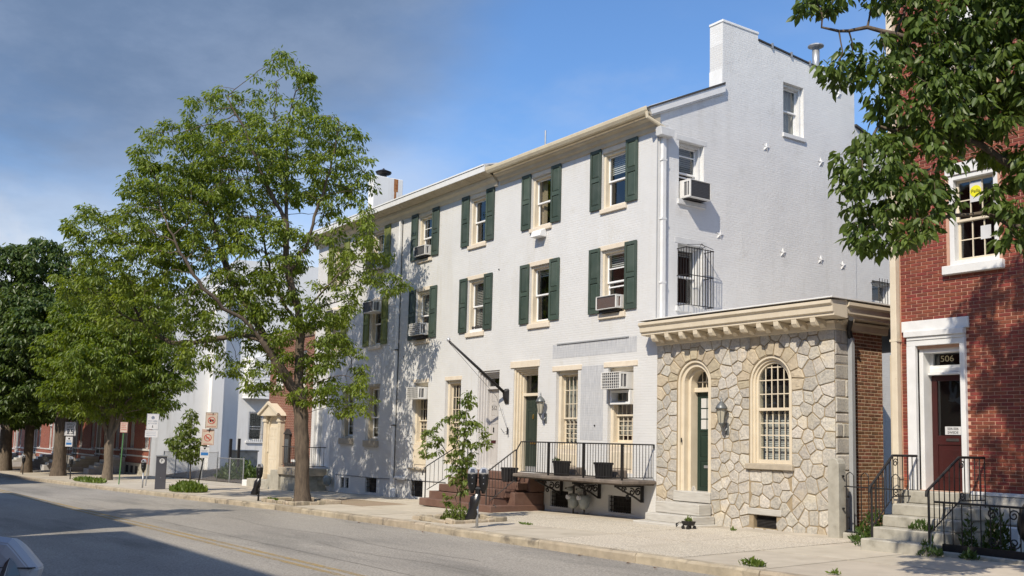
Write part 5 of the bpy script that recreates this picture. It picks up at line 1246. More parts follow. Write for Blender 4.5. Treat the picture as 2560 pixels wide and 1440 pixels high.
# its steps
SS = thing('marble_steps', 'grey veined stone steps below the arched green door', 'steps', (1.1, -.5, .05))
for x0_, x1_, yf, yb, z0_, z1_ in ((.60, 1.70, -.06, .40, .47, .70), (.42, 1.74, -.42, -.045, .22, .46), (.40, 1.84, -.70, -.04, .05, .215), (.36, 1.92, -1.02, -.038, -.25, .055)):
    MB().box(x0_, x1_, yf, yb, z0_, z1_).build('step', M['marble'], SS, bevel=.014)
pw = thing('wheelbarrow_planter', 'tiny iron wheelbarrow planter with a green plant by the stone steps', 'planter', (2.0, -1.1, zs(2, -1.1)))
zz = zs(2.0, -1.15)
WB = lambda x, y, z: (2.12+(x-2.0)*.72, -1.12+(y+1.14)*.72, zz+(z-zz)*.72)
MB(WB).add([(1.93, -1.24, zz+.10), (2.17, -1.24, zz+.10), (2.17, -1.04, zz+.10), (1.93, -1.04, zz+.10), (1.89, -1.27, zz+.22), (2.21, -1.27, zz+.22), (2.21, -1.01, zz+.22), (1.89, -1.01, zz+.22)], [(0,3,2,1),(4,5,6,7),(0,1,5,4),(1,2,6,5),(2,3,7,6),(3,0,4,7)]).build('tray', M['iron'], pw)
for x in (1.97, 2.16): MB(WB).tube([(x, -1.29, zz+.05), (x, -1.26, zz+.05)], .055, 10).build('wheel', M['iron'], pw); MB(WB).tube([(x, -1.03, zz+.05), (x, -1.00, zz+.05)], .055, 10).build('wheel', M['iron'], pw)
MB(WB).tube([(1.90, -1.14, zz+.15), (1.70, -1.16, zz+.17), (1.62, -1.17, zz+.13), (1.60, -1.17, zz+.02)], .012, 5).build('handle', M['iron'], pw); MB(WB).tube(scroll(1.62, -1.17, zz+.09, 1.0, .05, .03, 'y'), .011, 5).build('front_wheel', M['iron'], pw)
# stone gate post, downspout, passage
gpst = thing('stone_post', 'weathered stone gate post with rounded top beside the stone building', 'post', (5.10, -.28, zs(5.1, -.3)))
z0_ = zs(5.1, -.3)
MB().prism([(4.99, z0_-.3), (5.23, z0_-.3), (5.23, 1.42), (5.20, 1.50), (5.11, 1.53), (5.02, 1.50), (4.99, 1.42)], 'y', -.42, -.20).build('shaft', M['concrete'], gpst, bevel=.015)
for z in (.62, 1.2): MB().tube([(5.235, -.31, z), (5.27, -.31, z)], .02, 6).build('hinge_pin', M['iron'], gpst)
dps = MB().box(SW+.02, SW+.11, .36, .46, .1, 3.80).build('downspout', M['grey_pipe'], SH, bevel=.006)
MB().tube([(SW+.06, .40, 3.80), (SW+.10, .3, 3.95), (SW+.30, .1, 4.12)], .05, 8).build('elbow', M['iron'], dps)
PG = thing('passage_gate', 'cream framed gate with iron grille in the dark passage beside the old brick wall', 'gate', (5.5, 1.65, .2))
T6 = FR(1.62)
frame(MB(T6), 4.92, 6.05, .12, 3.55, .12, 0, .12).build('gate_frame', M['cream'], PG, bevel=.008)
grille(PG, T6, 5.06, 5.92, .2, 3.42, .03, 8, 4, name='bars', r=.010)
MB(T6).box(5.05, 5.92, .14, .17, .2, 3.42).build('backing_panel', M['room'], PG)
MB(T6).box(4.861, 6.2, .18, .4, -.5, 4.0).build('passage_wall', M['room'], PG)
ac_unit(T6, 5.45, 6.0, 1.35, 1.75, .25, 'old white air conditioner in the passage behind the iron gate', vert=True, inner=.02, tilt=0)
GT = thing('iron_side_gate', 'low black hooped iron gate between the stone post and the red house steps', 'gate', (5.85, -.30, zs(5.8, -.3)))
za = zs(5.8, -.3)
for k in range(8):
    x = 5.32+.155*k; MB().tube([(x, -.31, za+.06), (x, -.31, za+1.12)], .009, 5).build('bar', M['iron'], GT)
    if k < 7 and k % 2 == 0: MB().tube([(x+.155*t, -.31, za+1.12+.06*math.sin(math.pi*t)) for t in (0, .2, .5, .8, 1)], .009, 5).build('hoop', M['iron'], GT)
for z in (.12, .92): MB().tube([(5.28, -.31, za+z), (6.45, -.31, za+z)], .012, 5).build('rail', M['iron'], GT)
MB().box(5.26, 6.45, -.36, -.24, za-.1, za+.10).build('threshold', M['concrete'], GT, bevel=.015)

# ---------------------------------------------------------------- red brick house at the right
RH = thing('red_brick_house', 'tall red brick house with white door surround at the right edge', 'house', (9, 0, .1))
RD = (6.58, 7.40, 1.02, 3.45); RWN = [(7.22, 8.10, 4.83, 6.40), (7.22, 8.10, 7.60, 9.10), (9.55, 10.43, 4.83, 6.40), (9.55, 10.43, 7.60, 9.10), (9.2, 10.2, 1.5, 3.45)]
wall_holes(MB(FR(.012)), 6.14, 12.6, .80, 10.6, [RD]+RWN, .32).build('front_wall', M['pink_mortar'], RH, normals=False)
fwl = bpy.data.objects['front_wall'] if False else RH.children[-1]
MB().box(6.14, 6.4, .34, 10, -.5, 10.6).build('side_wall', M['far_brick_side'], RH); MB().box(12.3, 12.6, .34, 10, -.5, 10.6).build('side_wall', M['far_brick_side'], RH)
MB().box(6.1, 12.7, -.3, 10, 10.6, 10.9).build('cornice', M['white_trim'], RH)
bricks = []; zc_ = 1.075; row = 0; CH = .0605
blk = [(RD[0]-.17, RD[1]+.09, .8, 3.78), (6.32, 7.54, 3.75, 3.96)] + [(a-.05, b+.05, c-.16, d+.2) for a, b, c, d in RWN]
while zc_ < 10.55:
    x = 6.275-(.105 if row % 2 else 0)
    while x < 12.55:
        a, b = max(x, 6.275), min(x+.2, 12.58)
        segs = [(a, b)]
        for q in blk:
            if q[2] < zc_ < q[3]:
                ns_ = []
                for s0, s1 in segs:
                    if s1 <= q[0] or s0 >= q[1]: ns_.append((s0, s1)); continue
                    if s0 < q[0]-.03: ns_.append((s0, q[0]))
                    if s1 > q[1]+.03: ns_.append((q[1], s1))
                segs = ns_
        for s0, s1 in segs:
            if s1-s0 > .04: bricks.append(((s0+s1)/2, zc_, round(s1-s0, 2)))
        x += .21
    zc_ += CH; row += 1
def on_screen(x, z):
    d = Vector((x, 0, z))-CAMP; w = d.dot(fw); u = 1280+2484.8*d.dot(rt)/w; v = 840.3-2484.8*d.dot(up)/w
    return 0 < u < 2560 and 0 < v < 1440
vis = sorted([b for b in bricks if on_screen(b[0], b[1]) and b[1] < 4.7 and not (b[0] > 8.3 and b[1] < 1.1)], key=lambda b: -b[2]*1.0/((Vector((b[0], 0, b[1]))-CAMP).length))
sel = set(vis[:300])
jb = MB()
for x, z, L in bricks:
    pr = rnd.uniform(-.0015, .0015)
    if (x, z, L) in sel:
        me = brick_mesh(L, .0515, .009, ('rb', L), M['red_brick']); piece('brick', me, fwl, (x, .0125+pr, z))
    else:
        e = .003; h = .0515/2; l = L/2; D = .0035+pr
        jb.add([(x-l,.0125,z-h),(x+l,.0125,z-h),(x+l,.0125,z+h),(x-l,.0125,z+h),(x-l+e,D,z-h+e),(x+l-e,D,z-h+e),(x+l-e,D,z+h-e),(x-l+e,D,z+h-e)], [(4,5,6,7),(0,1,5,4),(1,2,6,5),(2,3,7,6),(3,0,4,7)])
jo = jb.build('bricks', M['red_brick'], fwl, normals=False); jo['kind'] = 'stuff'
# door with its white surround
rs = MB(F)
rs.box(6.41, 6.58, -.06, .22, 1.02, 3.50); rs.box(7.40, 7.49, -.06, .22, 1.02, 3.50); rs.box(6.41, 7.49, -.055, .22, 3.501, 3.60); rs.box(6.42, 7.48, -.07, .22, 3.601, 3.66)
rs.box(6.38, 7.49, -.10, .22, 3.661, 3.757)
rds = rs.build('door_surround', M['old_white'], RH, bevel=.005)
MB(F).box(6.31, 7.55, -.045, .15, 3.759, 3.945).build('lintel', M['old_white'], rds, bevel=.006)
MB(F).box(6.581, 6.66, .05, .32, 1.02, 3.45).build('jamb', M['old_white'], rds, bevel=.004); MB(F).box(7.36, 7.399, .05, .32, 1.02, 3.45).build('jamb', M['old_white'], rds)
MB(F).box(6.661, 7.359, .06, .32, 3.38, 3.449).build('head', M['old_white'], rds)
MB(F).box(6.661, 7.359, .18, .34, 3.00, 3.04).build('transom_bar', M['old_white'], rds, bevel=.005); MB(F).box(6.661, 7.359, .22, .34, 3.041, 3.13).build('transom_rail', M['old_white'], rds, bevel=.01); MB(F).box(6.661, 7.359, .25, .34, 3.131, 3.17).build('transom_rail', M['old_white'], rds)
MB(F).box(6.661, 6.72, .25, .34, 3.171, 3.379).build('transom_stile', M['old_white'], rds)
MB(F).box(6.60, 7.40, .42, 1.3, 1.0, 3.45).build('hall_interior', M['room'], rds)
MB(F).add([(6.72, .30, 3.17), (7.36, .30, 3.17), (7.36, .30, 3.38), (6.72, .30, 3.38)], [(0, 1, 2, 3)]).build('transom_light', M['glass_dark'], rds, normals=False)
text('house_number', '506', .15, (6.965, .285, 3.28), (math.pi/2, 0, 0), M['gold_print'], rds, sx=1.15)
rdl = MB(F); a, b = 6.662, 7.358
rdl.box(a, a+.10, .28, .32, 1.03, 2.995); rdl.box(b-.10, b, .28, .32, 1.03, 2.995); rdl.box(a+.10, b-.10, .28, .32, 2.90, 2.995); rdl.box(a+.10, b-.10, .28, .32, 1.80, 1.96); rdl.box(a+.10, b-.10, .28, .32, 1.03, 1.18); rdl.box(a+.10, b-.10, .295, .32, 1.18, 1.80)
red_door = rdl.build('door', M['red_door'], RH, bevel=.004)
MB(F).box(a+.16, b-.16, .288, .30, 1.24, 1.72).build('panel', M['red_door'], red_door, bevel=.01)
MB(F).add([(a+.10, .30, 1.96), (b-.10, .30, 1.96), (b-.10, .30, 2.90), (a+.10, .30, 2.90)], [(0, 1, 2, 3)]).build('door_glass', M['glass_dark'], red_door, normals=False)
sg = MB(F).box(6.90, 7.19, .285, .292, 1.975, 2.115).build('door_sign', M['sign_white'], red_door)
text('lettering', '504-506', .062, (7.045, .283, 2.075), (math.pi/2, 0, 0), M['sign_black'], sg); text('lettering', 'SWEDE', .062, (7.045, .283, 2.01), (math.pi/2, 0, 0), M['sign_black'], sg)
MB(F).box(6.92, 7.16, .27, .28, 1.86, 1.91).build('letter_slot', M['dull_iron'], red_door, bevel=.004)
for i, q in enumerate(RWN):
    w = window(RH, FR(.0), *q, upper=(3, 2), lower=(3, 2), casing='old_white', sash='cream', sill=(.09, .15, .09), sillm='old_white', lintel=(.05, .2), cw=.085, depth=.12)
    if i == 0:
        st = MB(F).box(7.56, 7.76, .112, .116, 5.90, 6.24).build('sticker_sheet', M['sign_white'], w)
        cd_ = MB(); cd_.tube([(7.66, .108, 6.08), (7.66, .1115, 6.08)], .10, 20); cd_.build('yellow_disc', M['yellow_sticker'], w)
        tx = text('sticker_lettering', 'Pella', .085, (7.66, .106, 6.08), (math.pi/2, 0, 0), M['sign_black'], w)
        MB(F).box(7.70, 7.88, .165, .168, 5.25, 5.48).build('paper_notice', M['sign_white'], w)
# base course, basement front, downspout
for k in range(5):
    a = 7.52+1.02*k; MB(F).box(a, a+1.012, -.045, .30, .56, .985).build('base_stone', M['marble'], RH, bevel=.012)
MB(F).box(7.52, 12.6, -.055, .30, .99, 1.048).build('water_table', M['old_white'], RH, bevel=.006)
MB(F).box(6.14, 6.57, -.04, .30, .4, 1.015).build('base_stone', M['concrete'], RH, bevel=.01)
MB(F).box(6.14, 12.6, .02, .30, -1.2, .555).build('basement_wall', M['cream_stone'], RH)
MB(F).box(8.55, 9.0, -.02, .018, -.3, .52).build('basement_shutter', M['red_door'], RH)
MB(F).box(8.10, 8.42, -.25, .018, -.6, .53).build('basement_pier', M['old_white'], RH, bevel=.01)
rdp = MB().box(6.145, 6.265, -.13, -.004, .55, 10.55).build('downspout', M['cream'], RH, bevel=.01)
for z in (1.2, 3.6, 6.2, 8.6): MB().box(6.13, 6.28, -.135, -.002, z, z+.04).build('bracket', M['cream'], rdp)
# stoop
SO = thing('concrete_stoop', 'worn grey concrete steps up to the red door', 'steps', (7.2, -.9, zs(7.2, -.9)))
for k, (x0_, x1_, yf, zt) in enumerate(((6.62, 7.86, -1.72, .27), (6.60, 7.86, -1.38, .44), (6.57, 7.88, -1.06, .62), (6.54, 7.95, -.76, .80))):
    MB().box(x0_, x1_, yf, -.06, -.5 if k == 0 else zt-.19, zt).build('step', M['concrete'], SO, bevel=.02)
MB().box(6.50, 7.51, -.30, .30, .80, 1.015).build('threshold', M['concrete'], SO, bevel=.015)
def stoop_rail(x0_, y0_, z0_, x1_, y1_, z1_, yw, label, low_curl=True):
    r = thing('stoop_railing', label, 'railing', (x0_, y0_, z0_))
    a, b = Vector((x0_, y0_, z0_)), Vector((x1_, y1_, z1_)); c = Vector((x1_, yw, z1_)); H = Vector((0, 0, .80))
    MB().tube([a, a+H+Vector((0, 0, .02))], .019, 6).build('post', M['iron'], r)
    MB().tube([a+H+Vector((0, -.06, -.08)), a+H+Vector((0, -.05, 0)), b+H, c+H], .022, 6).build('top_rail', M['iron'], r)
    MB().tube([a+Vector((0, 0, .16)), b+Vector((0, 0, .12)), c+Vector((0, 0, .12))], .011, 6).build('bottom_rail', M['iron'], r)
    for k in range(1, 7): q = a.lerp(b, k/6); MB().tube([q+Vector((0, 0, .12)), q+H], .009, 5).build('baluster', M['iron'], r)
    for k in range(1, 6): q = b.lerp(c, k/5); MB().tube([q+Vector((0, 0, .12 if k < 5 else -.05)), q+H], .009, 5).build('baluster', M['iron'], r)
    for z_, fl_ in ((.68, 1), (.20, -1)): MB().tube(scroll(b.x, b.y+.07, b.z+z_, 1.5, .075, .015, 'x', flip=fl_), .009, 5).build('scroll', M['iron'], r)
    return r
stoop_rail(6.62, -1.40, .27, 6.60, -.78, .80, -.10, 'black iron railing on the left side of the concrete stoop')
stoop_rail(7.74, -1.55, .27, 7.80, -.80, .80, -.08, 'black scrolled iron railing on the right side of the concrete stoop')
AF = thing('area_fence', 'low black iron fence with scroll ends in front of the red house basement', 'fence', (9, -1.45, .1))
za = zs(9, -1.45)
MB().box(7.88, 12.4, -1.56, -1.36, za-.25, za+.05).build('kerb', M['concrete'], AF, bevel=.015)
MB().box(7.90, 12.3, -1.47, -1.43, za+.05, za+.16).build('bottom_rail', M['iron'], AF); MB().tube([(7.78, -1.45, za+.78), (12.3, -1.45, za+.78)], .018, 6).build('top_rail', M['iron'], AF)
for k in range(30):
    x = 7.92+.148*k; MB().tube([(x, -1.45, za+.15), (x, -1.45, za+.78)], .009, 5).build('bar', M['iron'], AF)
for x in (8.78, 9.1):
    for z_, fl_ in ((.66, 1), (.27, -1)): MB().tube(scroll(x-.075, -1.47, za+z_, 1.5, .085, .015, 'y', flip=fl_), .011, 5).build('scroll', M['iron'], AF)
# a lumpy black cover over something by the fence
bgm = bmesh.new(); bmesh.ops.create_uvsphere(bgm, u_segments=28, v_segments=18, radius=1.0)
for v in bgm.verts:
    x, y, z = v.co; t = math.atan2(y, x); sq = (abs(math.cos(t))**4+abs(math.sin(t))**4)**(-.25); f_ = 1+.05*math.sin(7*t+z*3)+.03*math.sin(13*t-5*z)
    v.co = (x*.36*sq*f_, y*.33*sq*f_, (max(z, -.98)+.98)*.46*(1-.12*max(0, x)))
me = bpy.data.meshes.new('covered_grill'); bgm.to_mesh(me); bgm.free(); me.materials.append(M['bag']); me.polygons.foreach_set('use_smooth', [True]*len(me.polygons))
bg_ = link(bpy.data.objects.new('covered_bin', me)); bg_.location = (9.32, -1.06, za+.10); tag(bg_, 'bulky thing under a black plastic cover behind the low iron fence', 'covered bin')
# ---------------------------------------------------------------- street furniture
def hood_bag(mb, c, h):
    mb.lathe(c, [(.04, 0), (.075, .06), (.085, .16), (.07, .24), (.09, .34), (.075, .42)], 9)
def meter(x, y, label, heads=1, bag=True, dark_post=True):
    z = zs(x, y); r = thing('parking_meter', label, 'parking meter', (x, y, z), 'parking meters')
    MB().tube([(x, y, z-.1), (x, y, z+.62)], .030, 10).build('post', M['iron'] if dark_post else M['steel'], r, smooth_=True)
    off = [0.0] if heads == 1 else [-.115, .115]
    if heads == 2: MB().tube([(x-.14*.57, y-.14*.82, z+.80), (x+.14*.57, y+.14*.82, z+.80)], .045, 8).build('yoke', M['meter'], r); MB().tube([(x, y, z+.6), (x, y, z+.8)], .055, 8).build('collar', M['meter'], r)
    for o in off:
        cx_, cy_ = x+o*.57, y+o*.82; zb = z+(.74 if heads == 1 else .82)
        MB().lathe((cx_, cy_, zb), [(.035, -.12), (.05, -.06), (.085, 0), (.10, .10), (.105, .26), (.10, .28)], 14).build('housing', M['meter'], r, smooth_=True)
        d = MB().lathe((cx_, cy_, zb+.28), [(.105, 0), (.105, .03), (.092, .08), (.06, .125), (.001, .14)], 14).build('dome', M['chrome'], r, smooth_=True)
        fx, fy = .82, -.57
        MB().add([(cx_+fx*.108-.05*fy*-1, cy_+fy*.108-.05*fx, zb+.31), (cx_+fx*.108+.05*fy*-1, cy_+fy*.108+.05*fx, zb+.31), (cx_+fx*.09+.035*fy*-1, cy_+fy*.09+.035*fx, zb+.385), (cx_+fx*.09-.035*fy*-1, cy_+fy*.09-.035*fx, zb+.385)], [(0, 1, 2, 3)]).build('window', M['meterglass'], d, normals=False)
        for zz in (.08, .2): MB().lathe((cx_+fx*.10, cy_+fy*.10, zb+zz), [(.001, -.01), (.013, 0), (.001, .012)], 7).build('rivet', M['chrome'], r)
    if bag:
        b = MB(); n = 10; rings = []
        for k, (rr, zz) in enumerate(((.055, .70), (.10, .62), (.11, .50), (.09, .40), (.11, .28), (.09, .18))):
            for q in range(n):
                t = 2*math.pi*q/n; f_ = 1+.22*math.sin(3*t+k*1.3)+rnd.uniform(-.08, .08); b.v.append((x+rr*f_*math.cos(t)-.03*k*.57, y+rr*f_*math.sin(t)-.03*k*.82, z+zz+rnd.uniform(-.015, .015)))
        for k in range(5):
            for q in range(n): b.f.append((k*n+q, k*n+(q+1) % n, (k+1)*n+(q+1) % n, (k+1)*n+q))
        if not dark_post or heads == 2 or True: b.build('bag', M['bag'], r, normals=True, smooth_=True) if heads == 2 or x < -12 and x > -14 else None
    return r
meter(-.59, -4.41, 'double headed black parking meter with a bag on its grey post beside the sapling', 2, True, False)
meter(-12.95, -4.42, 'black parking meter with a ragged bag left of the big tree trunk', 1, True)
meter(-25.0, -4.75, 'parking meter in front of the pay here sign', 1, False, False)
meter(-38.33, -4.9, 'parking meter between the dark trunk and the forked tree', 1, False)
meter(-49.5, -5.4, 'farthest parking meter near the left edge', 1, False)
ks = thing('pay_station', 'charcoal parking pay station pillar with a round white P', 'pay station', (-23.4, -4.5, zs(-23.4, -4.5)))
z = zs(-23.4, -4.5); ang = math.radians(-15)
def rot(px_, py_, pz_): return (-23.4+px_*math.cos(ang)-py_*math.sin(ang), -4.5+px_*math.sin(ang)+py_*math.cos(ang), z+pz_)
MB(rot).box(-.10, .12, -.20, .20, -.05, 1.27).build('cabinet', M['kiosk'], ks, bevel=.012)
MB(rot).box(-.12, .15, -.22, .22, 1.27, 1.32).build('cap', M['steel'], ks, bevel=.008)
pd = MB(rot); pd.tube([(.121, .02, 1.10), (.126, .02, 1.10)], .10, 18); pdo = pd.build('badge', M['sign_white'], ks)
text('letter_p', 'P', .17, rot(.128, .02, 1.10), (math.pi/2, 0, math.pi/2+ang), M['sign_black'], pdo)
MB(rot).lathe((.12, .0, .45), [(.001, -.02), (.018, 0), (.001, .02)], 6).build('lock', M['chrome'], ks)
# sign plates: normal along +x, turned a little to the camera
def post_sign(x, y, lean, h, plates, label, postm='iron', yaw=0.0, r_=.028, tall=None):
    z = zs(x, y); R = thing('street_sign', label, 'sign', (x, y, z))
    top = Vector((x+lean[0], y+lean[1], z+h)); bot = Vector((x, y, z))
    MB().tube([bot-Vector((0, 0, .1)), bot.lerp(top, .98)], r_, 6).build('post', M[postm], R)
    for (z0, z1, w, m, border, rows) in plates:
        zc = (z0+z1)/2; p = bot.lerp(top, zc/h); q = lambda u, d, v: (p.x+.045*math.cos(yaw)+d*math.cos(yaw)-u*math.sin(yaw), p.y+.045*math.sin(yaw)+d*math.sin(yaw)+u*math.cos(yaw), p.z+v)
        H = z1-z0
        pl = MB(q).box(-w/2, w/2, -.003, .003, -H/2, H/2).build('plate', M[m], R, bevel=.002)
        if border: frame(MB(lambda s, d, v: q(s, d, v)), -w/2+.008, w/2-.008, -H/2+.008, H/2-.008, .010, .0032, .0042).build('border', M[border], pl)
        for it in rows:
            if it[0] == 't': text('lettering', it[1], it[2], q(it[5] if len(it) > 5 else 0, .005, it[3]), (math.pi/2, 0, math.pi/2+yaw), M[it[4]], pl, sx=it[6] if len(it) > 6 else 1)
            elif it[0] == 'bar': MB(q).box(it[1], it[2], .0032, .0045, it[3], it[4]).build('print', M[it[5]], pl)
            elif it[0] == 'ring':
                rg = MB(q); n = 20; vs = []
                for k in range(n):
                    t = 2*math.pi*k/n; vs += [(it[1]*math.cos(t), .0045, it[2]+it[1]*math.sin(t)), (it[1]*.80*math.cos(t), .0045, it[2]+it[1]*.80*math.sin(t))]
                rg.add(vs, [(2*k, (2*k+2) % (2*n), (2*k+3) % (2*n), 2*k+1) for k in range(n)])
                s_ = it[1]*.62; w_ = it[1]*.09; rg.add([(-s_-w_, .0048, it[2]+s_-w_), (-s_+w_, .0048, it[2]+s_+w_), (s_+w_, .0048, it[2]-s_+w_), (s_-w_, .0048, it[2]-s_-w_)], [(0, 1, 2, 3)])
                rg.build('ring', M[it[3]], pl, normals=False)
            elif it[0] == 'disc': MB(q).tube([(0, .0032, it[2]), (0, .0045, it[2])], it[1], 14).build('emblem', M[it[3]], pl)
    return R
def red_lines(n, z0, dz, w, m, hgt=.028):
    out = []
    for k in range(n):
        x_ = -w/2
        while x_ < w/2-.02:
            l = rnd.uniform(.016, .026); out.append(('bar', x_, min(x_+l, w/2), z0-k*dz, z0-k*dz+hgt, m)); x_ += l+rnd.uniform(.006, .012)
    return out
YA = -.45
post_sign(-20.14, -4.10, (.55, .32, 0), 2.95, [
    (2.33, 2.92, .44, 'sign_faded', 'sign_black', red_lines(1, .20, .06, .30, 'sign_fadered', .03)+[('ring', .135, .0, 'sign_red'), ('bar', -.075, .075, -.03, .035, 'sign_black'), ('bar', -.06, -.01, -.055, .05, 'sign_black')]+red_lines(1, -.25, .05, .34, 'sign_fadered', .045)),
    (1.72, 2.30, .44, 'sign_faded', 'sign_fadered', red_lines(1, .20, .06, .34, 'sign_fadered', .045)+[('ring', .135, -.02, 'sign_red'), ('bar', -.07, .06, -.05, .0, 'sign_fadered')]+red_lines(1, -.26, .05, .30, 'sign_fadered', .03)),
    (1.25, 1.68, .32, 'sign_white', None, [('disc', .035, .13, 'sign_black'), ('bar', -.13, .13, -.12, -.01, 'sign_blue')]+red_lines(2, .05, .035, .22, 'sign_navy', .016))],
    'leaning post with two faded red-circle signs and a small blue and white one', yaw=YA)
post_sign(-26.96, -4.12, (.20, .12, 0), 3.05, [
    (2.38, 3.05, .50, 'sign_white', 'sign_navy', [('disc', .07, .17, 'sign_navy'), ('disc', .035, .17, 'sign_white'), ('t', 'PAY HERE', .085, .02, 'sign_navy'), ('t', 'AT KIOSK', .085, -.08, 'sign_navy'), ('bar', -.012, .012, -.25, -.15, 'sign_black'), ('bar', -.03, .03, -.245, -.225, 'sign_black')]),
    (2.05, 2.36, .52, 'sign_white', None, red_lines(3, .06, .075, .40, 'sign_navy', .018))],
    'white pay here sign with a small emblem on a steel post', 'steel', yaw=YA)
post_sign(-29.5, -4.6, (.14, .05, 0), 2.75, [(2.28, 2.74, .31, 'sign_faded', 'sign_red', red_lines(4, .13, .085, .22, 'sign_red', .04))], 'small red and white parking sign on a green post', 'green_post', yaw=YA)
post_sign(-44.3, -4.0, (.12, .1, 0), 3.05, [
    (2.27, 3.05, .62, 'sign_white', 'sign_black', [('t', 'SPEED', .16, .25, 'sign_black'), ('t', 'LIMIT', .16, .09, 'sign_black'), ('t', '25', .40, -.17, 'sign_black')]),
    (1.66, 2.22, .38, 'sign_white', None, [('disc', .05, .17, 'sign_black'), ('bar', -.15, .15, -.18, -.05, 'sign_blue')]+red_lines(2, .05, .05, .26, 'sign_blue', .025))],
    'white speed limit 25 sign on a dark post in front of the far trees', 'iron', yaw=YA)
# parked silver car whose mirror enters the picture at the lower left
CR = thing('parked_car', 'silver car at the lower left corner, only its door mirror in view', 'car', (11.6, -16.1, zr(11.6, -16.1)))
g = zr(11.6, -16.1)
prof = [(9.2, .45), (9.15, .95), (9.5, 1.10), (10.2, 1.72), (11.9, 1.76), (12.75, 1.18), (13.75, 1.06), (14.05, .85), (14.05, .45)]
bd = MB(); prof_low = [(9.2, .35), (9.12, .95), (9.45, 1.12), (12.7, 1.15), (13.75, 1.04), (14.05, .80), (14.02, .35)]
bd.prism([(x, g+z) for x, z in prof_low], 'y', -17.0, -15.22); bd.build('body', M['car_paint'], CR, bevel=.07, seg=3, smooth_=True)
cbm = MB(); cbm.add([(9.55,-16.92,g+1.1),(12.65,-16.92,g+1.13),(12.65,-15.30,g+1.13),(9.55,-15.30,g+1.1),(10.15,-16.78,g+1.66),(11.75,-16.78,g+1.70),(11.75,-15.46,g+1.70),(10.15,-15.46,g+1.66)], [(0,1,5,4),(1,2,6,5),(2,3,7,6),(3,0,4,7)]); cbm.build('glasshouse', M['meterglass'], CR)
MB().box(10.1, 11.8, -16.80, -15.44, g+1.665, g+1.74).build('roof', M['car_paint'], CR, bevel=.03)
for x in (10.1, 13.1):
    for y, d in ((-15.36, 1), (-16.86, -1)):
        wh = MB().tube([(x, y-.10, g+.33), (x, y+.10, g+.33)], .33, 22).build('wheel', M['rubber'], CR); MB().tube([(x, y+.09*d, g+.33), (x, y+.115*d, g+.33)], .21, 18).build('rim', M['steel'], wh)
for y in (-16.75, -15.5): MB().box(14.0, 14.07, y-.16, y+.16, g+.68, g+.85).build('headlight', M['car_lens'], CR, bevel=.02)
mu = Vector((.5697, .8216, .0)).normalized(); mv = Vector((0, 0, 1)); mn = Vector((.8216, -.5697, 0)); mc = Vector((12.76, -15.15, 1.17))
def mq(u, d, v): p = mc+mu*u+mn*d+mv*v; return (p.x, p.y, p.z)
outl = [(-.08, -.14), (.17, -.14), (.215, -.10), (.250, .010), (.254, .034), (.181, .112), (.155, .136), (.02, .150), (-.08, .11)]
mir = MB(mq); n = len(outl); cu_ = (.10, .01); rings = ((-.10, .74), (-.02, .95), (.028, 1.0), (.048, .86), (.056, .60))
mir.add([(cu_[0]+(u-cu_[0])*k_, d_, cu_[1]+(v-cu_[1])*k_) for d_, k_ in rings for u, v in outl],
   [tuple(range(n))]+[(r*n+k, r*n+(k+1) % n, (r+1)*n+(k+1) % n, (r+1)*n+k) for r in range(4) for k in range(n)]+[tuple(4*n+k for k in range(n))])
mo = mir.build('door_mirror', M['car_paint'], CR, bevel=.004, seg=2)
MB(mq).box(.06, .245, .02, .0575, .036, .0395).build('seam', M['car_black'], mo)
MB(mq).add([(.125, .060, -.14), (.22, .060, -.14), (.207, .061, .013), (.188, .064, .055), (.170, .067, .074), (.152, .064, .055), (.135, .061, .013), (.170, .090, -.14), (.170, .086, .013)], [(0, 7, 8, 6), (6, 8, 4, 5), (7, 1, 2, 8), (8, 2, 3, 4)]).build('indicator_lens', M['car_lens'], mo)
MB(mq).add([(.160, .0905, -.14), (.178, .0905, -.14), (.176, .0875, .013), (.170, .069, .070), (.164, .0875, .013)], [(0, 1, 2, 3, 4)]).build('lens_highlight', M['chrome'], mo)  # bright strip standing in for the highlight down the lens
MB(mq).box(-.32, -.08, -.07, .0, -.06, .02).build('mirror_arm', M['car_black'], mo, bevel=.02)

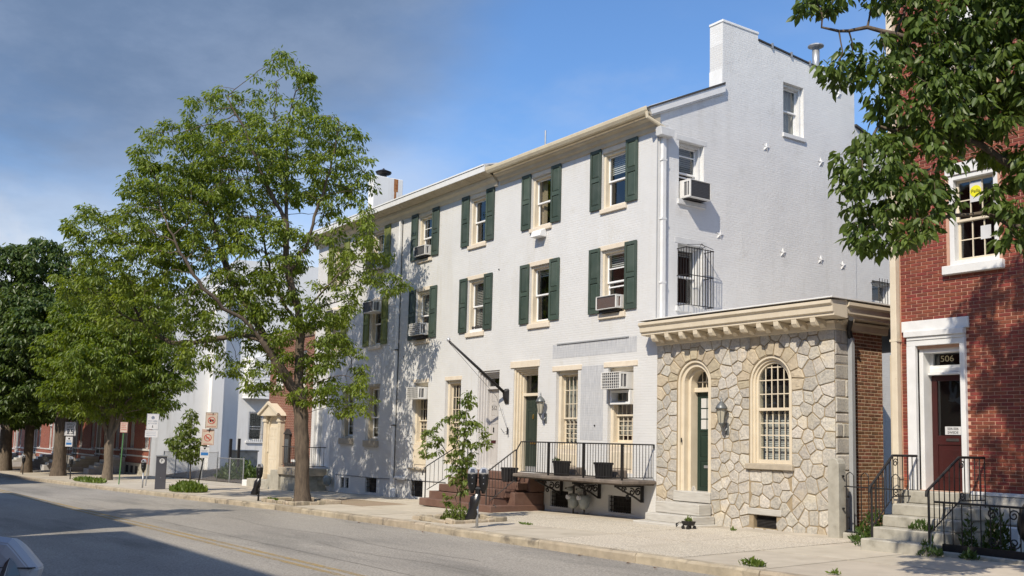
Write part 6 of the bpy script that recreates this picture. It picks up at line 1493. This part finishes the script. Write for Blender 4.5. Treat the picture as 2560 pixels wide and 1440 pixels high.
# ---------------------------------------------------------------- plants
def leaf_mesh(name, items, size, m, parent, kind=None, fold=.35, wid=.5, full=False):
    """items: (pos, dir, up) -> one folded diamond leaf each"""
    P = np.array([i[0] for i in items], float); D = np.array([i[1] for i in items], float); U = np.array([i[2] for i in items], float)
    D /= np.linalg.norm(D, axis=1)[:, None]+1e-9
    Sd = np.cross(D, U); Sd /= np.linalg.norm(Sd, axis=1)[:, None]+1e-9; Nn = np.cross(Sd, D)
    rs = np.random.RandomState(len(items)); s = size*(0.5+1.0*rs.rand(len(items))**1.3)[:, None]
    org = np.array(ORG.get(parent, Vector()) if parent is not None else (0, 0, 0))
    a = P; b = P+D*s*.45+Sd*s*wid*.5+Nn*s*fold*.22; c = P+D*s*1.0-Nn*s*.12; d = P+D*s*.45-Sd*s*wid*.5+Nn*s*fold*.22
    nL = len(items)
    if full:     # six-point leaf folded on its midrib
        w_ = s*wid*.5; up_n = Nn*s*fold*.22
        V = np.stack([a, P+D*s*.22+Sd*w_*.82+up_n*.8, P+D*s*.58+Sd*w_*.86+up_n*.8-Nn*s*.03, c, P+D*s*.58-Sd*w_*.86+up_n*.8-Nn*s*.03, P+D*s*.22-Sd*w_*.82+up_n*.8], 1).reshape(-1, 3)-org
        Fc = (np.arange(nL)[:, None]*6+np.array([[0, 1, 2, 3, 0, 3, 4, 5]])).reshape(-1, 4)
    else:
        V = np.stack([a, b, c, d], 1).reshape(-1, 3)-org
        Fc = (np.arange(nL)[:, None]*4+np.array([[0, 1, 2, 0, 2, 3]])).reshape(-1, 3)
    q_ = Fc.shape[1]
    me = bpy.data.meshes.new(name); me.vertices.add(len(V)); me.vertices.foreach_set('co', V.astype(np.float32).ravel())
    me.loops.add(Fc.size); me.loops.foreach_set('vertex_index', Fc.astype(np.int32).ravel())
    me.polygons.add(len(Fc)); me.polygons.foreach_set('loop_start', np.arange(0, Fc.size, q_, dtype=np.int32)); me.polygons.foreach_set('loop_total', np.full(len(Fc), q_, dtype=np.int32))
    me.update(calc_edges=True); me.materials.append(m)
    o = link(bpy.data.objects.new(name, me), parent)
    if kind: o['kind'] = kind
    return o
def grow(limbs, blobs, nattr, step=.28, infl=1.6, kill=.42, seed=1, iters=70, bias=(0, 0, .12), shell=.45):
    """space colonisation from given limbs into ellipsoid blobs; returns nodes, parents"""
    rs = np.random.RandomState(seed)
    N = []; par = []
    def near_idx(p): 
        if not N: return -1
        d = np.linalg.norm(np.array(N)-p, axis=1); return int(d.argmin())
    for li, L in enumerate(limbs):
        pts = [np.array(p, float) for p in L]
        prev = near_idx(pts[0]) if N else -1
        if not N: N.append(pts[0]); par.append(-1); prev = 0
        for a, b in zip(pts[:-1], pts[1:]):
            d = np.linalg.norm(b-a); k = max(1, int(d/step))
            for i in range(1, k+1):
                q = a+(b-a)*i/k+rs.randn(3)*(.008 if li == 0 else .02); N.append(q); par.append(prev); prev = len(N)-1
    At = []
    vol = np.array([b[1][0]*b[1][1]*b[1][2]*(b[2] if len(b) > 2 else 1) for b in blobs]); cnt = np.maximum(5, (vol/vol.sum()*nattr).astype(int))
    for b, n in zip(blobs, cnt):
        v = rs.randn(n, 3); v /= np.linalg.norm(v, axis=1)[:, None]; r = (shell+(1-shell)*rs.rand(n))**(1/2.0); r = np.minimum(r, 1)
        At.append(np.array(b[0])+v*r[:, None]*np.array(b[1]))
    At = np.concatenate(At); alive = np.ones(len(At), bool)
    NA = np.array(N); nd = np.full(len(At), 1e9); ni = np.zeros(len(At), int)
    def upd(i0):
        nonlocal nd, ni
        new = NA[i0:]
        if len(new) == 0: return
        for c0 in range(0, len(At), 800):
            d = np.linalg.norm(At[c0:c0+800, None]-new[None], axis=2); j = d.argmin(1); dm = d[np.arange(len(j)), j]
            better = dm < nd[c0:c0+800]; nd[c0:c0+800][better] = dm[better]; ni[c0:c0+800][better] = j[better]+i0
    upd(0)
    for it in range(iters):
        act = alive & (nd < infl*(3 if it < 12 else 1.6))
        if not act.any(): break
        src = ni[act]; dirs = At[act]-NA[src]; dirs /= np.linalg.norm(dirs, axis=1)[:, None]+1e-9
        u, inv = np.unique(src, return_inverse=True); acc = np.zeros((len(u), 3)); np.add.at(acc, inv, dirs)
        acc /= np.linalg.norm(acc, axis=1)[:, None]+1e-9; acc += np.array(bias)+rs.randn(len(u), 3)*.16; acc /= np.linalg.norm(acc, axis=1)[:, None]
        i0 = len(NA); NA = np.concatenate([NA, NA[u]+acc*step]); par += list(u)
        upd(i0); alive &= nd > kill
        if len(NA) > 9000: break
    return NA, np.array(par)
def tree_mesh(root, NA, par, m, tip=.007, pw_=2.2, rmax=None, big=.05, rbase=None):
    n = len(NA); ch = [[] for _ in range(n)]
    for i, p in enumerate(par):
        if p >= 0: ch[p].append(i)
    r = np.zeros(n)
    for i in range(n-1, -1, -1):
        r[i] = tip if not ch[i] else (sum(r[c]**pw_ for c in ch[i]))**(1/pw_)
    if rbase: 
        k = rbase/r[0]; r = np.where(r > tip*1.5, tip+(r-tip)*(rbase-tip)/(r[0]-tip), r)
    T_, Bm = MB(), MB()
    done = np.zeros(n, bool)
    for i in range(n):
        if done[i]: continue
        # chain start
        c = [i] if par[i] < 0 else [par[i], i]
        j = i; done[i] = True
        while ch[j]:
            k = max(ch[j], key=lambda q: r[q])
            if done[k]: break
            c.append(k); done[k] = True; j = k
        if len(c) < 2: continue
        rr = [r[q] for q in c]
        if par[i] >= 0: rr[0] = min(rr[0], rr[1]*1.25)
        else: rr[0] *= 1.45; rr[1] *= 1.25; rr[2] *= 1.08
        # split into thick and thin runs
        big_run = [q for q in range(len(c)) if rr[q] > big]
        kk = len(big_run)
        if kk >= 2: T_.tube([NA[q] for q in c[:kk+1]], rr[:kk+1], 9 if rr[0] > .12 else 7, cap=False)
        if kk < 2: Bm.tube([NA[q] for q in c], rr, 4, cap=False)
        elif kk < len(c)-1: Bm.tube([NA[q] for q in c[kk:]], rr[kk:], 4, cap=False)
    T_.build('trunk', m, root, normals=False, smooth_=True)
    if Bm.v: Bm.build('branches', m, root, normals=False, smooth_=True)
    return r
def leaves_for(NA, r, per, spread, seed, thr=.016, droop=.55, keep=None, skip=.0, total=None, qt=.80):
    rs = np.random.RandomState(seed); items = []
    if total:
        thin = r <= np.quantile(r, qt); thr = float(np.quantile(r, qt)); per = max(2, int(round(total/max(1, .85*thin.sum()*(1-skip)))))
    for i in range(len(NA)):
        if r[i] > thr or rs.rand() < skip: continue
        if keep is not None and not keep(NA[i], rs): continue
        k = per if r[i] < thr*.7 else per//2
        for _ in range(k):
            v = rs.randn(3); v /= np.linalg.norm(v); v[2] = v[2]*.5
            p = NA[i]+v*spread*rs.rand()**.6
            d = v+np.array([0, 0, -droop-.5*rs.rand()])+rs.randn(3)*.3; upv = np.array([0, 0, 1.0])+rs.randn(3)*.45
            items.append((p, d, upv))
    return items
rtv, fhv = np.array([.5697, .8216, 0.]), np.array([-.8233, .5677, 0.])
rtv /= np.linalg.norm(rtv); fhv /= np.linalg.norm(fhv)
# the big street tree
T1 = thing('street_tree', 'large spreading street tree with light green leaves in front of the white houses', 'tree', (-11.2, -3.75, -.28))
L1 = [[(-11.18,-3.72,-.45),(-11.21,-3.76,.63),(-11.24,-3.81,1.57),(-11.29,-3.87,2.52),(-11.33,-3.94,3.24),(-11.44,-3.93,3.97),(-11.44,-3.92,4.69),(-11.39,-4.02,5.35),(-11.3,-4.25,5.87),(-11.31,-4.44,6.45),(-11.28,-4.57,7.28),(-11.31,-4.61,8.26),(-11.42,-4.59,9.39),(-11.56,-4.63,10.79)],
 [(-11.34,-3.96,2.94),(-11.27,-4.39,3.39),(-11.17,-4.76,3.84),(-11.13,-5.24,4.45),(-11.15,-5.8,4.99),(-11.2,-6.39,5.29),(-11.24,-6.98,5.81),(-11.38,-7.54,6.56),(-11.57,-7.99,7.45)],
 [(-11.13,-5.24,4.45),(-11.79,-5.67,4.64),(-12.56,-6.24,4.47),(-13.67,-6.98,4.37),(-14.54,-7.72,4.86)],
 [(-11.44,-3.92,4.69),(-11.95,-3.95,5.22),(-12.59,-4.18,6.01),(-13.2,-4.37,7.08),(-13.69,-4.54,8.43),(-14.15,-4.85,9.91)],
 [(-11.17,-4.76,3.84),(-12.12,-5.09,5.14),(-13.06,-5.57,6.41),(-13.84,-5.82,7.75),(-14.54,-6.13,9.38),(-15.0,-6.44,10.47)],
 [(-11.39,-4.02,5.35),(-10.83,-3.74,5.75),(-10.2,-3.53,6.24),(-9.6,-3.19,6.74),(-9.1,-2.82,7.43)],
 [(-11.43,-3.91,5.18),(-11.5,-3.31,5.67),(-11.48,-2.4,6.01),(-11.59,-1.68,6.68),(-11.57,-.94,7.54)],
 [(-11.31,-4.44,6.45),(-10.73,-4.12,7.5),(-10.37,-3.95,8.68),(-10.01,-3.79,9.85),(-9.81,-3.67,10.92)],
 [(-11.39,-3.93,3.6),(-11.56,-3.22,4.26),(-11.66,-2.66,4.69),(-11.64,-2.1,4.1)],
 [(-11.3,-4.6,8.01),(-11.33,-5.35,9.24),(-11.35,-5.9,10.49),(-11.52,-6.5,11.5)]]
def cpt(p, o=0): return tuple(np.array(p)+fhv*o)
B1 = [((-11.8,-4.63,12.0),(1.0,1.0,1.6)),((-12.88,-6.18,11.0),(1.5,1.3,1.4)),((-13.59,-7.22,9.9),(1.6,1.4,1.3)),((-13.6,-7.6,8.4),(1.9,1.4,1.5)),((-13.9,-8.0,7.0),(1.9,1.3,1.4)),
 ((-13.31,-6.81,8.03),(2.0,1.7,1.6)),((-12.4,-5.48,9.82),(2.0,1.6,1.6)),((-11.43,-4.08,10.11),(1.8,1.4,1.7)),((-10.7,-3.2,9.9),(1.3,1.0,1.5),.8),((-10.7,-3.1,8.3),(1.25,1.0,1.4),.7),
 ((-10.4,-2.7,6.9),(1.2,.9,.8),.6),((-9.6,-1.9,6.3),(.9,.6,.45),.8),((-12.18,-5.17,7.09),(2.0,1.6,1.4)),((-12.67,-5.88,5.11),(1.8,1.4,1.0)),((-13.64,-7.29,5.4),(1.7,1.3,1.1)),
 ((-10.85,-3.0,3.6),(1.35,.95,1.0)),((-11.95,-4.9,3.5),(1.2,1.1,.75)),((-11.5,-3.7,4.5),(1.5,1.4,.9)),((-10.4,-2.5,2.6),(.8,.6,.5)),((-14.6,-6.2,9.0),(1.2,1.1,1.5)),((-12.6,-6.6,4.0),(1.0,.8,.5)),((-14.7,-8.9,6.6),(1.3,1.0,1.2)),((-14.2,-8.2,5.4),(1.4,1.1,.9)),((-12.2,-4.9,5.9),(1.4,1.2,.8)),((-11.0,-3.4,5.6),(1.2,1.1,.8)),((-11.1,-3.6,2.9),(.9,.8,.5)),((-15.0,-9.3,7.5),(1.1,.9,1.0)),((-15.1,-9.4,6.2),(1.0,.9,.8))]
NA, pr_ = grow(L1, B1, 5200, step=.22, infl=1.5, kill=.25, seed=3, bias=(0, 0, .34))
r1_ = tree_mesh(T1, NA, pr_, M['bark'], tip=.0055, pw_=1.85, rbase=.215, big=.045)
leaf_mesh('crown', leaves_for(NA, r1_, 7, .25, 5, skip=.20, total=76000, qt=.64), .122, M['leaf1'], T1, 'stuff', wid=.40, full=True)
print('T1', len(NA))
# feathery tree behind, dark trees at the left
def simple_tree(name, base, h0, blobs, nattr, m, bark, rb, label, leafsize, total, seed, step=.35, fork=None, kill=.5, spread=.35, wid=.5):
    t = thing(name, label, 'tree', base)
    b = np.array(base, float); lim = [[tuple(b-np.array([0, 0, .2])), tuple(b+np.array([0, 0, h0*.5])+np.array([.02, .03, 0])), tuple(b+np.array([0, 0, h0]))]]
    if fork:
        for f_ in fork: lim.append([tuple(b+np.array([0, 0, h0])), tuple(b+np.array(f_)*.5+np.array([0, 0, h0*.5])), tuple(b+np.array(f_))])
    NA, pr_ = grow(lim, blobs, nattr, step=step, infl=1.8, kill=kill, seed=seed)
    r = tree_mesh(t, NA, pr_, bark, tip=.008, pw_=1.9, rbase=rb, big=.05)
    leaf_mesh('crown', leaves_for(NA, r, 5, spread, seed, total=total), leafsize, m, t, 'stuff', wid=wid)
    print(name, len(NA)); return t
def around(c, spec):
    c = np.array(c, float); return [(tuple(c+rtv*a+fhv*b+np.array([0, 0, z])), (rx, rx, rz)) for a, b, z, rx, rz in spec]
simple_tree('street_tree', (-35.75, -3.7, -.7), 1.7, around((-35.75, -3.7, -.7), [(0, 0, 5.2, 2.2, 1.6), (-1.6, 0, 5.0, 1.6, 1.5), (1.7, 0, 4.9, 1.6, 1.6), (.6, 0, 7.0, 2.2, 1.7), (2.5, 0, 6.2, 1.4, 1.4), (-1.4, 0, 7.0, 1.7, 1.5), (.2, 1, 3.9, 2.0, .8), (2.2, 0, 3.9, 1.2, .8), (0, -1.5, 5.5, 2, 1.6), (1.2, 0, 8.6, 1.8, 1.4), (-.6, 0, 8.3, 1.5, 1.2), (-1.0, 0, 3.6, 1.6, .8), (3.2, 0, 5.2, 1.0, 1.0), (1.6, 0, 3.3, 1.0, .5), (-2.6, 0, 6.2, 1.4, 1.5), (-2.4, 0, 4.2, 1.2, .9), (-2.2, 0, 8.0, 1.3, 1.2)]), 3000, M['leaf2'], M['bark2'], .22, 'mid sized tree with fine bright foliage and a forked pale trunk', .21, 46000, 11, fork=[(.5, .6, 4.0), (-.6, -.5, 4.2), (-.2, .3, 5.5)], wid=.32, step=.3, kill=.34)
simple_tree('street_tree', (-44.8, -4.3, -.88), 3.2, around((-44.8, -4.3, -.88), [(0, 0, 8, 3.0, 2.2), (-2.2, 0, 9.2, 2.4, 2.0), (1.8, 0, 9.6, 2.0, 2.0), (-2.4, 0, 6.3, 2.2, 1.6), (1.6, 0, 6.6, 1.8, 1.6), (-1.8, 0, 12.2, 1.8, 1.4), (0.4, 0, 11.2, 1.5, 1.3), (-3.6, 0, 11.9, 1.6, 1.5), (0, 0, 4.8, 2.4, .9), (-2.4, 0, 4.6, 1.6, .9), (2.6, 0, 10.6, 1.0, 1.2), (0, -2, 8, 2.4, 2.2), (1.8, 0, 4.3, 1.6, .9), (-4.2, 0, 8.0, 1.8, 1.8), (-4.0, 0, 5.6, 1.8, 1.2), (3.0, 0, 8.6, 1.4, 1.5)]), 3600, M['leaf3'], M['bark'], .36, 'dark green street tree with a thick dark trunk behind the speed limit sign', .25, 56000, 12, fork=[(.8, .9, 7), (-1.2, -1.2, 7), (-.3, .3, 9)], step=.36, kill=.45, spread=.40)
simple_tree('street_tree', (-54.0, -4.5, -1.0), 2.8, around((-54.0, -4.5, -1.0), [(0, 0, 6.5, 3.2, 2.2), (-2.5, 0, 7.5, 2.6, 2.2), (2.2, 0, 7.0, 2.4, 2.0), (0, 0, 9.6, 2.8, 2.0), (0, 0, 4.0, 3.0, 1.1), (2.8, 0, 4.6, 1.8, 1.2), (-3, 0, 4.8, 2.0, 1.2)]), 1800, M['leaf3'], M['bark'], .28, 'dark tree added between the thick and pale trunks to shade the row houses', .27, 34000, 16, fork=[(.8, .9, 5.5), (-1.0, -1.0, 5.8)], step=.4, kill=.55, spread=.45)  # added tree: shades the row house fronts and fills the gap
simple_tree('street_tree', (-63.0, -4.6, -1.15), 3.0, around((-63.0, -4.6, -1.15), [(0, 0, 7, 3.6, 2.6), (-3, 0, 8.5, 3, 2.6), (1.5, 0, 9.5, 2.6, 2.2), (-1, 0, 11.5, 2.6, 2.2), (0, 0, 4.2, 3.4, 1.2), (3, 0, 6, 2.4, 2.2), (-3.5, 0, 5, 2.6, 1.6)]), 1300, M['leaf3'], M['bark2'], .42, 'far tree with a pale trunk at the left edge', .30, 36000, 13, fork=[(1, 1, 6), (-1.2, -1, 6.5)], step=.5, kill=.75, spread=.5)
simple_tree('street_tree', (-80.0, -5.0, -1.5), 3.0, around((-80, -5, -1.5), [(0, 0, 8, 4, 3.5), (2.5, 0, 7, 3, 3), (-3, 0, 9, 3.5, 3.5)]), 900, M['leaf3'], M['bark'], .4, 'farthest dark tree filling the left edge', .40, 18000, 14, step=.6, kill=.9, spread=.6)
simple_tree('street_tree', (-7.6, -18.3, -.6), 3.0, around((-7.6, -18.3, -.6), [(0, 0, 9.3, 2.2, 1.4), (-1.6, 0, 10.2, 1.5, 1.0), (1.6, .5, 10.0, 1.5, 1.0), (0, 0, 7.5, 2.4, 1.6)]), 500, M['leaf3'], M['bark'], .2, 'tree across the street whose dappled shade falls on the left of the road', .26, 6000, 15, fork=[(.6, .6, 6), (-.6, -.4, 6.2)], step=.4, kill=.6)
# foreground tree whose branches hang in from the right
T5 = thing('street_tree', 'glossy leaved tree hanging into the upper right corner in front of the red house', 'tree', (12.15, -4.8, zs(12.15, -4.8)))
b5 = np.array([10.95, -4.55, 0.])
L5 = [[(11.6,-3.9,-.2),(11.62,-3.95,1.6),(11.55,-4.0,3.2),(11.4,-4.2,4.6),(11.2,-4.5,5.8),(11.0,-4.8,7.0),(10.9,-5.0,8.2)],
 [(11.45,-4.1,4.0),(11.0,-4.5,4.7),(10.6,-4.95,5.1),(10.25,-5.45,5.3),(10.0,-5.8,5.25)],
 [(11.3,-4.35,5.2),(10.8,-4.9,5.9),(10.35,-5.5,6.2),(10.0,-5.95,6.3),(9.7,-6.35,6.3)],
 [(11.5,-4.0,3.6),(11.0,-4.4,4.1),(10.6,-4.9,4.35),(10.3,-5.4,4.3)],
 [(11.55,-4.0,3.2),(12.2,-3.4,4.4),(12.9,-2.9,5.6)], [(11.4,-4.2,4.6),(12.0,-5.0,5.6),(12.6,-5.8,6.6)]]
B5 = [((10.96,-4.55,5.6),(.8,.8,.9),2),((10.55,-5.14,6.3),(.7,.6,.6),3),((10.15,-5.72,6.75),(.42,.36,.26),6),((9.72,-6.36,6.62),(.34,.26,.13),14),((10.02,-5.92,5.85),(.36,.3,.24),8),((9.98,-5.98,4.90),(.42,.36,.30),7),((10.02,-5.90,4.55),(.46,.40,.40),7),((10.18,-5.68,4.22),(.48,.40,.30),7),((10.30,-5.50,4.90),(.42,.36,.36),6),((10.67,-4.97,5.6),(.55,.50,.45),4),((10.95,-4.6,4.50),(.45,.40,.38),4),((10.35,-5.45,5.5),(.55,.48,.50),4),((10.56,-5.12,7.1),(.7,.6,.5),2),((11.2,-4.4,6.8),(1.1,1.0,.9),.5),((12.2,-3.9,6.0),(1.2,1.2,1.2),.3),((11.6,-3.3,5.6),(.9,.9,.9),.5),((11.3,-4.2,8.2),(1.6,1.5,.9),.3),((9.9,-3.6,8.6),(1.1,1.0,.8),.6),((10.6,-3.2,7.6),(1.0,.9,.8),.6),((11.6,-2.6,7.0),(1.0,.9,.8),.5),((9.82,-6.2,5.85),(.26,.2,.12),10),((10.95,-4.7,4.15),(.3,.3,.25),3),((10.75,-4.8,6.0),(.7,.6,.6),3),((11.1,-4.3,5.0),(.4,.4,.4),3),((10.5,-5.2,5.8),(.5,.4,.4),4),((10.02,-5.95,4.08),(.34,.28,.20),8)]
L5 = [[(x+.55, y-.9, z-(.2 if z > 3 else 0)) for x, y, z in l] for l in L5]
B5 = [((b[0][0]+.55, b[0][1]-.9, b[0][2]-.2),)+b[1:] for b in B5]
NA, pr_ = grow(L5, B5, 3600, step=.13, infl=1.0, kill=.17, seed=21, bias=(0, 0, .05))
r5_ = tree_mesh(T5, NA, pr_, M['bark'], tip=.0035, pw_=1.9, rbase=.15, big=.035)
it5 = leaves_for(NA, r5_, 6, .13, 8, droop=.7, skip=.08, total=36000)
print('T5', len(NA), len(it5))
def crownleaf(root, items, size, m, nobj):
    """the nearest leaves as single objects, the rest as one crown"""
    order = sorted(range(len(items)), key=lambda i: (Vector(items[i][0])-CAMP).length + (0 if on_frame(items[i][0]) else 50))
    near = set(order[:nobj])
    def mk():
        o = leaf_mesh('leaf', [((0, 0, 0), (0, 1, 0), (0, 0, 1))], 1.0, m, None, full=True); me = o.data; bpy.data.objects.remove(o); return me
    me = cached(('leaf', m.name), mk)
    rs = random.Random(3)
    for i in near:
        p, d, u = items[i]; D = Vector(d).normalized(); Sx = D.cross(Vector(u)).normalized(); Nz = Sx.cross(D)
        mt = Matrix((Sx, D, Nz)).transposed().to_4x4(); s = size*(.5+1.0*rs.random()**1.3)/.93
        o = bpy.data.objects.new('leaf', me); link(o, root)
        o.matrix_basis = Matrix.Translation(Vector(p)-ORG[root]) @ mt @ Matrix.Scale(s, 4)
    leaf_mesh('crown', [items[i] for i in range(len(items)) if i not in near], size, m, root, 'stuff', full=True)
def on_frame(p):
    d = Vector(p)-CAMP; w = d.dot(fw)
    if w <= 0: return False
    u = 1280+2484.8*d.dot(rt)/w; v = 840.3-2484.8*d.dot(up)/w
    return 0 < u < 2560 and 0 < v < 1440
crownleaf(T5, it5, .100, M['leaf5'], 300)
# saplings
def sapling(base, stems, blobs, n, label, leafsize, per, seed, nobj, m, skip=0.0):
    t = thing('sapling', label, 'sapling', base); NA, pr_ = grow(stems, blobs, n, step=.10, infl=.7, kill=.17, seed=seed)
    r = tree_mesh(t, NA, pr_, M['bark'], tip=.003, rbase=.022, big=.012)
    it = leaves_for(NA, r, per, .09, seed, thr=.0055, droop=.5, skip=skip); print('sapling', len(it))
    if nobj: crownleaf(t, it, leafsize, m, nobj)
    else: leaf_mesh('crown', it, leafsize, m, t, 'stuff')
    return t
sb = np.array([-2.66, -3.55, -.12])
def sp(a, b, z): return tuple(sb+rtv*a+fhv*b+np.array([0, 0, z]))
sapling((-2.66, -3.55, -.12), [[sp(0, 0, -.1), sp(.02, 0, .6), sp(.03, .02, 1.2), sp(.05, 0, 1.8), sp(.10, 0, 2.4), sp(.14, 0, 2.8)], [sp(-.10, .05, -.1), sp(-.08, .05, .7), sp(-.10, .1, 1.4), sp(-.2, .1, 1.9)], [sp(.03, 0, 1.2), sp(.3, -.1, 1.5), sp(.55, -.1, 1.75)], [sp(.03, 0, 1.1), sp(-.35, .1, 1.5), sp(-.62, .1, 1.9)]],
  [(sp(.12, 0, 2.65), (.26, .26, .22)), (sp(.05, 0, 2.2), (.26, .26, .30)), (sp(.35, 0, 2.15), (.26, .2, .16)), (sp(-.35, 0, 2.25), (.24, .2, .14)), (sp(0, 0, 1.75), (.38, .3, .28)), (sp(.5, 0, 1.75), (.3, .2, .13)), (sp(-.7, 0, 1.8), (.28, .22, .24)), (sp(-.78, 0, 1.45), (.26, .2, .12)), (sp(0, 0, 1.35), (.42, .35, .28)), (sp(-.05, 0, .95), (.34, .3, .2)), (sp(.1, 0, .75), (.22, .2, .14)), (sp(-.35, 0, .45), (.16, .16, .12))], 1300, 'young leafy sapling in a stone edged pit by the kerb', .10, 14, 31, 300, M['leaf_sap'], skip=.12)
sb = np.array([-20.95, -4.1, -.46])
sapling((-20.95, -4.1, -.46), [[sp(0, 0, -.1), sp(0, 0, .8), sp(-.05, 0, 1.4), sp(-.1, 0, 2.2), sp(-.12, 0, 2.8)]],
  [(sp(-.1, 0, 2.75), (.30, .3, .4)), (sp(-.25, 0, 2.2), (.5, .4, .4)), (sp(-.55, 0, 1.8), (.6, .4, .3)), (sp(.2, 0, 1.7), (.45, .4, .4)), (sp(-.2, 0, 1.5), (.6, .5, .3)), (sp(.1, 0, 1.25), (.3, .3, .25))], 700, 'bushy sapling growing from a grass patch in front of the lot', .15, 9, 32, 0, M['leaf_sap'])
# ground plants
def tuft(name, label, cat, c, rx, ry, h, n, size, m, seed, up_=.8, fz=None, kind=None):
    rs = np.random.RandomState(seed); items = []
    for _ in range(n):
        t = rs.rand()*2*math.pi; q = rs.rand()**.5; x = c[0]+rx*q*math.cos(t); y = c[1]+ry*q*math.sin(t); zz = (zs(x, y) if fz is None else fz(x, y)) if c[2] is None else c[2]
        items.append(((x, y, zz+h*(1-q*q)*rs.rand()), (rs.randn()*.5, rs.randn()*.5, up_+rs.rand()*.4), (rs.randn(), rs.randn(), .3)))
    return tag(leaf_mesh(name, items, size, m, None, kind, wid=.4), label, cat)
def plant(*a, **k): return tuft('weed', *a, **k)
tuft('grass_patch', 'bright green grass patch around the foot of the leaning sign post', 'grass', (-20.6, -4.25, None), 1.35, .55, .30, 1500, .17, M['weed'], 41, up_=1.0, kind='stuff')
plant('leafy weeds growing at the foot of the kerbside sapling', 'weeds', (-2.66, -3.6, None), .42, .36, .35, 520, .085, M['leaf_sap'], 42)
plant('weed clump at the kerb edge right of the picture middle', 'weeds', (7.1, -4.78, None), .20, .10, .07, 110, .085, M['weed'], 43, up_=.4)
plant('small weed in the pavement near the lower right corner', 'weeds', (8.35, -4.62, None), .09, .06, .04, 34, .06, M['weed'], 44, up_=.5)
plant('tiny weed tuft in the joint near the two stone steps', 'weeds', (-.7, -3.1, None), .22, .05, .02, 60, .06, M['weed'], 45, up_=.2)
plant('weed tuft by the stone wall vent', 'weeds', (3.0, -.75, None), .06, .05, .05, 40, .05, M['weed'], 46)
plant('green plant in the tiny wheelbarrow', 'plant', (2.15, -1.12, zs(2, -1.1)+.155), .08, .065, .06, 80, .055, M['weed'], 47)
plant('sprig of green leaves in the left balcony pot', 'plant', (-2.72, -.76, 1.22), .10, .08, .14, 24, .07, M['ivy'], 48)
plant('leafy weeds between the stone post and the concrete stoop', 'weeds', (6.12, -.62, None), .42, .35, .55, 520, .10, M['ivy'], 49)
plant('weeds at the left foot of the concrete stoop', 'weeds', (6.40, -1.15, None), .24, .22, .28, 170, .09, M['ivy'], 50)
plant('weeds on the right side of the bottom concrete step', 'weeds', (7.85, -1.72, None), .18, .15, .26, 120, .09, M['ivy'], 51)
plant('weeds growing on the middle concrete step', 'weeds', (7.42, -1.30, .44), .22, .05, .14, 110, .08, M['ivy'], 52)
plant('small weed at the fence kerb', 'weeds', (8.42, -1.62, None), .14, .08, .12, 80, .08, M['ivy'], 53)
plant('tall ivy behind the low iron fence', 'ivy', (8.55, -1.10, None), .24, .22, .75, 620, .085, M['ivy'], 54)
plant('narrow ivy strand behind the low iron fence', 'ivy', (8.12, -1.12, None), .12, .14, .62, 300, .08, M['ivy'], 55)
plant('brush pile with dark leaves behind the chain link fence', 'brush', (-31.5, 1.5, None), 2.6, .7, .9, 1500, .20, M['leaf3'], 56, fz=zl, up_=.3)
tuft('grass_patch', 'grass along the kerb under the forked tree', 'grass', (-33.5, -5.0, None), 2.6, .4, .08, 700, .18, M['weed'], 57, up_=1.0, kind='stuff')
plant('weeds around the base of the big tree', 'weeds', (-12.4, -4.2, None), .5, .16, .06, 200, .09, M['weed'], 58)
# fallen leaves in the gutter
for i, (x, y) in enumerate(((3.6, -5.12), (4.9, -5.2), (5.6, -5.25), (-5.0, -4.95), (-1.8, -5.0))):
    rs = np.random.RandomState(i)
    o = leaf_mesh('fallen_leaf', [((x, y, zr(x, y)+.012), (1, rs.randn()*.5, .25), (0, .2, 1))], .12, M['dead_leaf'], None, wid=.7)
    tag(o, ('large dead brown leaf in the gutter below the stone steps', 'second dead leaf in the gutter right of the largest one', 'rightmost dead leaf in the gutter', 'leftmost dead leaf in the gutter left of the double meter', 'dead leaf in the gutter just right of the double meter')[i], 'leaf', 'dead leaves in the gutter')
